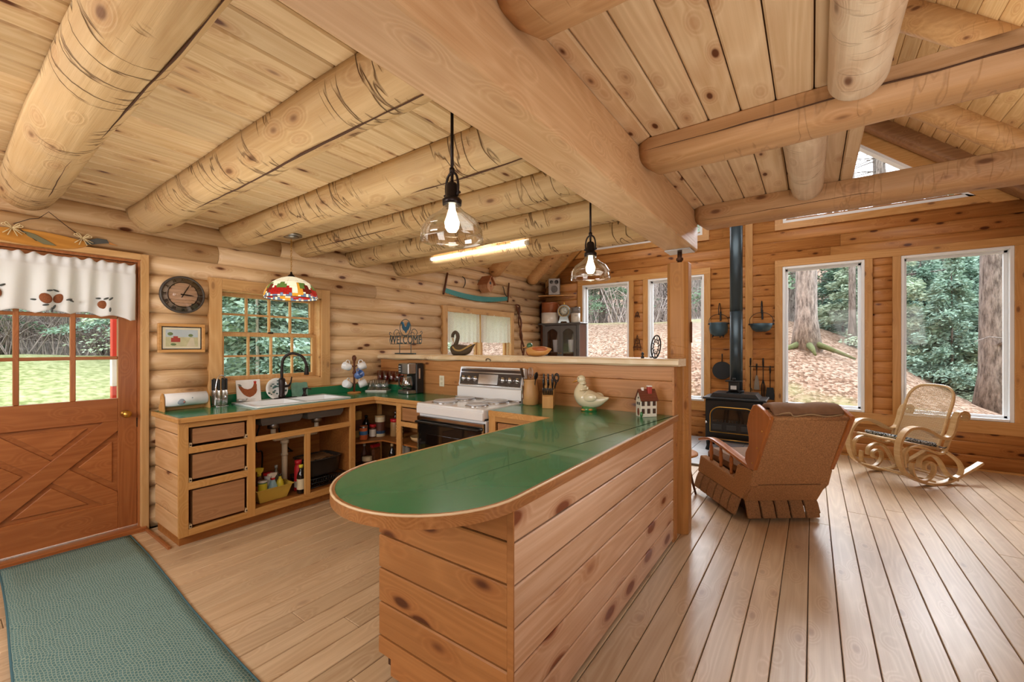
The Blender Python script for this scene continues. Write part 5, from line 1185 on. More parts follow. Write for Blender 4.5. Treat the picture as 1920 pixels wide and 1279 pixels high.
for (i, k), c in gid.items():
    a0, a1 = 2*pi*k/n+.4, 2*pi*(k+1)/n+.4; (r0, z0), (r1, z1) = prof[i], prof[i+1]
    q = [(LX+r0*cos(a0), LY+r0*sin(a0), LZ+z0), (LX+r0*cos(a1), LY+r0*sin(a1), LZ+z0), (LX+r1*cos(a1), LY+r1*sin(a1), LZ+z1), (LX+r1*cos(a0), LY+r1*sin(a0), LZ+z1)]
    groups[c].add(q, [(0, 1, 2, 3)], False)
    lw_ = .0015
    if gid[i, (k-1) % n] != c or (c in (1, 5) and (i+k) % 2) or (c == 0 and k % 5 == 0) or i == 0: ld.tube([q[0], q[3]], lw_, 4)
    if i > 0 and (gid[i-1, k] != c or (c in (1, 5) and (i+k) % 2) or (c == 0 and i % 3 == 0)): ld.tube([q[0], q[1]], lw_, 4)
ld.tube([(LX+.225*cos(2*pi*k/40), LY+.225*sin(2*pi*k/40), LZ) for k in range(41)], .003, 5)
shade = part('shade_opal', groups[0], mats[0], tl, sol=.002)
for c, nm in ((1, 'ruby_fruit'), (2, 'amber_pear'), (3, 'green_leaf'), (4, 'blue_berry'), (5, 'maroon_grape')): part(nm, groups[c], mats[c], shade, sol=.002, kind='stuff')
part('leading', ld, BRZ, shade, kind='stuff')
part('cap', M().lathe([(.035, .2), (.03, .21), (.012, .225), (.008, .245), (0, .25)], (LX, LY, LZ), 16), BRZ, tl)
ch = M(); zz_ = LZ+.25; k = 0
while zz_ < 2.425:
    a = (0 if k % 2 else pi/2); ch.tube([(LX+.007*cos(t*pi/4)*cos(a), LY+.007*cos(t*pi/4)*sin(a), zz_+.012+.014*sin(t*pi/4)) for t in range(9)], .0017, 5); zz_ += .021; k += 1
part('chain', ch, BRS, tl)
part('canopy', M().lathe([(.062, .575), (.06, .565), (.03, .555), (0, .553)], (LX, LY, LZ), 24).lathe([(.09, .593), (.09, .576), (0, .575)], (LX, LY, LZ), 24), STL, tl)
part('bulb', M().ell((LX, LY, LZ+.10), (.03, .03, .04)), emit('warm_bulb', (1, .85, .6), 6), tl)
# fluorescent tube on the last joist
ft = thing('fluorescent_light', 'bare fluorescent tube batten under the last kitchen joist', 'lamp', (-2.85, 3.33, 2.42), world=True)
part('batten', M().box(-3.52, 3.345, 2.415, -2.19, 3.39, 2.452, .003), WPL, ft)
part('tube', M().cyl((-3.49, 3.325, 2.405), (-2.23, 3.325, 2.405), .016), emit('tube_glow', (1, .97, .92), 9), ft)
part('end_cap', M().box(-3.52, 3.31, 2.39, -3.49, 3.345, 2.425, .003).box(-2.23, 3.31, 2.39, -2.19, 3.345, 2.425, .003), WPL, ft)
# ---------------------------------------------------------------- left wall decoration
WX = XL+.001
ck = thing('wall_clock', 'round weathered-wood wall clock with roman numerals', 'clock', (WX, 1.222, 1.842), world=True)
cy, cz = 1.222, 1.842; R0 = .152
part('case', M().lathe([(R0*.98, 0), (R0, .012), (R0, .03), (R0*.93, .038), (R0*.9, .03), (0, .03)], (WX, cy, cz), 48, ax='X'), plain('clock_rim', '#4f4a45', .5, .3, nscale=30, namt=.3), ck)
part('dial', M().lathe([(R0*.9, .031), (0, .0312)], (WX, cy, cz), 48, ax='X'), plain('dial_grey_wood', '#8b7a68', .6, nscale=8, namt=.25), ck)
for k in range(7): 
    z0 = -.095+.0272*k; w_ = sqrt(max(0, .098**2-(z0+.0136)**2))
    part('dial_board', M().box(WX+.031, cy-w_, cz+z0+.0008, WX+.0335, cy+w_, cz+z0+.0264), wood('dial_wood', '#c6a184', '#a6805f', 'Y', .2, .6, vary=.08), ck)
part('inner_ring', M().lathe([(.098, .031), (.098, .036), (.104, .036), (.104, .031)], (WX, cy, cz), 48, ax='X', caps=False), BRZ, ck)
for k, t_ in enumerate(['XII', 'I', 'II', 'III', 'IV', 'V', 'VI', 'VII', 'VIII', 'IX', 'X', 'XI']):
    a = radians(90-30*k)
    mtx = Matrix.Translation((WX+.034, cy+.121*cos(a), cz+.121*sin(a))) @ Matrix(((0, 0, 1, 0), (1, 0, 0, 0), (0, 1, 0, 0), (0, 0, 0, 1))) @ Matrix.Rotation(a-pi/2, 4, 'Z')
    text_mesh(t_, .034, .001, BRZ, ck, mtx, 'numeral', .8)
def hand(a, L, w, nm):
    q = Matrix.Translation((WX+.039, cy, cz)) @ Matrix.Rotation(radians(90-a)-pi/2, 4, 'X')
    part(nm, M(q).prism([(-w, -L*.25), (w, -L*.25), (w*1.2, L*.6), (0, L), (-w*1.2, L*.6)], 0, .002, 'X'), BRZ, ck)
hand(27, .105, .0035, 'minute_hand'); hand(94, .075, .0045, 'hour_hand')
part('crystal', M().lathe([(R0*.9, .043), (0, .044)], (WX, cy, cz), 40, ax='X'), GLS, ck)
# framed picture
pc = thing('framed_picture', 'small oak-framed farm scene picture under the wall clock', 'picture', (WX, 1.22, 1.485), world=True)
y0, y1, z0, z1 = 1.062, 1.378, 1.372, 1.606
for a in [(y0, z0, y1, z0+.024), (y0, z1-.024, y1, z1), (y0, z0+.024, y0+.024, z1-.024), (y1-.024, z0+.024, y1, z1-.024)]:
    part('frame_bar', M().box(WX, a[0], a[1], WX+.024, a[2], a[3], .003), OAKY, pc)
part('dark_liner', M().box(WX, y0+.024, z0+.024, WX+.014, y1-.024, z1-.024), BLK, pc)
part('mat_board', M().box(WX, y0+.032, z0+.032, WX+.015, y1-.032, z1-.032), plain('mat_cream', '#e3dcc3', .8), pc)
pr = part('print', M().box(WX, y0+.05, z0+.048, WX+.0158, y1-.05, z1-.048), plain('print_field', '#c8c49a', .6, nscale=30, namt=.25), pc)
part('print_sky', M().box(WX, y0+.05, z0+.125, WX+.0162, y1-.05, z1-.048), plain('print_sky', '#bcc9cf', .6, nscale=14, namt=.1), pr)
part('print_path', M().prism([(y1-.13, z0+.05), (y1-.07, z0+.05), (y1-.08, z0+.12), (y1-.1, z0+.12)], WX, WX+.0163, 'X'), plain('print_path', '#d9cfb4', .7), pr)
part('print_truck', M().box(WX, y0+.085, z0+.085, WX+.0168, y0+.145, z0+.118).box(WX, y0+.1, z0+.118, WX+.0168, y0+.13, z0+.132), plain('print_red', '#a83e35', .6), pr)
part('print_trees', M().ell((WX+.0155, y0+.08, z0+.15), (.0015, .022, .016), 10, 6).ell((WX+.0155, y1-.1, z0+.14), (.0015, .02, .014), 10, 6).ell((WX+.0155, y0+.1, z0+.066), (.0015, .02, .01), 10, 6), plain('print_green', '#6f8558', .7, nscale=60, namt=.4), pr)
part('picture_glass', M().box(WX+.019, y0+.02, z0+.02, WX+.02, y1-.02, z1-.02), GLS, pc)
# valance over the door glass
va = thing('door_valance', 'white scalloped valance with embroidered pinecones on the door', 'curtain', (XL-.03, .5, 2.0), world=True)
def vf(u, v):
    y = -.05+.985*u; top = 2.035; sc_ = .022*abs(sin(u*pi*6.2)); bot = 1.645+sc_-.035*max(0, (u-.75)*4)
    z = top+(bot-top)*v
    g = .35+.65*min(1, v*2.2)
    x = XL-.018+.018*sin(u*52+1.2*sin(u*9)+v*.8)*g*(.5+.5*v)+.012*sin(u*21+2)*v+.006*sin(u*110)*(1-min(1, v*5))
    if abs(v-.12) < .03: x -= .010
    return (x+.012, y, z+(.012*abs(sin(u*36))+.006*sin(u*95))*(1-min(1, v*9)))
part('fabric', M().grid(vf, 220, 26), cloth('valance_white', '#f1f2f2', .3), va, sol=.0015)
part('rod', M().cyl((XL-.045, -.06, 1.992), (XL-.045, .945, 1.992), .005), BRS, va)
PCN = plain('pinecone_thread', '#8a4f2c', .8, nscale=160, namt=.6, bump=.4); LFT = plain('leaf_thread', '#4a4f4d', .8)
def onv(y, z):  # point on the cloth
    u = (y+.05)/.985; b_ = vf(u, 1)[2]; v = (2.035-z)/(2.035-b_); p = vf(u, v); return p[0]
for (y, z, cones, leaves) in [(.50, 1.745, [(-.03, .0, .030, .036, .5), (.033, .005, .026, .034, -.5)], [(-.08, -.01, 0), (.08, .0, .3), (.09, -.005, -.6), (0, -.075, 1.5), (-.03, -.045, .2), (.012, -.055, 1.2), (-.01, .055, .2), (.02, .058, -.4)]),
                              (.752, 1.725, [(0, 0, .030, .030, 0)], [(-.02, .045, .1), (.015, .045, .5), (.04, .045, .8), (.035, -.035, 1.5)]), (.255, 1.765, [(0, 0, .03, .036, .2)], [(-.04, .04, .1), (.03, .05, .5)])]:
    for dy, dz, ry, rz_, a in cones:
        part('embroidered_cone', M().ell((onv(y+dy, z+dz)+.006, y+dy, z+dz), (.014, ry, rz_), 14, 10, Matrix.Rotation(a, 3, 'X')), PCN, va)
    lm = M()
    for dy, dz, a in leaves: lm.ell((onv(y+dy, z+dz)+.006, y+dy, z+dz), (.008, .017, .006), 8, 6, Matrix.Rotation(a, 3, 'X'))
    part('embroidered_leaves', lm, LFT, va)
# ornament above the door
orn = thing('paddle_ornament', 'golden wooden board with raffia bows hung by a wire over the door', 'ornament', (WX, .5, 2.15), world=True)
GB = wood('golden_board', '#c98d3f', '#a36b27', 'Y', .3, .4, vary=0)
pp = spl([(0, .12, 2.13), (0, .25, 2.175), (0, .42, 2.19), (0, .60, 2.175), (0, .68, 2.15), (0, .60, 2.10), (0, .45, 2.085), (0, .28, 2.098)], 5, True)
part('board', M().prism([(p.y, p.z) for p in pp], WX, WX+.016, 'X'), GB, orn, .003)
part('grey_leaf', M().prism([(.37, 2.175), (.42, 2.165), (.50, 2.12), (.52, 2.105), (.46, 2.105), (.39, 2.145)], WX+.016, WX+.022, 'X'), plain('grey_green_leaf', '#6f6a4c', .6), orn, .002)
part('knife_blade', M().prism([(.655, 2.165), (.72, 2.20), (.77, 2.198), (.782, 2.175), (.66, 2.14)], WX+.016, WX+.024, 'X'), plain('slate_blade', '#4b4c49', .5, .2), orn, .002)
part('knife_tip', M().prism([(.782, 2.182), (.83, 2.165), (.782, 2.168)], WX+.014, WX+.022, 'X'), HON, orn)
part('wire', M().tube([(WX+.02, .33, 2.21), (WX+.01, .40, 2.26), (WX+.008, .44, 2.275), (WX+.006, .485, 2.33), (WX+.01, .56, 2.26), (WX+.02, .645, 2.185)], .0022, 5).tube([(WX+.02, .34, 2.2), (WX+.02, .38, 2.16), (WX+.02, .43, 2.12)], .0022, 5), BRZ, orn)
RAF = plain('raffia', '#c9b184', .8)
for (y, z) in ((.325, 2.185), (.645, 2.185)):
    m = M()
    for a in (2.6, 2.2, .5, .9): m.tube(spl([(WX+.022, y, z), (WX+.03, y+.03*cos(a)*1.3, z+.03*sin(a)+.006), (WX+.03, y+.05*cos(a), z+.02*sin(a)), (WX+.024, y, z-.002)], 4), .003, 5)
    for a in (-2.3, -1.9, -1.2, -.8, -.5): m.tube([(WX+.022, y, z), (WX+.028, y+.06*cos(a), z+.055*sin(a))], .003, 5)
    part('raffia_bow', m, RAF, orn)
# lace cafe curtains
for i, (a, b_, lab) in enumerate([(4.27, 4.98, 'left white lace curtain panel over the shelf window'), (5.02, 5.80, 'right white lace curtain panel over the shelf window')]):
    t = thing('lace_curtain', lab, 'curtain', (XL+.03, (a+b_)/2, 1.95), world=True)
    def cf_(u, v, a=a, b_=b_, i=i):
        z = 1.93-(.44+.012*abs(sin(u*30)))*v
        return (XL+.012+.012*sin(u*46+i)*(.4+.6*v)+.006*sin(u*19), a+(b_-a)*u, z)
    part('lace', M().grid(cf_, 110, 14), cloth('lace_white%d' % i, '#f3f3f0', .55, .35, 160), t)
    part('rod', M().cyl((XL+.012, a-.01, 1.922), (XL+.012, b_+.01, 1.922), .005), WPL, t)
# crosscut saw
sw_ = thing('crosscut_saw', 'old two-man crosscut saw with teal blade on the log wall', 'saw', (XL+.03, 5, 2.2), world=True)
m = M(); n_ = 64; top = []; bot = []
for i in range(n_+1):
    u = i/n_; y = 4.235+1.485*u; zt_ = 2.245-.055*sin(pi*u)**.9+.02*u; zb_ = zt_-.068-.014*sin(pi*u); top.append((y, zt_)); bot.append((y, zb_+(.010 if i % 2 else -.004)))
for i in range(n_): m.prism([bot[i], bot[i+1], top[i+1], top[i]], XL+.012, XL+.016, 'X')
part('blade', m, plain('teal_blade', '#3f8480', .55, .1, nscale=8, namt=.2), sw_)
part('handle', M().tube([(XL+.016, 4.205, 2.15), (XL+.016, 4.235, 2.25), (XL+.016, 4.285, 2.46)], [.014, .016, .013], 8), DKW, sw_)
part('handle', M().tube([(XL+.016, 5.725, 2.17), (XL+.016, 5.735, 2.27), (XL+.016, 5.762, 2.50)], [.012, .015, .012], 8), DKW, sw_)
part('iron_hook', M().tube(spl([(XL+.02, 5.7, 2.26), (XL+.02, 5.64, 2.30), (XL+.02, 5.61, 2.38), (XL+.02, 5.58, 2.42)], 4), .007, 6), IRON, sw_)
hk = thing('horseshoe_hook', 'thin dark curved iron hook above the saw', 'hook', (XL+.01, 4.62, 2.36), world=True)
part('hook', M().tube(spl([(XL+.012, 4.60, 2.45), (XL+.02, 4.645, 2.42), (XL+.02, 4.65, 2.35), (XL+.012, 4.62, 2.29)], 5), .007, 6), IRON, hk)
# birdhouse
bh = thing('birdhouse', 'small wooden birdhouse with steep roof on the log wall', 'birdhouse', (XL, 5.06, 2.26), world=True)
bx = XL
part('box', M().prism([(4.985, 2.32), (5.06, 2.255), (5.135, 2.32), (5.135, 2.40), (5.06, 2.49), (4.985, 2.40)], bx, bx+.17, 'X'), wood('birdhouse_wood', '#bf8d66', '#95633f', 'Z', 0, .7, vary=0), bh)
for s_ in (-1, 1): part('roof_board', M().prism([(5.06, 2.515), (5.06, 2.497), (5.06+s_*.10, 2.37), (5.06+s_*.115, 2.375)], bx, bx+.20, 'X'), wood('birdhouse_roof', '#a5683f', '#7d4727', 'X', 0, .7, vary=0), bh)
part('entrance_hole', M().cyl((bx+.168, 5.06, 2.40), (bx+.171, 5.06, 2.40), .022, n=16), BLK, bh)
part('perch', M().cyl((bx+.17, 5.06, 2.35), (bx+.20, 5.06, 2.35), .005, n=8), HON, bh)
# twisted stick
ts = thing('twisted_stick', 'twisted dark vine walking stick leaning in the log wall corner', 'stick', (XL+.05, 6.05, .02), world=True)
A_ = Vector((XL+.16, 6.22, .01)); B_ = Vector((XL+.045, 5.985, 2.11)); P1 = []; P2 = []
for i in range(70):
    u = i/69; c_ = A_.lerp(B_, u); a = u*30; P1.append(c_+Vector((.012*cos(a), .030*sin(a), 0))); P2.append(c_-Vector((.010*cos(a), .026*sin(a), 0)))
part('vine', M().tube([p+Vector((0, .014, 0)) for p in P1], [.017]*70, 8), DKW, ts); part('vine', M().tube(P2, [.012]*70, 8), DKW, ts)
part('handle_loop', M().tube(spl([B_+Vector((0, -.02, -.03)), B_+Vector((0, -.055, .03)), B_+Vector((0, .05, .012)), B_+Vector((0, .045, -.11)), B_+Vector((0, .012, -.2))], 5), .014, 8), DKW, ts)
# ---------------------------------------------------------------- far left corner
csf = thing('corner_shelf', 'small triangular pine shelf high in the far left corner', 'shelf', (-3.9, 6.9, 2.37), world=True)
part('board', M().prism([(XL+.002, YF-.02), (XL+.002, YF-.30), (-3.95, YF-.24), (-3.56, YF-.02)], 2.362, 2.380, 'Z'), WCX, csf)
sp_ = thing('loudspeaker', 'silver-grey loudspeaker on the high corner shelf', 'speaker', (-3.93, 6.86, 2.381), rz=.45)
part('cabinet', M().box(-.105, -.07, 0, .105, .09, .305, .008), plain('speaker_dark', '#4a4442', .5), sp_)
part('front_baffle', M().box(-.102, -.082, .003, .102, -.070, .302, .004), plain('speaker_silver', '#a39c96', .35, .3), sp_)
for (x, z_, r) in ((0, .105, .078), (.045, .235, .042), (-.05, .235, .036)):
    w_ = part('driver', M().lathe([(r, 0), (r, -.008), (r*.86, -.010), (r*.8, -.002), (r*.3, .012), (r*.28, .004), (0, .0)], (x, -.082, z_), 24, ax='Y'), plain('driver_grey', '#77706b', .4, .3) if r > .05 else BLK, sp_)
    part('driver_ring', M().lathe([(r, -.009), (r*.93, -.013), (r*.86, -.010)], (x, -.082, z_), 24, ax='Y', caps=False), STL, w_)
hu = thing('hutch_cabinet', 'grey-fronted hutch with two arched glass doors in the far corner', 'cabinet', (-3.7, 6.85, 0), world=True)
GRY = plain('grey_paint', '#5d5a59', .4, nscale=20, namt=.1)
hx0, hx1, hf = -4.10, -3.345, 6.72
part('carcass', M().box(XL+.005, 6.80, 0, hx0+.01, YF-.02, 1.83).box(hx0, hf+.02, 0, hx0+.02, YF-.02, 1.83).box(hx1-.02, hf+.02, 0, hx1, YF-.02, 1.83).box(hx0, YF-.04, 0, hx1, YF-.02, 1.83).box(hx0, hf+.02, .05, hx1, YF-.04, .8), DKW, hu)
part('top', M().box(XL+.005, hf-.02, 1.83, hx1+.025, YF-.02, 1.85, .004).box(hx0-.02, hf-.01, 1.81, hx1+.015, hf+.05, 1.83, .004), GRY, hu)
part('shelf_board', M().box(hx0+.02, hf+.03, 1.30, hx1-.02, YF-.04, 1.318), DKW, hu)
part('face_frame', M().box(hx0, hf, .0, hx0+.05, hf+.02, 1.81).box(hx1-.05, hf, 0, hx1, hf+.02, 1.81).box(hx0+.05, hf, 0, hx1-.05, hf+.02, .85), GRY, hu)
xm = (hx0+hx1)/2
for a, b_ in ((hx0+.052, xm-.002), (xm+.002, hx1-.052)):
    z0, z1 = .86, 1.80; w_ = .055; arc = [(a+w_+(b_-a-2*w_)*t/10, z1-.115+.06*sin(pi*t/10)) for t in range(11)]
    dr = part('glass_door', M().box(a, hf-.018, z0, a+w_, hf, z1).box(b_-w_, hf-.018, z0, b_, hf, z1).box(a+w_, hf-.018, z0, b_-w_, hf, z0+.06).prism([(a+w_, z1)]+arc+[(b_-w_, z1)], hf-.018, hf, 'Y'), GRY, hu)
    part('pane', M().box(a+w_, hf-.010, z0+.06, b_-w_, hf-.007, z1-.05), GLS, dr)
    part('door_knob', M().ell(((b_-.02) if a < xm-.1 else (a+.02), hf-.028, 1.30), (.01, .012, .01), 10, 8), BRS, dr)
for k, x in enumerate((-3.87, -3.55)):
    t = thing('white_canister', 'white ribbed canister inside the %s hutch door' % ('left' if k == 0 else 'right'), 'canister', (x, 6.86, 1.32))
    part('canister', M().lathe([(.07, 0), (.085, .22), (.088, .225), (.08, .225), (.065, .01), (0, .01)], n=24), plain('ribbed_white', '#d7d9e2', .6), t)
    t = thing('ceramic_figure', 'small brown figure standing in the %s hutch canister' % ('left' if k == 0 else 'right'), 'figurine', (x+.01, 6.86, 1.333))
    part('figure', M().tube([(0, 0, 0), (0, 0, .2), (.01, 0, .26), (.0, 0, .33)], [.045, .045, .03, .006], 10).tube([(.03, 0, .2), (.045, .0, .27), (.05, 0, .31)], [.02, .014, .004], 8), plain('figure_brown%d' % k, '#8e7a66' if k == 0 else '#b3a790', .6, nscale=30, namt=.4), t)
cr_ = thing('stoneware_crock', 'big two-tone brown and white stoneware crock on the hutch', 'crock', (-4.02, 6.845, 1.851))
part('crock', M().lathe([(.155, 0), (.16, .01), (.16, .20), (.0, .20)], n=36), plain('crock_white', '#ddd2c2', .3, coat=.4), cr_)
part('glazed_top', M().lathe([(.1605, .20), (.1605, .36), (.167, .37), (.167, .39), (.155, .39), (.15, .2)], n=36), plain('crock_brown', '#8e4a26', .2, coat=.7, nscale=6, namt=.15), cr_)
part('handle_lug', M().tube(spl([(.16, 0, .34), (.185, 0, .345), (.185, 0, .30), (.16, 0, .30)], 4), .008, 8), plain('crock_brown', '#8e4a26', .2), cr_)
mc = thing('mantel_clock', 'pale blue-grey porcelain mantel clock with gilt finial', 'clock', (-3.71, 6.83, 1.851), rz=.35)
PB = plain('porcelain_blue', '#aab7b5', .25, coat=.5, nscale=25, namt=.15)
part('case', M().lathe([(.09, -.045), (.12, -.03), (.125, 0), (.115, .03), (.105, .045), (0, .045)], (0, 0, .215), 32, ax='Y').prism([(-.07, .0), (-.045, .03), (.045, .03), (.07, 0), (.105, 0), (.085, .06), (.07, .12), (-.07, .12), (-.085, .06), (-.105, 0)], -.04, .04, 'Y'), PB, mc)
part('dial', M().lathe([(.088, 0), (0, -.002)], (0, -.047, .215), 32, ax='Y'), plain('clock_dial_cream', '#dcdccb', .5), mc)
part('bezel', M().lathe([(.098, 0), (.095, -.008), (.088, 0)], (0, -.045, .215), 32, ax='Y', caps=False), BRS, mc)
for k in range(12): a = pi/6*k; part('hour_mark', M().box(.07*cos(a)-.005, -.0515, .215+.07*sin(a)-.005, .07*cos(a)+.005, -.0495, .215+.07*sin(a)+.005), BLK, mc)
part('clock_hand', M().tube([(0, -.052, .215), (.01, -.052, .27)], .0025, 5).tube([(0, -.052, .215), (.04, -.052, .205)], .003, 5), BLK, mc)
part('finial', M().lathe([(.02, .335), (.012, .35), (.016, .36), (.006, .385), (0, .40)], n=12), BRS, mc)
jr_ = thing('stoneware_jar', 'small cream and grey stoneware jar with script mark on the hutch', 'jar', (-3.475, 6.83, 1.851))
part('jar', M().lathe([(.078, 0), (.082, .01), (.082, .175), (0, .175)], n=28), plain('jar_cream', '#cfc4b2', .35, coat=.3), jr_)
part('jar_shoulder', M().lathe([(.0825, .17), (.0825, .235), (.078, .25), (.085, .262), (.085, .275), (0, .277)], n=28), plain('jar_grey', '#6d6660', .3, coat=.3), jr_)
q = Matrix.Rotation(.5, 4, 'Z'); part('script_mark', M(q).tube([(-.02, -.083, .12), (-.01, -.0835, .135), (0, -.084, .115), (.008, -.0838, .14), (.02, -.0835, .12), (.03, -.081, .13)], .002, 5), BLK, jr_)
# iron ornaments between windows
for nm, lab, z_, h_ in (('iron_trivet_ornament', 'upper small cast iron ornament between the far windows', 1.905, .11), ('iron_stand_ornament', 'lower larger openwork iron ornament between the far windows', 1.35, .27)):
    t = thing(nm, lab, 'ornament', (-2.405, YF-.012, z_))
    m = M(); w_ = .038 if h_ < .2 else .062
    m.tube([(-w_, -.008, h_*.2), (-w_*.6, -.008, h_*.55), (0, -.008, h_), (w_*.6, -.008, h_*.55), (w_, -.008, h_*.2), (0, -.008, h_*.32), (-w_, -.008, h_*.2)], .006, 6)
    m.tube([(w_*.7*cos(a*pi/8), -.01, h_*.6+w_*.7*sin(a*pi/8)) for a in range(17)], .005, 6).cyl((-w_, -.01, .0), (-w_, -.01, h_*.3), .005, n=6).cyl((w_, -.01, 0), (w_, -.01, h_*.3), .005, n=6).box(-w_*1.1, -.03, h_*.18, w_*1.1, -.004, h_*.23)
    m.cyl((0, -.008, h_*.05), (0, -.008, h_*.95), .004, n=6)
    part('casting', m, plain('rusty_iron', '#5b3a28', .7, .3, nscale=40, namt=.3), t)
t = thing('post_thermometer', 'narrow wooden strip fixed to the right side of the post', 'thermometer', (-.757, 3.41, 1.45)); part('strip', M().box(.0, -.012, 0, .010, .012, .16, .003), DKW, t)
# ---------------------------------------------------------------- hearth, stove and pipe
he = thing('hearth_pad', 'pale stone-tiled hearth pad under the wood stove', 'hearth', (-.85, 6.1, 0), world=True)
HST = plain('hearth_stone', '#b9bcc0', .3, nscale=5, namt=.12, bump=.1)
part('bed', M().box(-1.62, 5.34, .001, -.22, 6.99, .018), plain('grout_grey', '#77736e', .9), he)
for i in range(5):
    for j in range(6): part('stone_tile', M().box(-1.62+.28*i+.003, 5.34+.275*j+.003, .006, -1.62+.28*(i+1)-.003, 5.34+.275*(j+1)-.003, .028, .003), HST, he)
sv_ = thing('wood_stove', 'black cast iron wood stove with brass-trimmed glass door', 'stove', (-.84, 6.3, .028), world=True)
STV = plain('stove_black', '#24272a', .45, .3, nscale=50, bump=.05); x0, x1, yf, yb_ = -1.19, -.49, 6.15, 6.60
part('firebox', M().box(x0+.01, yf, .17, x1-.01, yb_, .715, .012), STV, sv_)
part('top_plate', M().box(x0-.02, yf-.03, .715, x1+.02, yb_+.02, .742, .006), STV, sv_)
part('raised_top', M().prism([(x0+.06, .742), (x1-.06, .742), (x1-.10, .80), (x0+.10, .80)], yf+.03, yb_-.03, 'Y'), plain('stove_top_sheen', '#3c4247', .3, .4), sv_, .004)
for (x, y) in ((x0+.04, yf+.03), (x1-.04, yf+.03), (x0+.04, yb_-.03), (x1-.04, yb_-.03)): part('leg', M().tube([(x, y, .172), (x, y, .08), (x+(.01 if x < -.8 else -.01)*-1, y-.01, .0285)], [.028, .020, .026], 10), STV, sv_)
part('ash_lip', M().box(x0+.05, yf-.075, .172, x1-.05, yf, .205, .008).box(x0+.05, yf-.078, .195, x1-.05, yf-.070, .205), STV, sv_)
part('lip_trim', M().cyl((x0+.06, yf-.078, .205), (x1-.06, yf-.078, .205), .005), BRS, sv_)
def arch(xa, xb, za, zb, r, k=8): return [(xa, za), (xb, za)]+[(xb-r+r*cos(pi/2*i/k), zb-r+r*sin(pi/2*i/k)) for i in range(k+1)]+[(xa+r-r*sin(pi/2*i/k), zb-r+r*cos(pi/2*i/k)) for i in range(k+1)]
dr = part('stove_door', M().prism(arch(-1.135, -.555, .265, .635, .13), yf-.022, yf, 'Y'), STV, sv_, .004)
rim_ = [(x, yf-.026, z_) for x, z_ in arch(-1.115, -.575, .285, .618, .12)]; part('brass_trim', M().tube(rim_+[rim_[0]], .007, 8), BRS, dr)
part('door_glass', M().prism(arch(-1.085, -.605, .42, .59, .09), yf-.0245, yf-.021, 'Y'), DGL, dr)
for k in range(9): part('glass_tooth', M().box(-1.03+.045*k, yf-.028, .425, -1.018+.045*k, yf-.022, .448), STV, dr)
for k in range(3): part('vent_grille', M().box(-1.09+.17*k, yf-.028, .32, -.97+.17*k, yf-.022, .385, .003), plain('grille_grey', '#3a3d40', .5, .4), dr)
part('latch_handle', M().cyl((-1.155, yf, .41), (-1.155, yf-.05, .41), .01, n=10).ell((-1.155, yf-.06, .41), (.016, .016, .016), 12, 8), CHR, dr)
pi_ = thing('stove_pipe', 'tall blue-black stove pipe rising from the wood stove', 'pipe', (-.845, 6.45, .8), world=True)
PP = plain('pipe_blue_black', '#3a474f', .35, .5, nscale=4, namt=.12)
for a, b_ in ((.80, 1.9), (1.905, 3.3), (3.305, roofz(-.845)+.02)): part('pipe_section', M().cyl((-.845, 6.45, a), (-.845, 6.45, b_), .079, n=32), PP, pi_)
part('collar', M().cyl((-.845, 6.45, .80), (-.845, 6.45, .83), .095, n=32), STV, pi_)
ms = thing('miniature_stove', 'tiny cast iron toy stove standing on the wood stove', 'figurine', (-.85, 6.28, .801))
part('body', M().box(-.06, -.04, .035, .06, .04, .15, .005).box(-.10, -.055, .15, .10, .055, .165, .003), IRON, ms); part('front_plate', M().box(-.035, -.043, .05, .035, -.039, .10), plain('toy_white', '#c8cacc', .5), ms)
for s_ in (-1, 1):
    for q_ in (-1, 1): part('leg', M().tube([(s_*.05, q_*.03, .04), (s_*.08, q_*.045, .0)], .008, 6), IRON, ms)
part('pipe', M().cyl((0, 0, .165), (0, 0, .20), .02, n=12), IRON, ms)
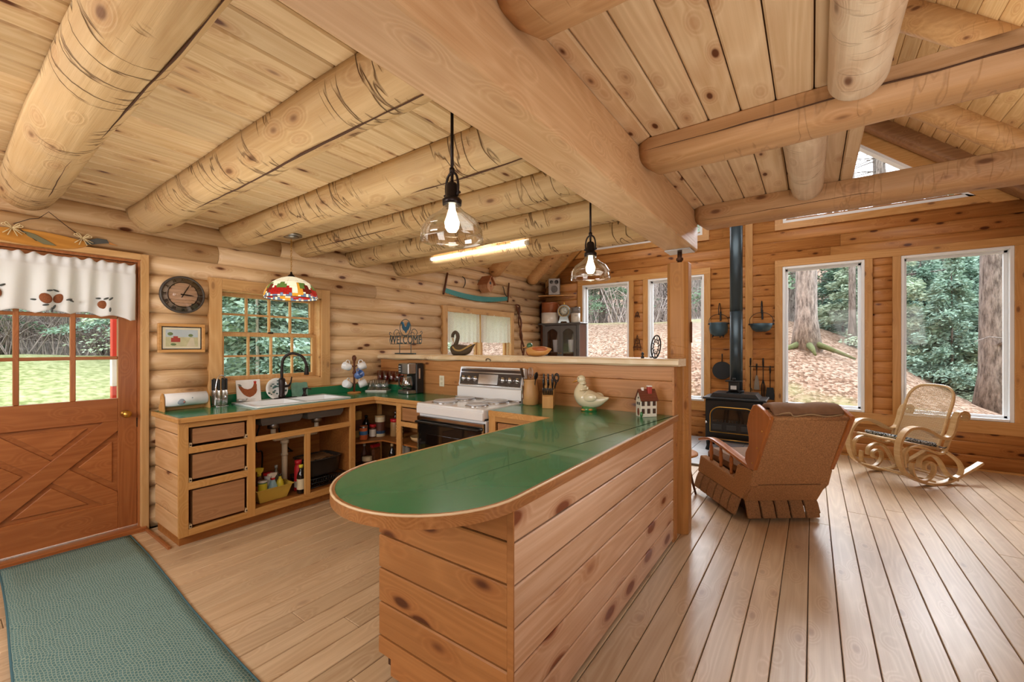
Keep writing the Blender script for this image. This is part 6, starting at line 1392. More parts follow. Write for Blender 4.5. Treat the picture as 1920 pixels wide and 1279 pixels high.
# ---------------------------------------------------------------- kettles, skillet, fire tools
def pot(nm, lab, x, zt_, r, h, hook_z, mat, wide=False):
    t = thing(nm, lab, 'pot', (x, YF-.17, zt_-h), world=False)
    if wide: prof = [(r*.45, 0), (r*.75, h*.2), (r*.93, h*.6), (r, h), (r*.96, h), (r*.88, h*.6), (r*.7, h*.24), (0, h*.1)]
    else: prof = [(r*.55, 0), (r*.9, h*.25), (r, h*.6), (r*.94, h*.9), (r*1.0, h), (r*.95, h), (r*.88, h*.88), (r*.92, h*.55), (0, h*.1)]
    part('bowl', M().lathe(prof, n=32), mat, t)
    H = hook_z-(zt_-h)-.03
    part('bail_handle', M().tube(spl([(-r, 0, h*.9), (-r*.98, 0, h+(H-h)*.45), (-r*.6, 0, h+(H-h)*.85), (0, 0, H), (r*.6, 0, h+(H-h)*.85), (r*.98, 0, h+(H-h)*.45), (r, 0, h*.9)], 5), .004, 6), IRON, t)
    for s_ in (-1, 1): part('lug', M().ell((s_*(r+.004), 0, h*.92), (.014, .010, .014), 8, 6), IRON, t)
    if not wide:
        for k in range(3): a = 2*pi*k/3-.6; part('foot', M().cyl((r*.6*cos(a), r*.6*sin(a), .02), (r*.68*cos(a), r*.68*sin(a), -.02), .009, n=8), IRON, t)
    hk = thing('wall_hook', 'black iron swing hook holding the %s' % ('kettle' if not wide else 'shallow pan pot'), 'hook', (x, YF-.02, hook_z), world=True)
    part('hook', M().tube(spl([(x, YF-.012, hook_z-.04), (x, YF-.015, hook_z+.06), (x, YF-.05, hook_z+.13), (x, YF-.12, hook_z+.13), (x, YF-.17, hook_z+.05), (x, YF-.17, hook_z-.025), (x, YF-.155, hook_z-.035), (x, YF-.145, hook_z-.02)], 5), .006, 8), IRON, hk)
    part('back_plate', M().box(x-.012, YF-.016, hook_z-.12, x+.012, YF-.003, hook_z+.02, .003), IRON, hk)
    return t
pot('iron_kettle', 'round blue-grey cast iron kettle hanging left of the stove pipe', -1.13, 1.775, .128, .20, 1.93, KET)
pot('shallow_kettle', 'wide shallow blue-grey iron pot hanging right of the stove pipe', -.585, 1.745, .142, .115, 1.93, KET, True)
t = thing('iron_skillet', 'round cast iron skillet hanging on the wall beside the pipe', 'pan', (-1.105, YF-.012, 1.06))
part('pan', M().lathe([(.10, -.045), (.13, -.045), (.135, -.03), (.125, 0), (0, 0)], n=40, ax='Y').lathe([(.13, -.046), (.125, -.02), (.0, -.014)], n=40, ax='Y'), CAST, t)
part('handle', M().tube([(0, -.03, .12), (0, -.025, .18), (0, -.02, .25)], [.014, .011, .016], 10, flat=.6), CAST, t)
part('nail', M().cyl((0, .01, .245), (0, -.035, .25), .004, n=8), STL, t)
tl_ = thing('tool_rail', 'thin iron rail the fire tools hang from', 'rail', (-.6, YF-.02, 1.13)); part('rail', M().cyl((-.15, -.0, 0), (.16, -.0, 0), .006, n=8).cyl((-.13, .02, 0), (-.13, -.0, 0), .006, n=8).cyl((.14, .02, 0), (.14, -.0, 0), .006, n=8), IRON, tl_)
def tool(nm, lab, cat, x, z0, z1):
    t = thing(nm, lab, cat, (x, YF-.035, z0)); H = z1-z0
    part('shaft', M().cyl((0, 0, H*(.35 if nm in ('ash_shovel', 'hearth_brush') else 0)), (0, 0, H*.97), .0055, n=8), IRON, t)
    part('grip', M().tube([(0, 0, H*.78), (0, 0, H*.9), (0, 0, H)], [.008, .012, .009], 8), IRON, t)
    if nm == 'ash_shovel': part('scoop', M().prism([(-.05, 0), (.05, 0), (.055, H*.12), (.04, H*.36), (-.04, H*.36), (-.055, H*.12)], -.008, .006, 'Y'), IRON, t, .003)
    if nm == 'hearth_brush': part('bristles', M().prism([(-.035, 0), (.035, 0), (.028, H*.3), (.012, H*.55), (-.012, H*.55), (-.028, H*.3)], -.01, .01, 'Y'), plain('bristle_grey', '#8c8378', .9, nscale=200, namt=.5), t, .003)
    if nm == 'fire_tongs': part('claw', M().tube([(0, 0, H*.45), (.02, 0, H*.3), (.018, 0, 0)], .006, 6).tube([(0, 0, H*.45), (-.02, 0, H*.3), (-.018, 0, 0)], .006, 6), IRON, t)
    if nm == 'fire_poker': part('barb', M().tube([(0, 0, .06), (.02, 0, .04), (.018, 0, .015)], .005, 6), IRON, t)
tool('fire_poker', 'long thin iron fire poker hanging leftmost of the tools', 'poker', -.73, .76, 1.255)
tool('hearth_brush', 'small hearth brush with grey bristles on the tool rail', 'brush', -.652, .80, 1.175)
tool('fire_tongs', 'tall iron fire tongs hanging beside the hearth brush', 'tongs', -.572, .70, 1.255)
tool('ash_shovel', 'black ash shovel hanging rightmost of the fire tools', 'shovel', -.487, .665, 1.145)
# ---------------------------------------------------------------- small side table behind the post
sb = thing('side_table', 'low round wooden side table mostly hidden behind the post', 'table', (-1.10, 4.22, 0))
part('top', M().lathe([(.21, .385), (.225, .392), (.225, .405), (.21, .41), (0, .41)], n=32), HON, sb)
for k in range(4): a = pi/4+pi/2*k-.35; part('leg', M().tube([(.12*cos(a), .12*sin(a), .387), (.17*cos(a), .17*sin(a), .15), (.21*cos(a), .21*sin(a), .001)], [.018, .014, .010], 10), DKW, sb)
# ---------------------------------------------------------------- recliner
TW = plain('brown_tweed', '#a97a4f', .95, nscale=110, namt=.75, bump=.7); VEL = plain('brown_velour', '#7d5c42', .85, nscale=18, namt=.25)
rc = thing('rocker_recliner', 'brown tweed recliner with wooden wings and pleated skirt', 'armchair', (-.47, 3.88, 0), rz=atan2(.61, .79))
Wd = .64
SP = [(.02, .17), (.75, .18), (.70, .355), (.12, .312), (.06, .45), (-.16, .455), (-.12, .32)]
for nm, a, b_ in (('side_panel', 0, .07), ('side_panel', Wd-.07, Wd)):
    part(nm, M().prism(SP, a, b_, 'X'), TW, rc, .012)
    for s_ in (.55, .38, .21):
        xx = (a+b_)/2; zb = .312+(s_-.12)*.074; zt_ = .505 if s_ < .6 else .5
        part('arm_spindle', M().lathe([(.013, 0), (.016, .02), (.011, .04), (.019, .07), (.014, .11), (.018, .125), (.011, .15), (.013, .19)], (xx, s_, zb-.002), 12), REDW, rc)
    arm = spl([(0, -.13, .455), (0, .0, .475), (0, .18, .505), (0, .36, .535), (0, .52, .55), (0, .64, .53), (0, .735, .50)], 5)
    xx = (a+b_)/2
    part('arm_rail', M().sweep([(xx, p.y, p.z) for p in arm], 1, (1, 0, 0), [(-.034, -.012), (.034, -.012), (.038, 0), (.034, .012), (-.034, .012), (-.038, 0)]), REDW, rc, .003)
part('seat_deck', M().box(.07, .0, .17, Wd-.07, .70, .30, .01), TW, rc)
part('seat_cushion', M().box(.075, .0, .30, Wd-.075, .73, .43, .04), VEL, rc, .0)
# back, leaning towards the viewer
BK = [(-.115, .325), (-.345, .895), (-.235, .945), (.0, .36)]
part('back_shell', M().prism(BK, .028, Wd-.028, 'X'), TW, rc, .01)
part('top_roll', M().cyl((.03, -.335, .885), (Wd-.03, -.335, .885), .014, n=12), TW, rc)
cu = M(); cu.grid(lambda u, v: (.05+(Wd-.1)*u, *( (lambda q: (q[0], q[1]))( [(-.325, .905), (-.30, .955+.008*sin(u*9)), (-.24, .985+.006*sin(u*11)), (-.16, .95), (-.10, .82), (-.05, .62), (.02, .44)][min(int(v*6), 6)] ))), 30, 6)
part('back_cushion', cu, VEL, rc, sol=.04, sub=1)
part('cushion_piping', M().tube(spl([(.06, -.325, .915), (.16, -.335, .93), (.20, -.338, .905), (.32, -.34, .918), (.45, -.338, .902), (.58, -.325, .915)], 5), .005, 6), plain('piping_tan', '#a68a66', .8), rc)
WG = [(-.165, .455), (-.36, .885), (-.355, .905), (-.28, .945), (-.20, .975), (-.155, .965), (-.10, .88), (-.075, .79), (-.10, .70), (-.10, .64), (-.055, .57), (-.05, .51), (-.09, .455)]
for a, b_ in ((-.004, .03), (Wd-.03, Wd+.004)):
    wg = part('wood_wing', M().prism(WG, a, b_, 'X'), REDW, rc, .006)
    part('tack', M().ell((a-.001 if a < .1 else b_+.001, -.27, .78), (.004, .007, .007), 8, 6).ell((a-.001 if a < .1 else b_+.001, -.21, .64), (.004, .007, .007), 8, 6).ell((a-.001 if a < .1 else b_+.001, -.15, .51), (.004, .007, .007), 8, 6), BRS, wg)
part('lower_back_band', M().prism([(-.02, .165), (-.115, .32), (-.09, .325), (.02, .17)], .02, Wd-.02, 'X'), TW, rc, .004)
part('rocker_base', M().box(.14, .12, .012, Wd-.14, .58, .17, .01), DKW, rc)
SKM = plain('skirt_tweed', '#8f6844', .95, nscale=110, namt=.7, bump=.5)
for k in range(5):
    x0_ = .02+.122*k; part('skirt_pleat', M().prism([(-.01, .172), (-.035, .12), (-.06, .035), (-.035, .03), (.015, .17)], x0_+.005, x0_+.112, 'X'), SKM, rc, .009)
for k in range(6):
    y0_ = .03+.118*k
    for s_ in (0, 1):
        m = M().prism([(-.006, .172), (-.03, .12), (-.052, .035), (-.03, .03), (.02, .17)], y0_, y0_+.104, 'Y')
        if s_: m.v = [Vector((Wd-v.x, v.y, v.z)) for v in m.v]
        m.v = [Vector((v.x, v.y, v.z+.012*k/5)) for v in m.v]
        part('skirt_pleat', m, SKM, rc, .006)
part('footrest_front', M().box(.03, .70, .12, Wd-.03, .745, .33, .015), TW, rc)
# ---------------------------------------------------------------- bentwood rocker
bw_ = thing('bentwood_rocker', 'pale bentwood rocking chair with scrolled sides and cane back', 'rocking chair', (1.0, 6.0, 0), rz=-pi/4)
RT = RAT
prf = [(-.5, -.22), (.5, -.22), (.5, .22), (-.5, .22)]
def rib(nm, pts, x, w=.052, k=5, th=1.25):
    P = spl([(x, y, z) for y, z in pts], k); part(nm, M().sweep(P, w, (1, 0, 0), [(-.5, -.21*th), (.5, -.2*th), (.5, .2*th), (-.5, .2*th)], sm=False), RT, bw_, .003)
for x in (0., -.52):
    rib('runner', [(-.39, .22), (-.345, .15), (-.22, .075), (-.1, .03), (.02, .011), (.14, .018), (.26, .048), (.38, .095), (.51, .15), (.62, .20)], x)
    rib('arm_hoop', [(-.39, .215), (-.42, .33), (-.41, .45), (-.35, .545), (-.27, .59), (-.16, .59), (-.04, .55), (.07, .495), (.155, .475), (.22, .50), (.26, .58), (.29, .68), (.34, .735), (.40, .735), (.43, .70), (.41, .66), (.375, .675)], x, .058)
    rib('seat_side_bend', [(-.345, .20), (-.355, .32), (-.305, .385), (-.21, .405), (-.1, .38), (.02, .335), (.09, .322), (.15, .345), (.20, .45), (.26, .60), (.31, .74)], x, .042)
    rib('inner_scroll', [(-.25, .24), (-.255, .17), (-.21, .085), (-.12, .05), (-.04, .075), (.015, .14), (.01, .21), (-.045, .24), (-.10, .215), (-.10, .17), (-.06, .155)], x, .042)
    rib('outer_scroll', [(-.17, .19), (-.155, .27), (-.07, .31), (.02, .295), (.09, .235), (.15, .145), (.21, .085), (.275, .06), (.335, .08), (.365, .15), (.325, .225), (.25, .285), (.17, .335)], x, .044)
# cane back inside an arched frame
ub = Vector((0, .26, .64)).normalized(); b0_ = Vector((0, .14, .345)); H_ = .70; hw = .215
def bp(u, v):  # u across -1..1, v up
    x = -.26+u; bow = .03*(u/hw)**2
    p = b0_+ub*v; return Vector((x, p.y-bow*.6, p.z))
arc = [(-hw, 0), (-hw, .12), (-hw, .3), (-hw-.004, .48), (-hw+.01, .60), (-.15, .675), (-.07, .70), (.07, .70), (.15, .675), (hw-.01, .60), (hw+.004, .48), (hw, .3), (hw, .12), (hw, 0)]
P = spl([bp(u, v) for u, v in arc], 4)
part('back_frame', M().tube(P, .017, 8, flat=.8), RT, bw_)
part('back_rail', M().tube([bp(-hw, .03), bp(0, .03), bp(hw, .03)], .014, 8), RT, bw_)
cn = bpy.data.materials.new('woven_cane'); cn.use_nodes = True; n = cn.node_tree.nodes; l = cn.node_tree.links; b = n['Principled BSDF']; b.inputs['Base Color'].default_value = rgb('#cdb48c'); b.inputs['Roughness'].default_value = .6
t = n.new('ShaderNodeTexCoord'); sx_ = n.new('ShaderNodeSeparateXYZ'); l.new(t.outputs['Object'], sx_.inputs[0])
def mm_(op, a, c):
    o = n.new('ShaderNodeMath'); o.operation = op
    for i, x in enumerate((a, c)):
        if x is None: continue
        if isinstance(x, (int, float)): o.inputs[i].default_value = x
        else: l.new(x, o.inputs[i])
    return o.outputs[0]
hh = mm_('MULTIPLY', mm_('ABSOLUTE', mm_('SINE', mm_('MULTIPLY', sx_.outputs['X'], 250), None), None), mm_('ABSOLUTE', mm_('SINE', mm_('MULTIPLY', sx_.outputs['Z'], 250), None), None))
ho = mm_('GREATER_THAN', hh, .50)
tp = n.new('ShaderNodeBsdfTransparent'); ms2 = n.new('ShaderNodeMixShader'); l.new(ho, ms2.inputs[0]); l.new(b.outputs[0], ms2.inputs[1]); l.new(tp.outputs[0], ms2.inputs[2]); l.new(ms2.outputs[0], n['Material Output'].inputs[0])
def canef(u, v):
    vv = v*.675+.02; w_ = hw*1.0
    if vv > .48: w_ = hw*sqrt(max(.0, 1-((vv-.48)/.222)**2.6))
    return bp((-1+2*u)*w_, vv)
part('cane_back', M().grid(canef, 24, 24), cn, bw_)
# seat with cane frame and cushion
sf = lambda x, y: (x, y, .447-(y+.32)*.20)
P4 = [(-.50, -.32), (-.02, -.32), (-.03, .15), (-.49, .15)]
part('seat_frame', M().tube([sf(*p) for p in P4]+[sf(*P4[0])], .019, 8, flat=.7), RT, bw_)
part('seat_board', M().add([sf(*p) for p in P4]+[(v[0], v[1], v[2]-.012) for v in [sf(*p) for p in P4]], [(0, 1, 2, 3), (4, 5, 6, 7), (0, 1, 5, 4), (1, 2, 6, 5), (2, 3, 7, 6), (3, 0, 4, 7)]), RT, bw_, label='pale seat panel')
for y in (.04, .33, -.30): part('cross_rod', M().cyl((-.52, y, .03 if y > 0 else .11), (0, y, .03 if y > 0 else .11), .010, n=10), RT, bw_)
for y in (.04,): pass
tcn = bpy.data.materials.new('tweed_cushion'); tcn.use_nodes = True; n = tcn.node_tree.nodes; l = tcn.node_tree.links; b = n['Principled BSDF']; b.inputs['Roughness'].default_value = .95
v_ = n.new('ShaderNodeTexVoronoi'); v_.inputs['Scale'].default_value = 90; t = n.new('ShaderNodeTexCoord'); l.new(t.outputs['Object'], v_.inputs['Vector']); r_ = n.new('ShaderNodeValToRGB'); r_.color_ramp.elements[0].color = rgb('#c9cfd0'); r_.color_ramp.elements[1].color = rgb('#20282c'); r_.color_ramp.elements[0].position = .38; r_.color_ramp.elements[1].position = .58
l.new(v_.outputs['Distance'], r_.inputs[0]); l.new(r_.outputs[0], b.inputs[0])
cu_ = thing('chair_cushion', 'black and white tweed seat cushion on the bentwood rocker', 'cushion', (1.0, 6.0, 0), rz=-pi/4)
m = M().box(-.485, -.27, -.003, -.035, .13, .04, .018); m.v = [Vector((v.x, v.y, v.z+.4555-(v.y+.27)*.20)) for v in m.v]
part('pad', m, tcn, cu_, .012)
part('tie', M().tube(spl([(-.03, .12, .385), (.0, .15, .375), (.015, .17, .39), (.01, .16, .36), (.02, .15, .33)], 4), .005, 6), BLK, cu_)
# ---------------------------------------------------------------- outside: ground, trees
def sstep(t): t = min(1, max(0, t)); return t*t*(3-2*t)
def H(x, y):
    nz = .10*noise.noise(Vector((x*.35, y*.35, 1)))+.04*noise.noise(Vector((x*1.1, y*1.1, 4)))
    A = 2.55 if x < -1.5 else (2.55-1.9*sstep((x+1.5)/5.5))
    far = .12+A*(1-exp(-max(0, y-7.4)/3.6)) if y > 7.4 else .12
    if y > 14: far -= .10*(y-14) if y < 22 else .8-.0*(y-22)
    if x > 1.2: far -= .34*(x-1.2)*min(1, max(0, (y-8)/3))
    lf = -.35+1.55*sstep((-x-5.2)/10.5) if x < -4.4 else -.35
    lf -= .05*max(0, y-1.5)*sstep((-x-8)/6) if y < 12 else .5
    if x < -17: lf -= .03*(-x-17)
    w_ = sstep((y-6.2)/1.6) if x < -4.4 else 1
    h = far*w_+lf*(1-w_)
    R = sqrt((x+1)**2+(y-3)**2)
    if R > 26: h += (R-26)*.42
    return h+nz*min(1, max(.15, (R-6)/6))
gm = bpy.data.materials.new('forest_ground'); gm.use_nodes = True; n = gm.node_tree.nodes; l = gm.node_tree.links; b = n['Principled BSDF']; b.inputs['Roughness'].default_value = 1; b.inputs['Specular IOR Level'].default_value = .1
t = n.new('ShaderNodeTexCoord')
vo = n.new('ShaderNodeTexVoronoi'); vo.inputs['Scale'].default_value = 24; l.new(t.outputs['Object'], vo.inputs['Vector'])
lr_ = n.new('ShaderNodeValToRGB'); e = lr_.color_ramp.elements; e[0].color = rgb('#5f4a3d'); e[1].color = rgb('#b5a090'); e.new(.5).color = rgb('#8d7462'); sp2 = n.new('ShaderNodeSeparateColor'); l.new(vo.outputs['Color'], sp2.inputs[0]); l.new(sp2.outputs[0], lr_.inputs[0])
ng = n.new('ShaderNodeTexNoise'); ng.inputs['Scale'].default_value = 9; ng.inputs['Detail'].default_value = 6; l.new(t.outputs['Object'], ng.inputs['Vector'])
gr_ = n.new('ShaderNodeValToRGB'); e = gr_.color_ramp.elements; e[0].color = rgb('#76814f'); e[0].position = .35; e[1].color = rgb('#b3b68a'); e[1].position = .68; l.new(ng.outputs['Fac'], gr_.inputs[0])
sx_ = n.new('ShaderNodeSeparateXYZ'); l.new(t.outputs['Object'], sx_.inputs[0])
nb = n.new('ShaderNodeTexNoise'); nb.inputs['Scale'].default_value = .8; nb.inputs['Detail'].default_value = 5; l.new(t.outputs['Object'], nb.inputs['Vector'])
def mm_(op, a, c, d=None):
    o = n.new('ShaderNodeMath'); o.operation = op
    for i, x in enumerate((a, c, d)):
        if x is None: continue
        if isinstance(x, (int, float)): o.inputs[i].default_value = x
        else: l.new(x, o.inputs[i])
    return o.outputs[0]
def step_(v, a, c):
    o = n.new('ShaderNodeMapRange'); o.interpolation_type = 'SMOOTHSTEP'; l.new(v, o.inputs[0]); o.inputs[1].default_value = a; o.inputs[2].default_value = c; return o.outputs[0]
wob = mm_('MULTIPLY', mm_('SUBTRACT', nb.outputs['Fac'], .5), 2.6)
yy_ = mm_('ADD', sx_.outputs['Y'], wob); xx_ = mm_('ADD', sx_.outputs['X'], wob)
g1 = step_(yy_, 8.6, 8.0)                     # strip of grass close to the far wall
g2 = mm_('MULTIPLY', step_(xx_, -4.5, -5.2), mm_('MULTIPLY', step_(xx_, -17.2, -16.2), step_(yy_, 6.6, 5.6)))
g3 = mm_('MULTIPLY', mm_('MULTIPLY', step_(yy_, 12.6, 14.0), step_(xx_, -1.2, -2.4)), step_(yy_, 17, 15))
gf = mm_('MAXIMUM', mm_('MAXIMUM', g1, g2), mm_('MULTIPLY', g3, .7))
mx = n.new('ShaderNodeMix'); mx.data_type = 'RGBA'; l.new(gf, mx.inputs[0]); l.new(lr_.outputs[0], mx.inputs[6]); l.new(gr_.outputs[0], mx.inputs[7]); l.new(mx.outputs[2], b.inputs[0])
bp_ = n.new('ShaderNodeBump'); bp_.inputs['Strength'].default_value = .7; bp_.inputs['Distance'].default_value = .05; l.new(sp2.outputs[1], bp_.inputs['Height']); l.new(bp_.outputs[0], b.inputs['Normal'])
def axis_pts(lo, hi, dn, a, c):  # denser between a and c
    p = []; v = lo
    while v < hi: p.append(v); v += dn if a < v < c else dn*4
    return p+[hi]
xs = axis_pts(-60, 50, .45, -20, 9); ys_ = axis_pts(-30, 70, .45, -2, 20)
vs = []; fs = []
for y in ys_:
    for x in xs:
        h = H(x, y)
        if XL-.6 < x < XR+.6 and YN-.6 < y < YF+.5: h = -.36
        vs.append((x, y, h))
nx_ = len(xs)
for j in range(len(ys_)-1):
    for i in range(nx_-1): fs.append((j*nx_+i, j*nx_+i+1, (j+1)*nx_+i+1, (j+1)*nx_+i))
go = part('forest_floor', M().add(vs, fs, True), gm, None); go['kind'] = 'structure'; go['label'] = 'sloping leaf-littered and grassy ground outside'; go['category'] = 'ground'
def barkmat(nm, c1, c2, patch=None, sc_=14):
    m = bpy.data.materials.new(nm); m.use_nodes = True; n = m.node_tree.nodes; l = m.node_tree.links; b = n['Principled BSDF']; b.inputs['Roughness'].default_value = .95
    t = n.new('ShaderNodeTexCoord'); mp = n.new('ShaderNodeMapping'); mp.inputs['Scale'].default_value = (sc_, sc_, sc_*.22); l.new(t.outputs['Object'], mp.inputs[0])
    ns = n.new('ShaderNodeTexNoise'); ns.inputs['Scale'].default_value = 1.5; ns.inputs['Detail'].default_value = 7; ns.inputs['Roughness'].default_value = .7; l.new(mp.outputs[0], ns.inputs[0])
    r = n.new('ShaderNodeValToRGB'); r.color_ramp.elements[0].color = rgb(c1); r.color_ramp.elements[1].color = rgb(c2); r.color_ramp.elements[0].position = .38; r.color_ramp.elements[1].position = .62; l.new(ns.outputs['Fac'], r.inputs[0]); l.new(r.outputs[0], b.inputs[0])
    bb = n.new('ShaderNodeBump'); bb.inputs['Strength'].default_value = 1; bb.inputs['Distance'].default_value = .04; l.new(ns.outputs['Fac'], bb.inputs['Height']); l.new(bb.outputs[0], b.inputs['Normal']); return m
BK1 = barkmat('grey_bark', '#6f6763', '#c3b9b3'); BK2 = barkmat('dark_bark', '#574d48', '#a1958e'); BK3 = barkmat('pale_bark', '#9c988f', '#d6d2c6')  # dark bark lightened, haze put into its colour
FO1 = plain('conifer_green', '#7f9c80', .9, nscale=3, namt=.35); FO2 = plain('fir_bluegreen', '#93b0a0', .9, nscale=3, namt=.35); FO4 = plain('pale_mist_green', '#b3c6ae', .9, nscale=3, namt=.3); FO3 = plain('yellow_green', '#a3b27e', .9, nscale=3, namt=.3)  # greens paled and greyed so their colour carries the haze
import numpy as np
def trunk(h, r, seed, lean=0., fl_=9):
    rn = random.Random(seed); P = []; R = []
    for i in range(15):
        u = i/14; P.append((lean*h*u+.10*r*8*sin(u*3+seed)*u, .08*r*8*cos(u*2.3+seed)*u, h*u-.3)); R.append(r*(1-.65*u)*(1+.55*max(0, 1-u*fl_)))
    return P, R
def branches(m, P, R, rn, n, lo, hi, L, droop, twigs=3, thin=1.):
    H_ = P[-1][2]
    for k in range(n):
        u = rn.uniform(lo, hi); i = min(int(u*14), 13); p = Vector(P[i]).lerp(Vector(P[i+1]), u*14-i); a = rn.uniform(0, 2*pi); ln = L*rn.uniform(.5, 1)*(1.1-u*.6)
        q = [p]; d = Vector((cos(a), sin(a), rn.uniform(-.1, .35)))
        for s_ in range(5): q.append(q[-1]+d*ln/5); d = (d+Vector((rn.uniform(-.25, .25), rn.uniform(-.25, .25), droop+rn.uniform(-.15, .15)))).normalized()
        r0 = max(.006, R[i]*.22*thin)
        m.tube(q, [r0*(1-.85*t/5) for t in range(6)], 4, True, False)
        for w in range(twigs):
            j = rn.randint(1, 4); e = q[j]; a2 = a+rn.choice((-1, 1))*rn.uniform(.4, 1.2); l2 = ln*rn.uniform(.25, .5)
            mid = e+Vector((cos(a2), sin(a2), rn.uniform(-.3, .3)))*l2*.5; m.tube([e, mid, mid+Vector((cos(a2+.4), sin(a2+.4), rn.uniform(-.4, .3)))*l2*.5], [r0*.4, r0*.28, r0*.1], 3, True, False)
def needles(seed, n, fn, size):
    rn = np.random.RandomState(seed); vs = np.zeros((n*4, 3)); 
    c, d = fn(rn, n)
    s1 = rn.normal(size=(n, 3)); s1 -= (s1*d).sum(1, keepdims=True)*d; s1 /= np.linalg.norm(s1, axis=1, keepdims=True)+1e-9
    sz = size*rn.uniform(.5, 1.3, (n, 1))
    vs[0::4] = c; vs[1::4] = c+d*sz*.5-s1*sz*.20; vs[2::4] = c+d*sz; vs[3::4] = c+d*sz*.5+s1*sz*.20
    me = bpy.data.meshes.new('foliage'); me.from_pydata(vs.tolist(), [], (np.arange(n*4).reshape(-1, 4)).tolist()); me.update(); return me
def conifer_fn(h, R, z0, nb=110, droop=.25, seed=0):
    def fn(rn, n):
        k = rn.randint(0, nb, n); rb = np.random.RandomState(seed+5)
        bz = z0+(h-z0)*rb.rand(nb)**.9; ba = rb.rand(nb)*2*np.pi; bl = R*(1.05-(bz-z0)/(h-z0))*rb.uniform(.6, 1.1, nb)
        t = rn.rand(n)**.7; r = bl[k]*t; sp = rn.normal(size=n)*.13*bl[k]*t
        x = np.cos(ba[k])*r-np.sin(ba[k])*sp; y = np.sin(ba[k])*r+np.cos(ba[k])*sp; z = bz[k]-droop*r*t+rn.normal(size=n)*.05
        d = np.stack([np.cos(ba[k])+rn.normal(size=n)*.6, np.sin(ba[k])+rn.normal(size=n)*.6, -.25+rn.normal(size=n)*.25], 1); d /= np.linalg.norm(d, axis=1, keepdims=True)
        return np.stack([x, y, z], 1), d
    return fn
def tree_proto(nm, kind, seed, h, r, lean=0.):
    rn = random.Random(seed); P, R = trunk(h, r, seed, lean); m = M().tube(P, R, 12)
    if kind == 'bare': branches(m, P, R, rn, 34, .18, 1, 2.6, .05, 4)
    elif kind == 'snag': branches(m, P, R, rn, 40, .08, .95, 1.7, -.06, 3, .8)
    elif kind == 'conifer': branches(m, P, R, rn, 26, .1, .95, 2.2, -.12, 1)
    tm = mesh(m, BK1, False, 'trunk'); fm = None
    if kind == 'conifer': fm = needles(seed, 34000, conifer_fn(h, 2.5, 1.0, 150, .22, seed), .10)
    if kind == 'sapling': fm = needles(seed, 22000, conifer_fn(h, 1.15, .25, 90, .12, seed), .10)
    if fm: fm.materials.append(FO1)
    return tm, fm
PR = {'bare': [tree_proto('b', 'bare', s, 15, .16) for s in (1, 2, 3)], 'snag': [tree_proto('s', 'snag', s, 13, .11) for s in (4, 5)],
      'conifer': [tree_proto('c', 'conifer', s, 11, .13) for s in (6, 7, 8)], 'sapling': [tree_proto('p', 'sapling', s, 3.2, .03) for s in (9, 10)]}
NM = {'bare': 'bare_tree', 'snag': 'slender_tree', 'conifer': 'conifer_tree', 'sapling': 'young_fir'}
def plant(kind, x, y, s, rz, lab, grp, bark=None, fol=None, i=0, tilt=0, sz=None):
    tm, fm = PR[kind][i % len(PR[kind])]
    t = thing(NM[kind], lab, 'tree', (x, y, H(x, y)), rz=rz, group=grp); t.scale = (s, s, (sz or s)); t.rotation_euler[1] = tilt
    o = link('trunk', tm, t)
    if bark: o.material_slots[0].link = 'OBJECT'; o.material_slots[0].material = bark
    if fm:
        f = link('foliage', fm, t); f['kind'] = 'stuff'
        if fol: f.material_slots[0].link = 'OBJECT'; f.material_slots[0].material = fol
# the trees one can single out
def solo(nm, lab, x, y, h, r, seed, bark, kind='bare', lean=0., nb=16, tw=3, lo=.12, L=1.6):
    P, R = trunk(h, r, seed, lean, 22); m = M().tube(P, R, 24)
    t = thing(nm, lab, 'tree', (x, y, H(x, y))); part('trunk', m, bark, t)
    bm2 = M(); branches(bm2, P, R, random.Random(seed), nb, lo, .9, L, -.02, tw, .8); part('branches', bm2, bark, t)
    return t
bt_ = solo('broad_trunk_tree', 'thick grey trunk with mossy roots in the third far window', -.10, 10.5, 13, .20, 31, BK1, nb=8, lo=.3)
part('mossy_roots', M().tube([(0, 0, .12), (.35, -.25, -.02), (.75, -.5, -.22)], [.09, .05, .02], 8).tube([(0, 0, .12), (-.3, -.35, -.02), (-.55, -.6, -.15)], [.08, .05, .02], 8).tube([(0, 0, .1), (.1, -.45, -.03), (.15, -.7, -.15)], [.08, .05, .02], 8), plain('moss', '#68704a', .95, nscale=20, namt=.4), bt_)
solo('right_trunk_tree', 'big flaky-barked trunk at the right edge of the largest window', 2.36, 9.75, 13, .215, 37, BK2, nb=18, lo=.1, L=2.2)
solo('dark_thin_tree', 'dark thin straight trunk right of the thick grey one', .72, 11.9, 13, .07, 41, BK2, nb=26, lo=.15, L=1.8)
solo('brown_trunk_tree', 'brown mid-size trunk in the right half of the third window', 1.30, 13.2, 14, .095, 43, BK2, nb=22, lo=.2)
solo('leaning_tree', 'leaning brown trunk at the left of the largest window', 1.9, 13.5, 12, .13, 47, BK2, lean=-.10, nb=22, lo=.2)
rn = random.Random(12); cnt = 0
GF = 'woods beyond the far windows'; GL = 'woods beyond the left wall windows'
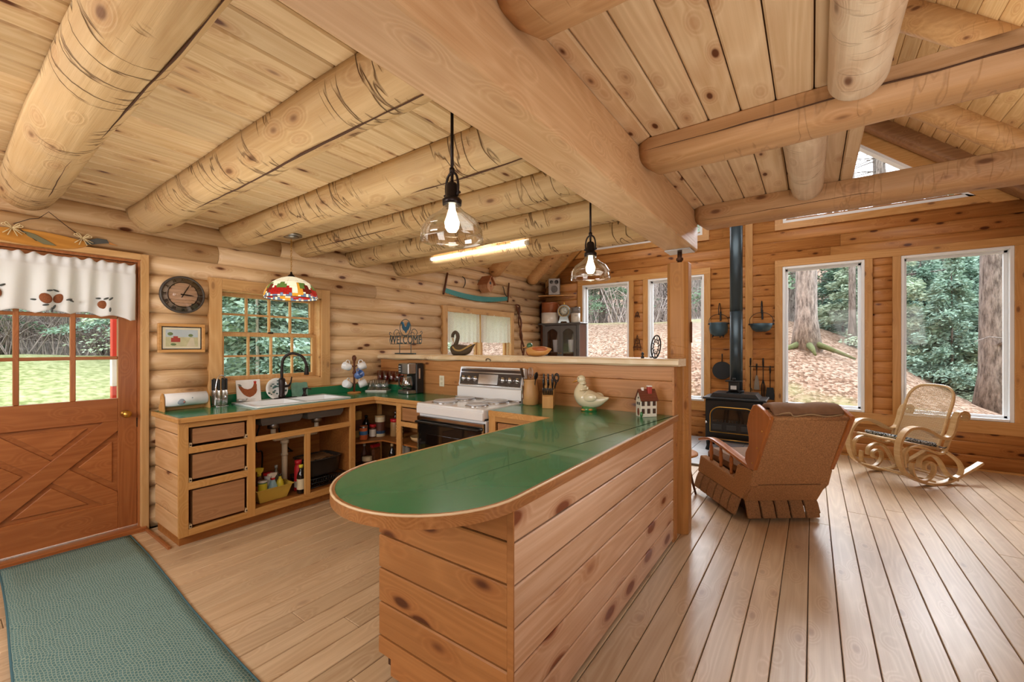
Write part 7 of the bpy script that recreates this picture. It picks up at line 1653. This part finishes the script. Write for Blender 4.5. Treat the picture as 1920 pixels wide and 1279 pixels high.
# far side: slender trees on and behind the leaf bank
for k in range(74):
    x = rn.uniform(-17, 15); y = rn.uniform(14.5, 30); kind = rn.choice(['bare', 'snag', 'snag', 'bare', 'snag', 'bare', 'conifer'])
    plant(kind, x, y, rn.uniform(.75, 1.25), rn.uniform(0, 6.28), {'bare': 'bare grey tree in the woods beyond the far windows', 'snag': 'slender twiggy tree in the woods beyond the far windows', 'conifer': 'dark green conifer in the woods beyond the far windows'}[kind], GF, BK2 if k % 3 else BK1, None, k)
for k in range(26): # green young firs right of the slope
    x = 1.9+rn.uniform(0, 6.0); y = rn.uniform(11.0, 16)
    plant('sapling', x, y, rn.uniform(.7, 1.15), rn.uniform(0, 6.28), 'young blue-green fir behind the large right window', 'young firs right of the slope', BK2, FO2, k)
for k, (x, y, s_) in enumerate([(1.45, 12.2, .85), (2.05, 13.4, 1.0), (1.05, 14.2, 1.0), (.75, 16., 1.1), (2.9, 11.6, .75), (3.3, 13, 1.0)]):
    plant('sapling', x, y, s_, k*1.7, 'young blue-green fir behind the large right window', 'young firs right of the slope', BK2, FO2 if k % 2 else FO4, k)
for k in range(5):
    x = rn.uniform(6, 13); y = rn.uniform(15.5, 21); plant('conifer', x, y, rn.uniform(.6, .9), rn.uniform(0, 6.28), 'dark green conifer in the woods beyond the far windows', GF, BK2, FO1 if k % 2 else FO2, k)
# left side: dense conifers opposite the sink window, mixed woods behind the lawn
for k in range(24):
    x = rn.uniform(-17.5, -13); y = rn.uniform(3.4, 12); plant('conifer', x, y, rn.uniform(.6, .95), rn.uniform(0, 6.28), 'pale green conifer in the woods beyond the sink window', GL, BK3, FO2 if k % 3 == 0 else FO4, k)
for k in range(12):
    x = rn.uniform(-17, -13.5); y = rn.uniform(3.6, 11); plant('snag', x, y, rn.uniform(.8, 1.1), rn.uniform(0, 6.28), 'pale slender tree among the conifers beyond the sink window', GL, BK3, None, k)
for k in range(16):
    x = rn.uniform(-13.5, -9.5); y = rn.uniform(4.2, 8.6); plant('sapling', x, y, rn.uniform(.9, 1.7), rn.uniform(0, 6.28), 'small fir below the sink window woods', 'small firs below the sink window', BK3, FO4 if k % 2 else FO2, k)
for k in range(44):
    x = rn.uniform(-34, -17.5); y = rn.uniform(-4, 14); kind = rn.choice(['bare', 'snag', 'bare', 'conifer', 'sapling'])
    plant(kind, x, y, rn.uniform(.8, 1.3), rn.uniform(0, 6.28), {'bare': 'bare grey tree in the woods behind the lawn', 'snag': 'slender twiggy tree in the woods behind the lawn', 'conifer': 'green conifer in the woods behind the lawn', 'sapling': 'small fir at the edge of the lawn'}[kind], GL, BK1 if k % 2 else BK3, FO1 if k % 2 else FO3, k)
# leafless twiggy brush that hides the far background
tw = M(); rb_ = random.Random(77)
for k in range(7500):
    if k % 2: a = rb_.uniform(.15, 2.3); R_ = rb_.uniform(14.5, 26); x = 0+R_*cos(a); y = 2+R_*sin(a)
    else: x = rb_.uniform(-27, -18.5); y = rb_.uniform(-4, 14)
    z = H(x, y); h_ = rb_.uniform(.6, 4.5)
    p = Vector((x, y, z)); d = Vector((rb_.uniform(-.5, .5), rb_.uniform(-.5, .5), 1)).normalized(); q = p+d*h_*.5; r = q+(d+Vector((rb_.uniform(-.8, .8), rb_.uniform(-.8, .8), .1))).normalized()*h_*.5
    tw.tube([p, q, r], [.022, .015, .005], 3, True, False)
    for _ in range(2):
        e = p.lerp(q, rb_.uniform(.3, 1)); tw.tube([e, e+Vector((rb_.uniform(-.8, .8), rb_.uniform(-.8, .8), rb_.uniform(-.1, .8)))], [.012, .004], 3, True, False)
o = link('twiggy_brush', mesh(tw, barkmat('brush_bark', '#a8958f', '#dcd0cb'), False, 'brush')); tag(o, 'tangle of bare brown brush at the back of the woods', 'brush'); o['kind'] = 'stuff'
# red and white post outside the door
rp2 = thing('red_post', 'tall red painted post with white bands outside the door', 'post', (-5.62, 1.12, -.3))
part('post', M().box(-.04, -.055, 0, .04, .055, 1.33, .006), plain('post_red', '#c0301f', .5, nscale=6, namt=.2), rp2)
part('upper_board', M().box(-.04, -.055, 1.62, .04, .055, 2.9, .006), plain('post_red', '#c0301f', .5), rp2)
part('white_band', M().box(-.041, -.056, 1.33, .041, .056, 1.62, .004).box(-.043, -.058, .86, .043, .058, .885, .002).box(-.043, .0, 1.75, .043, .012, 2.1), plain('post_white', '#d9d4cd', .6), rp2)
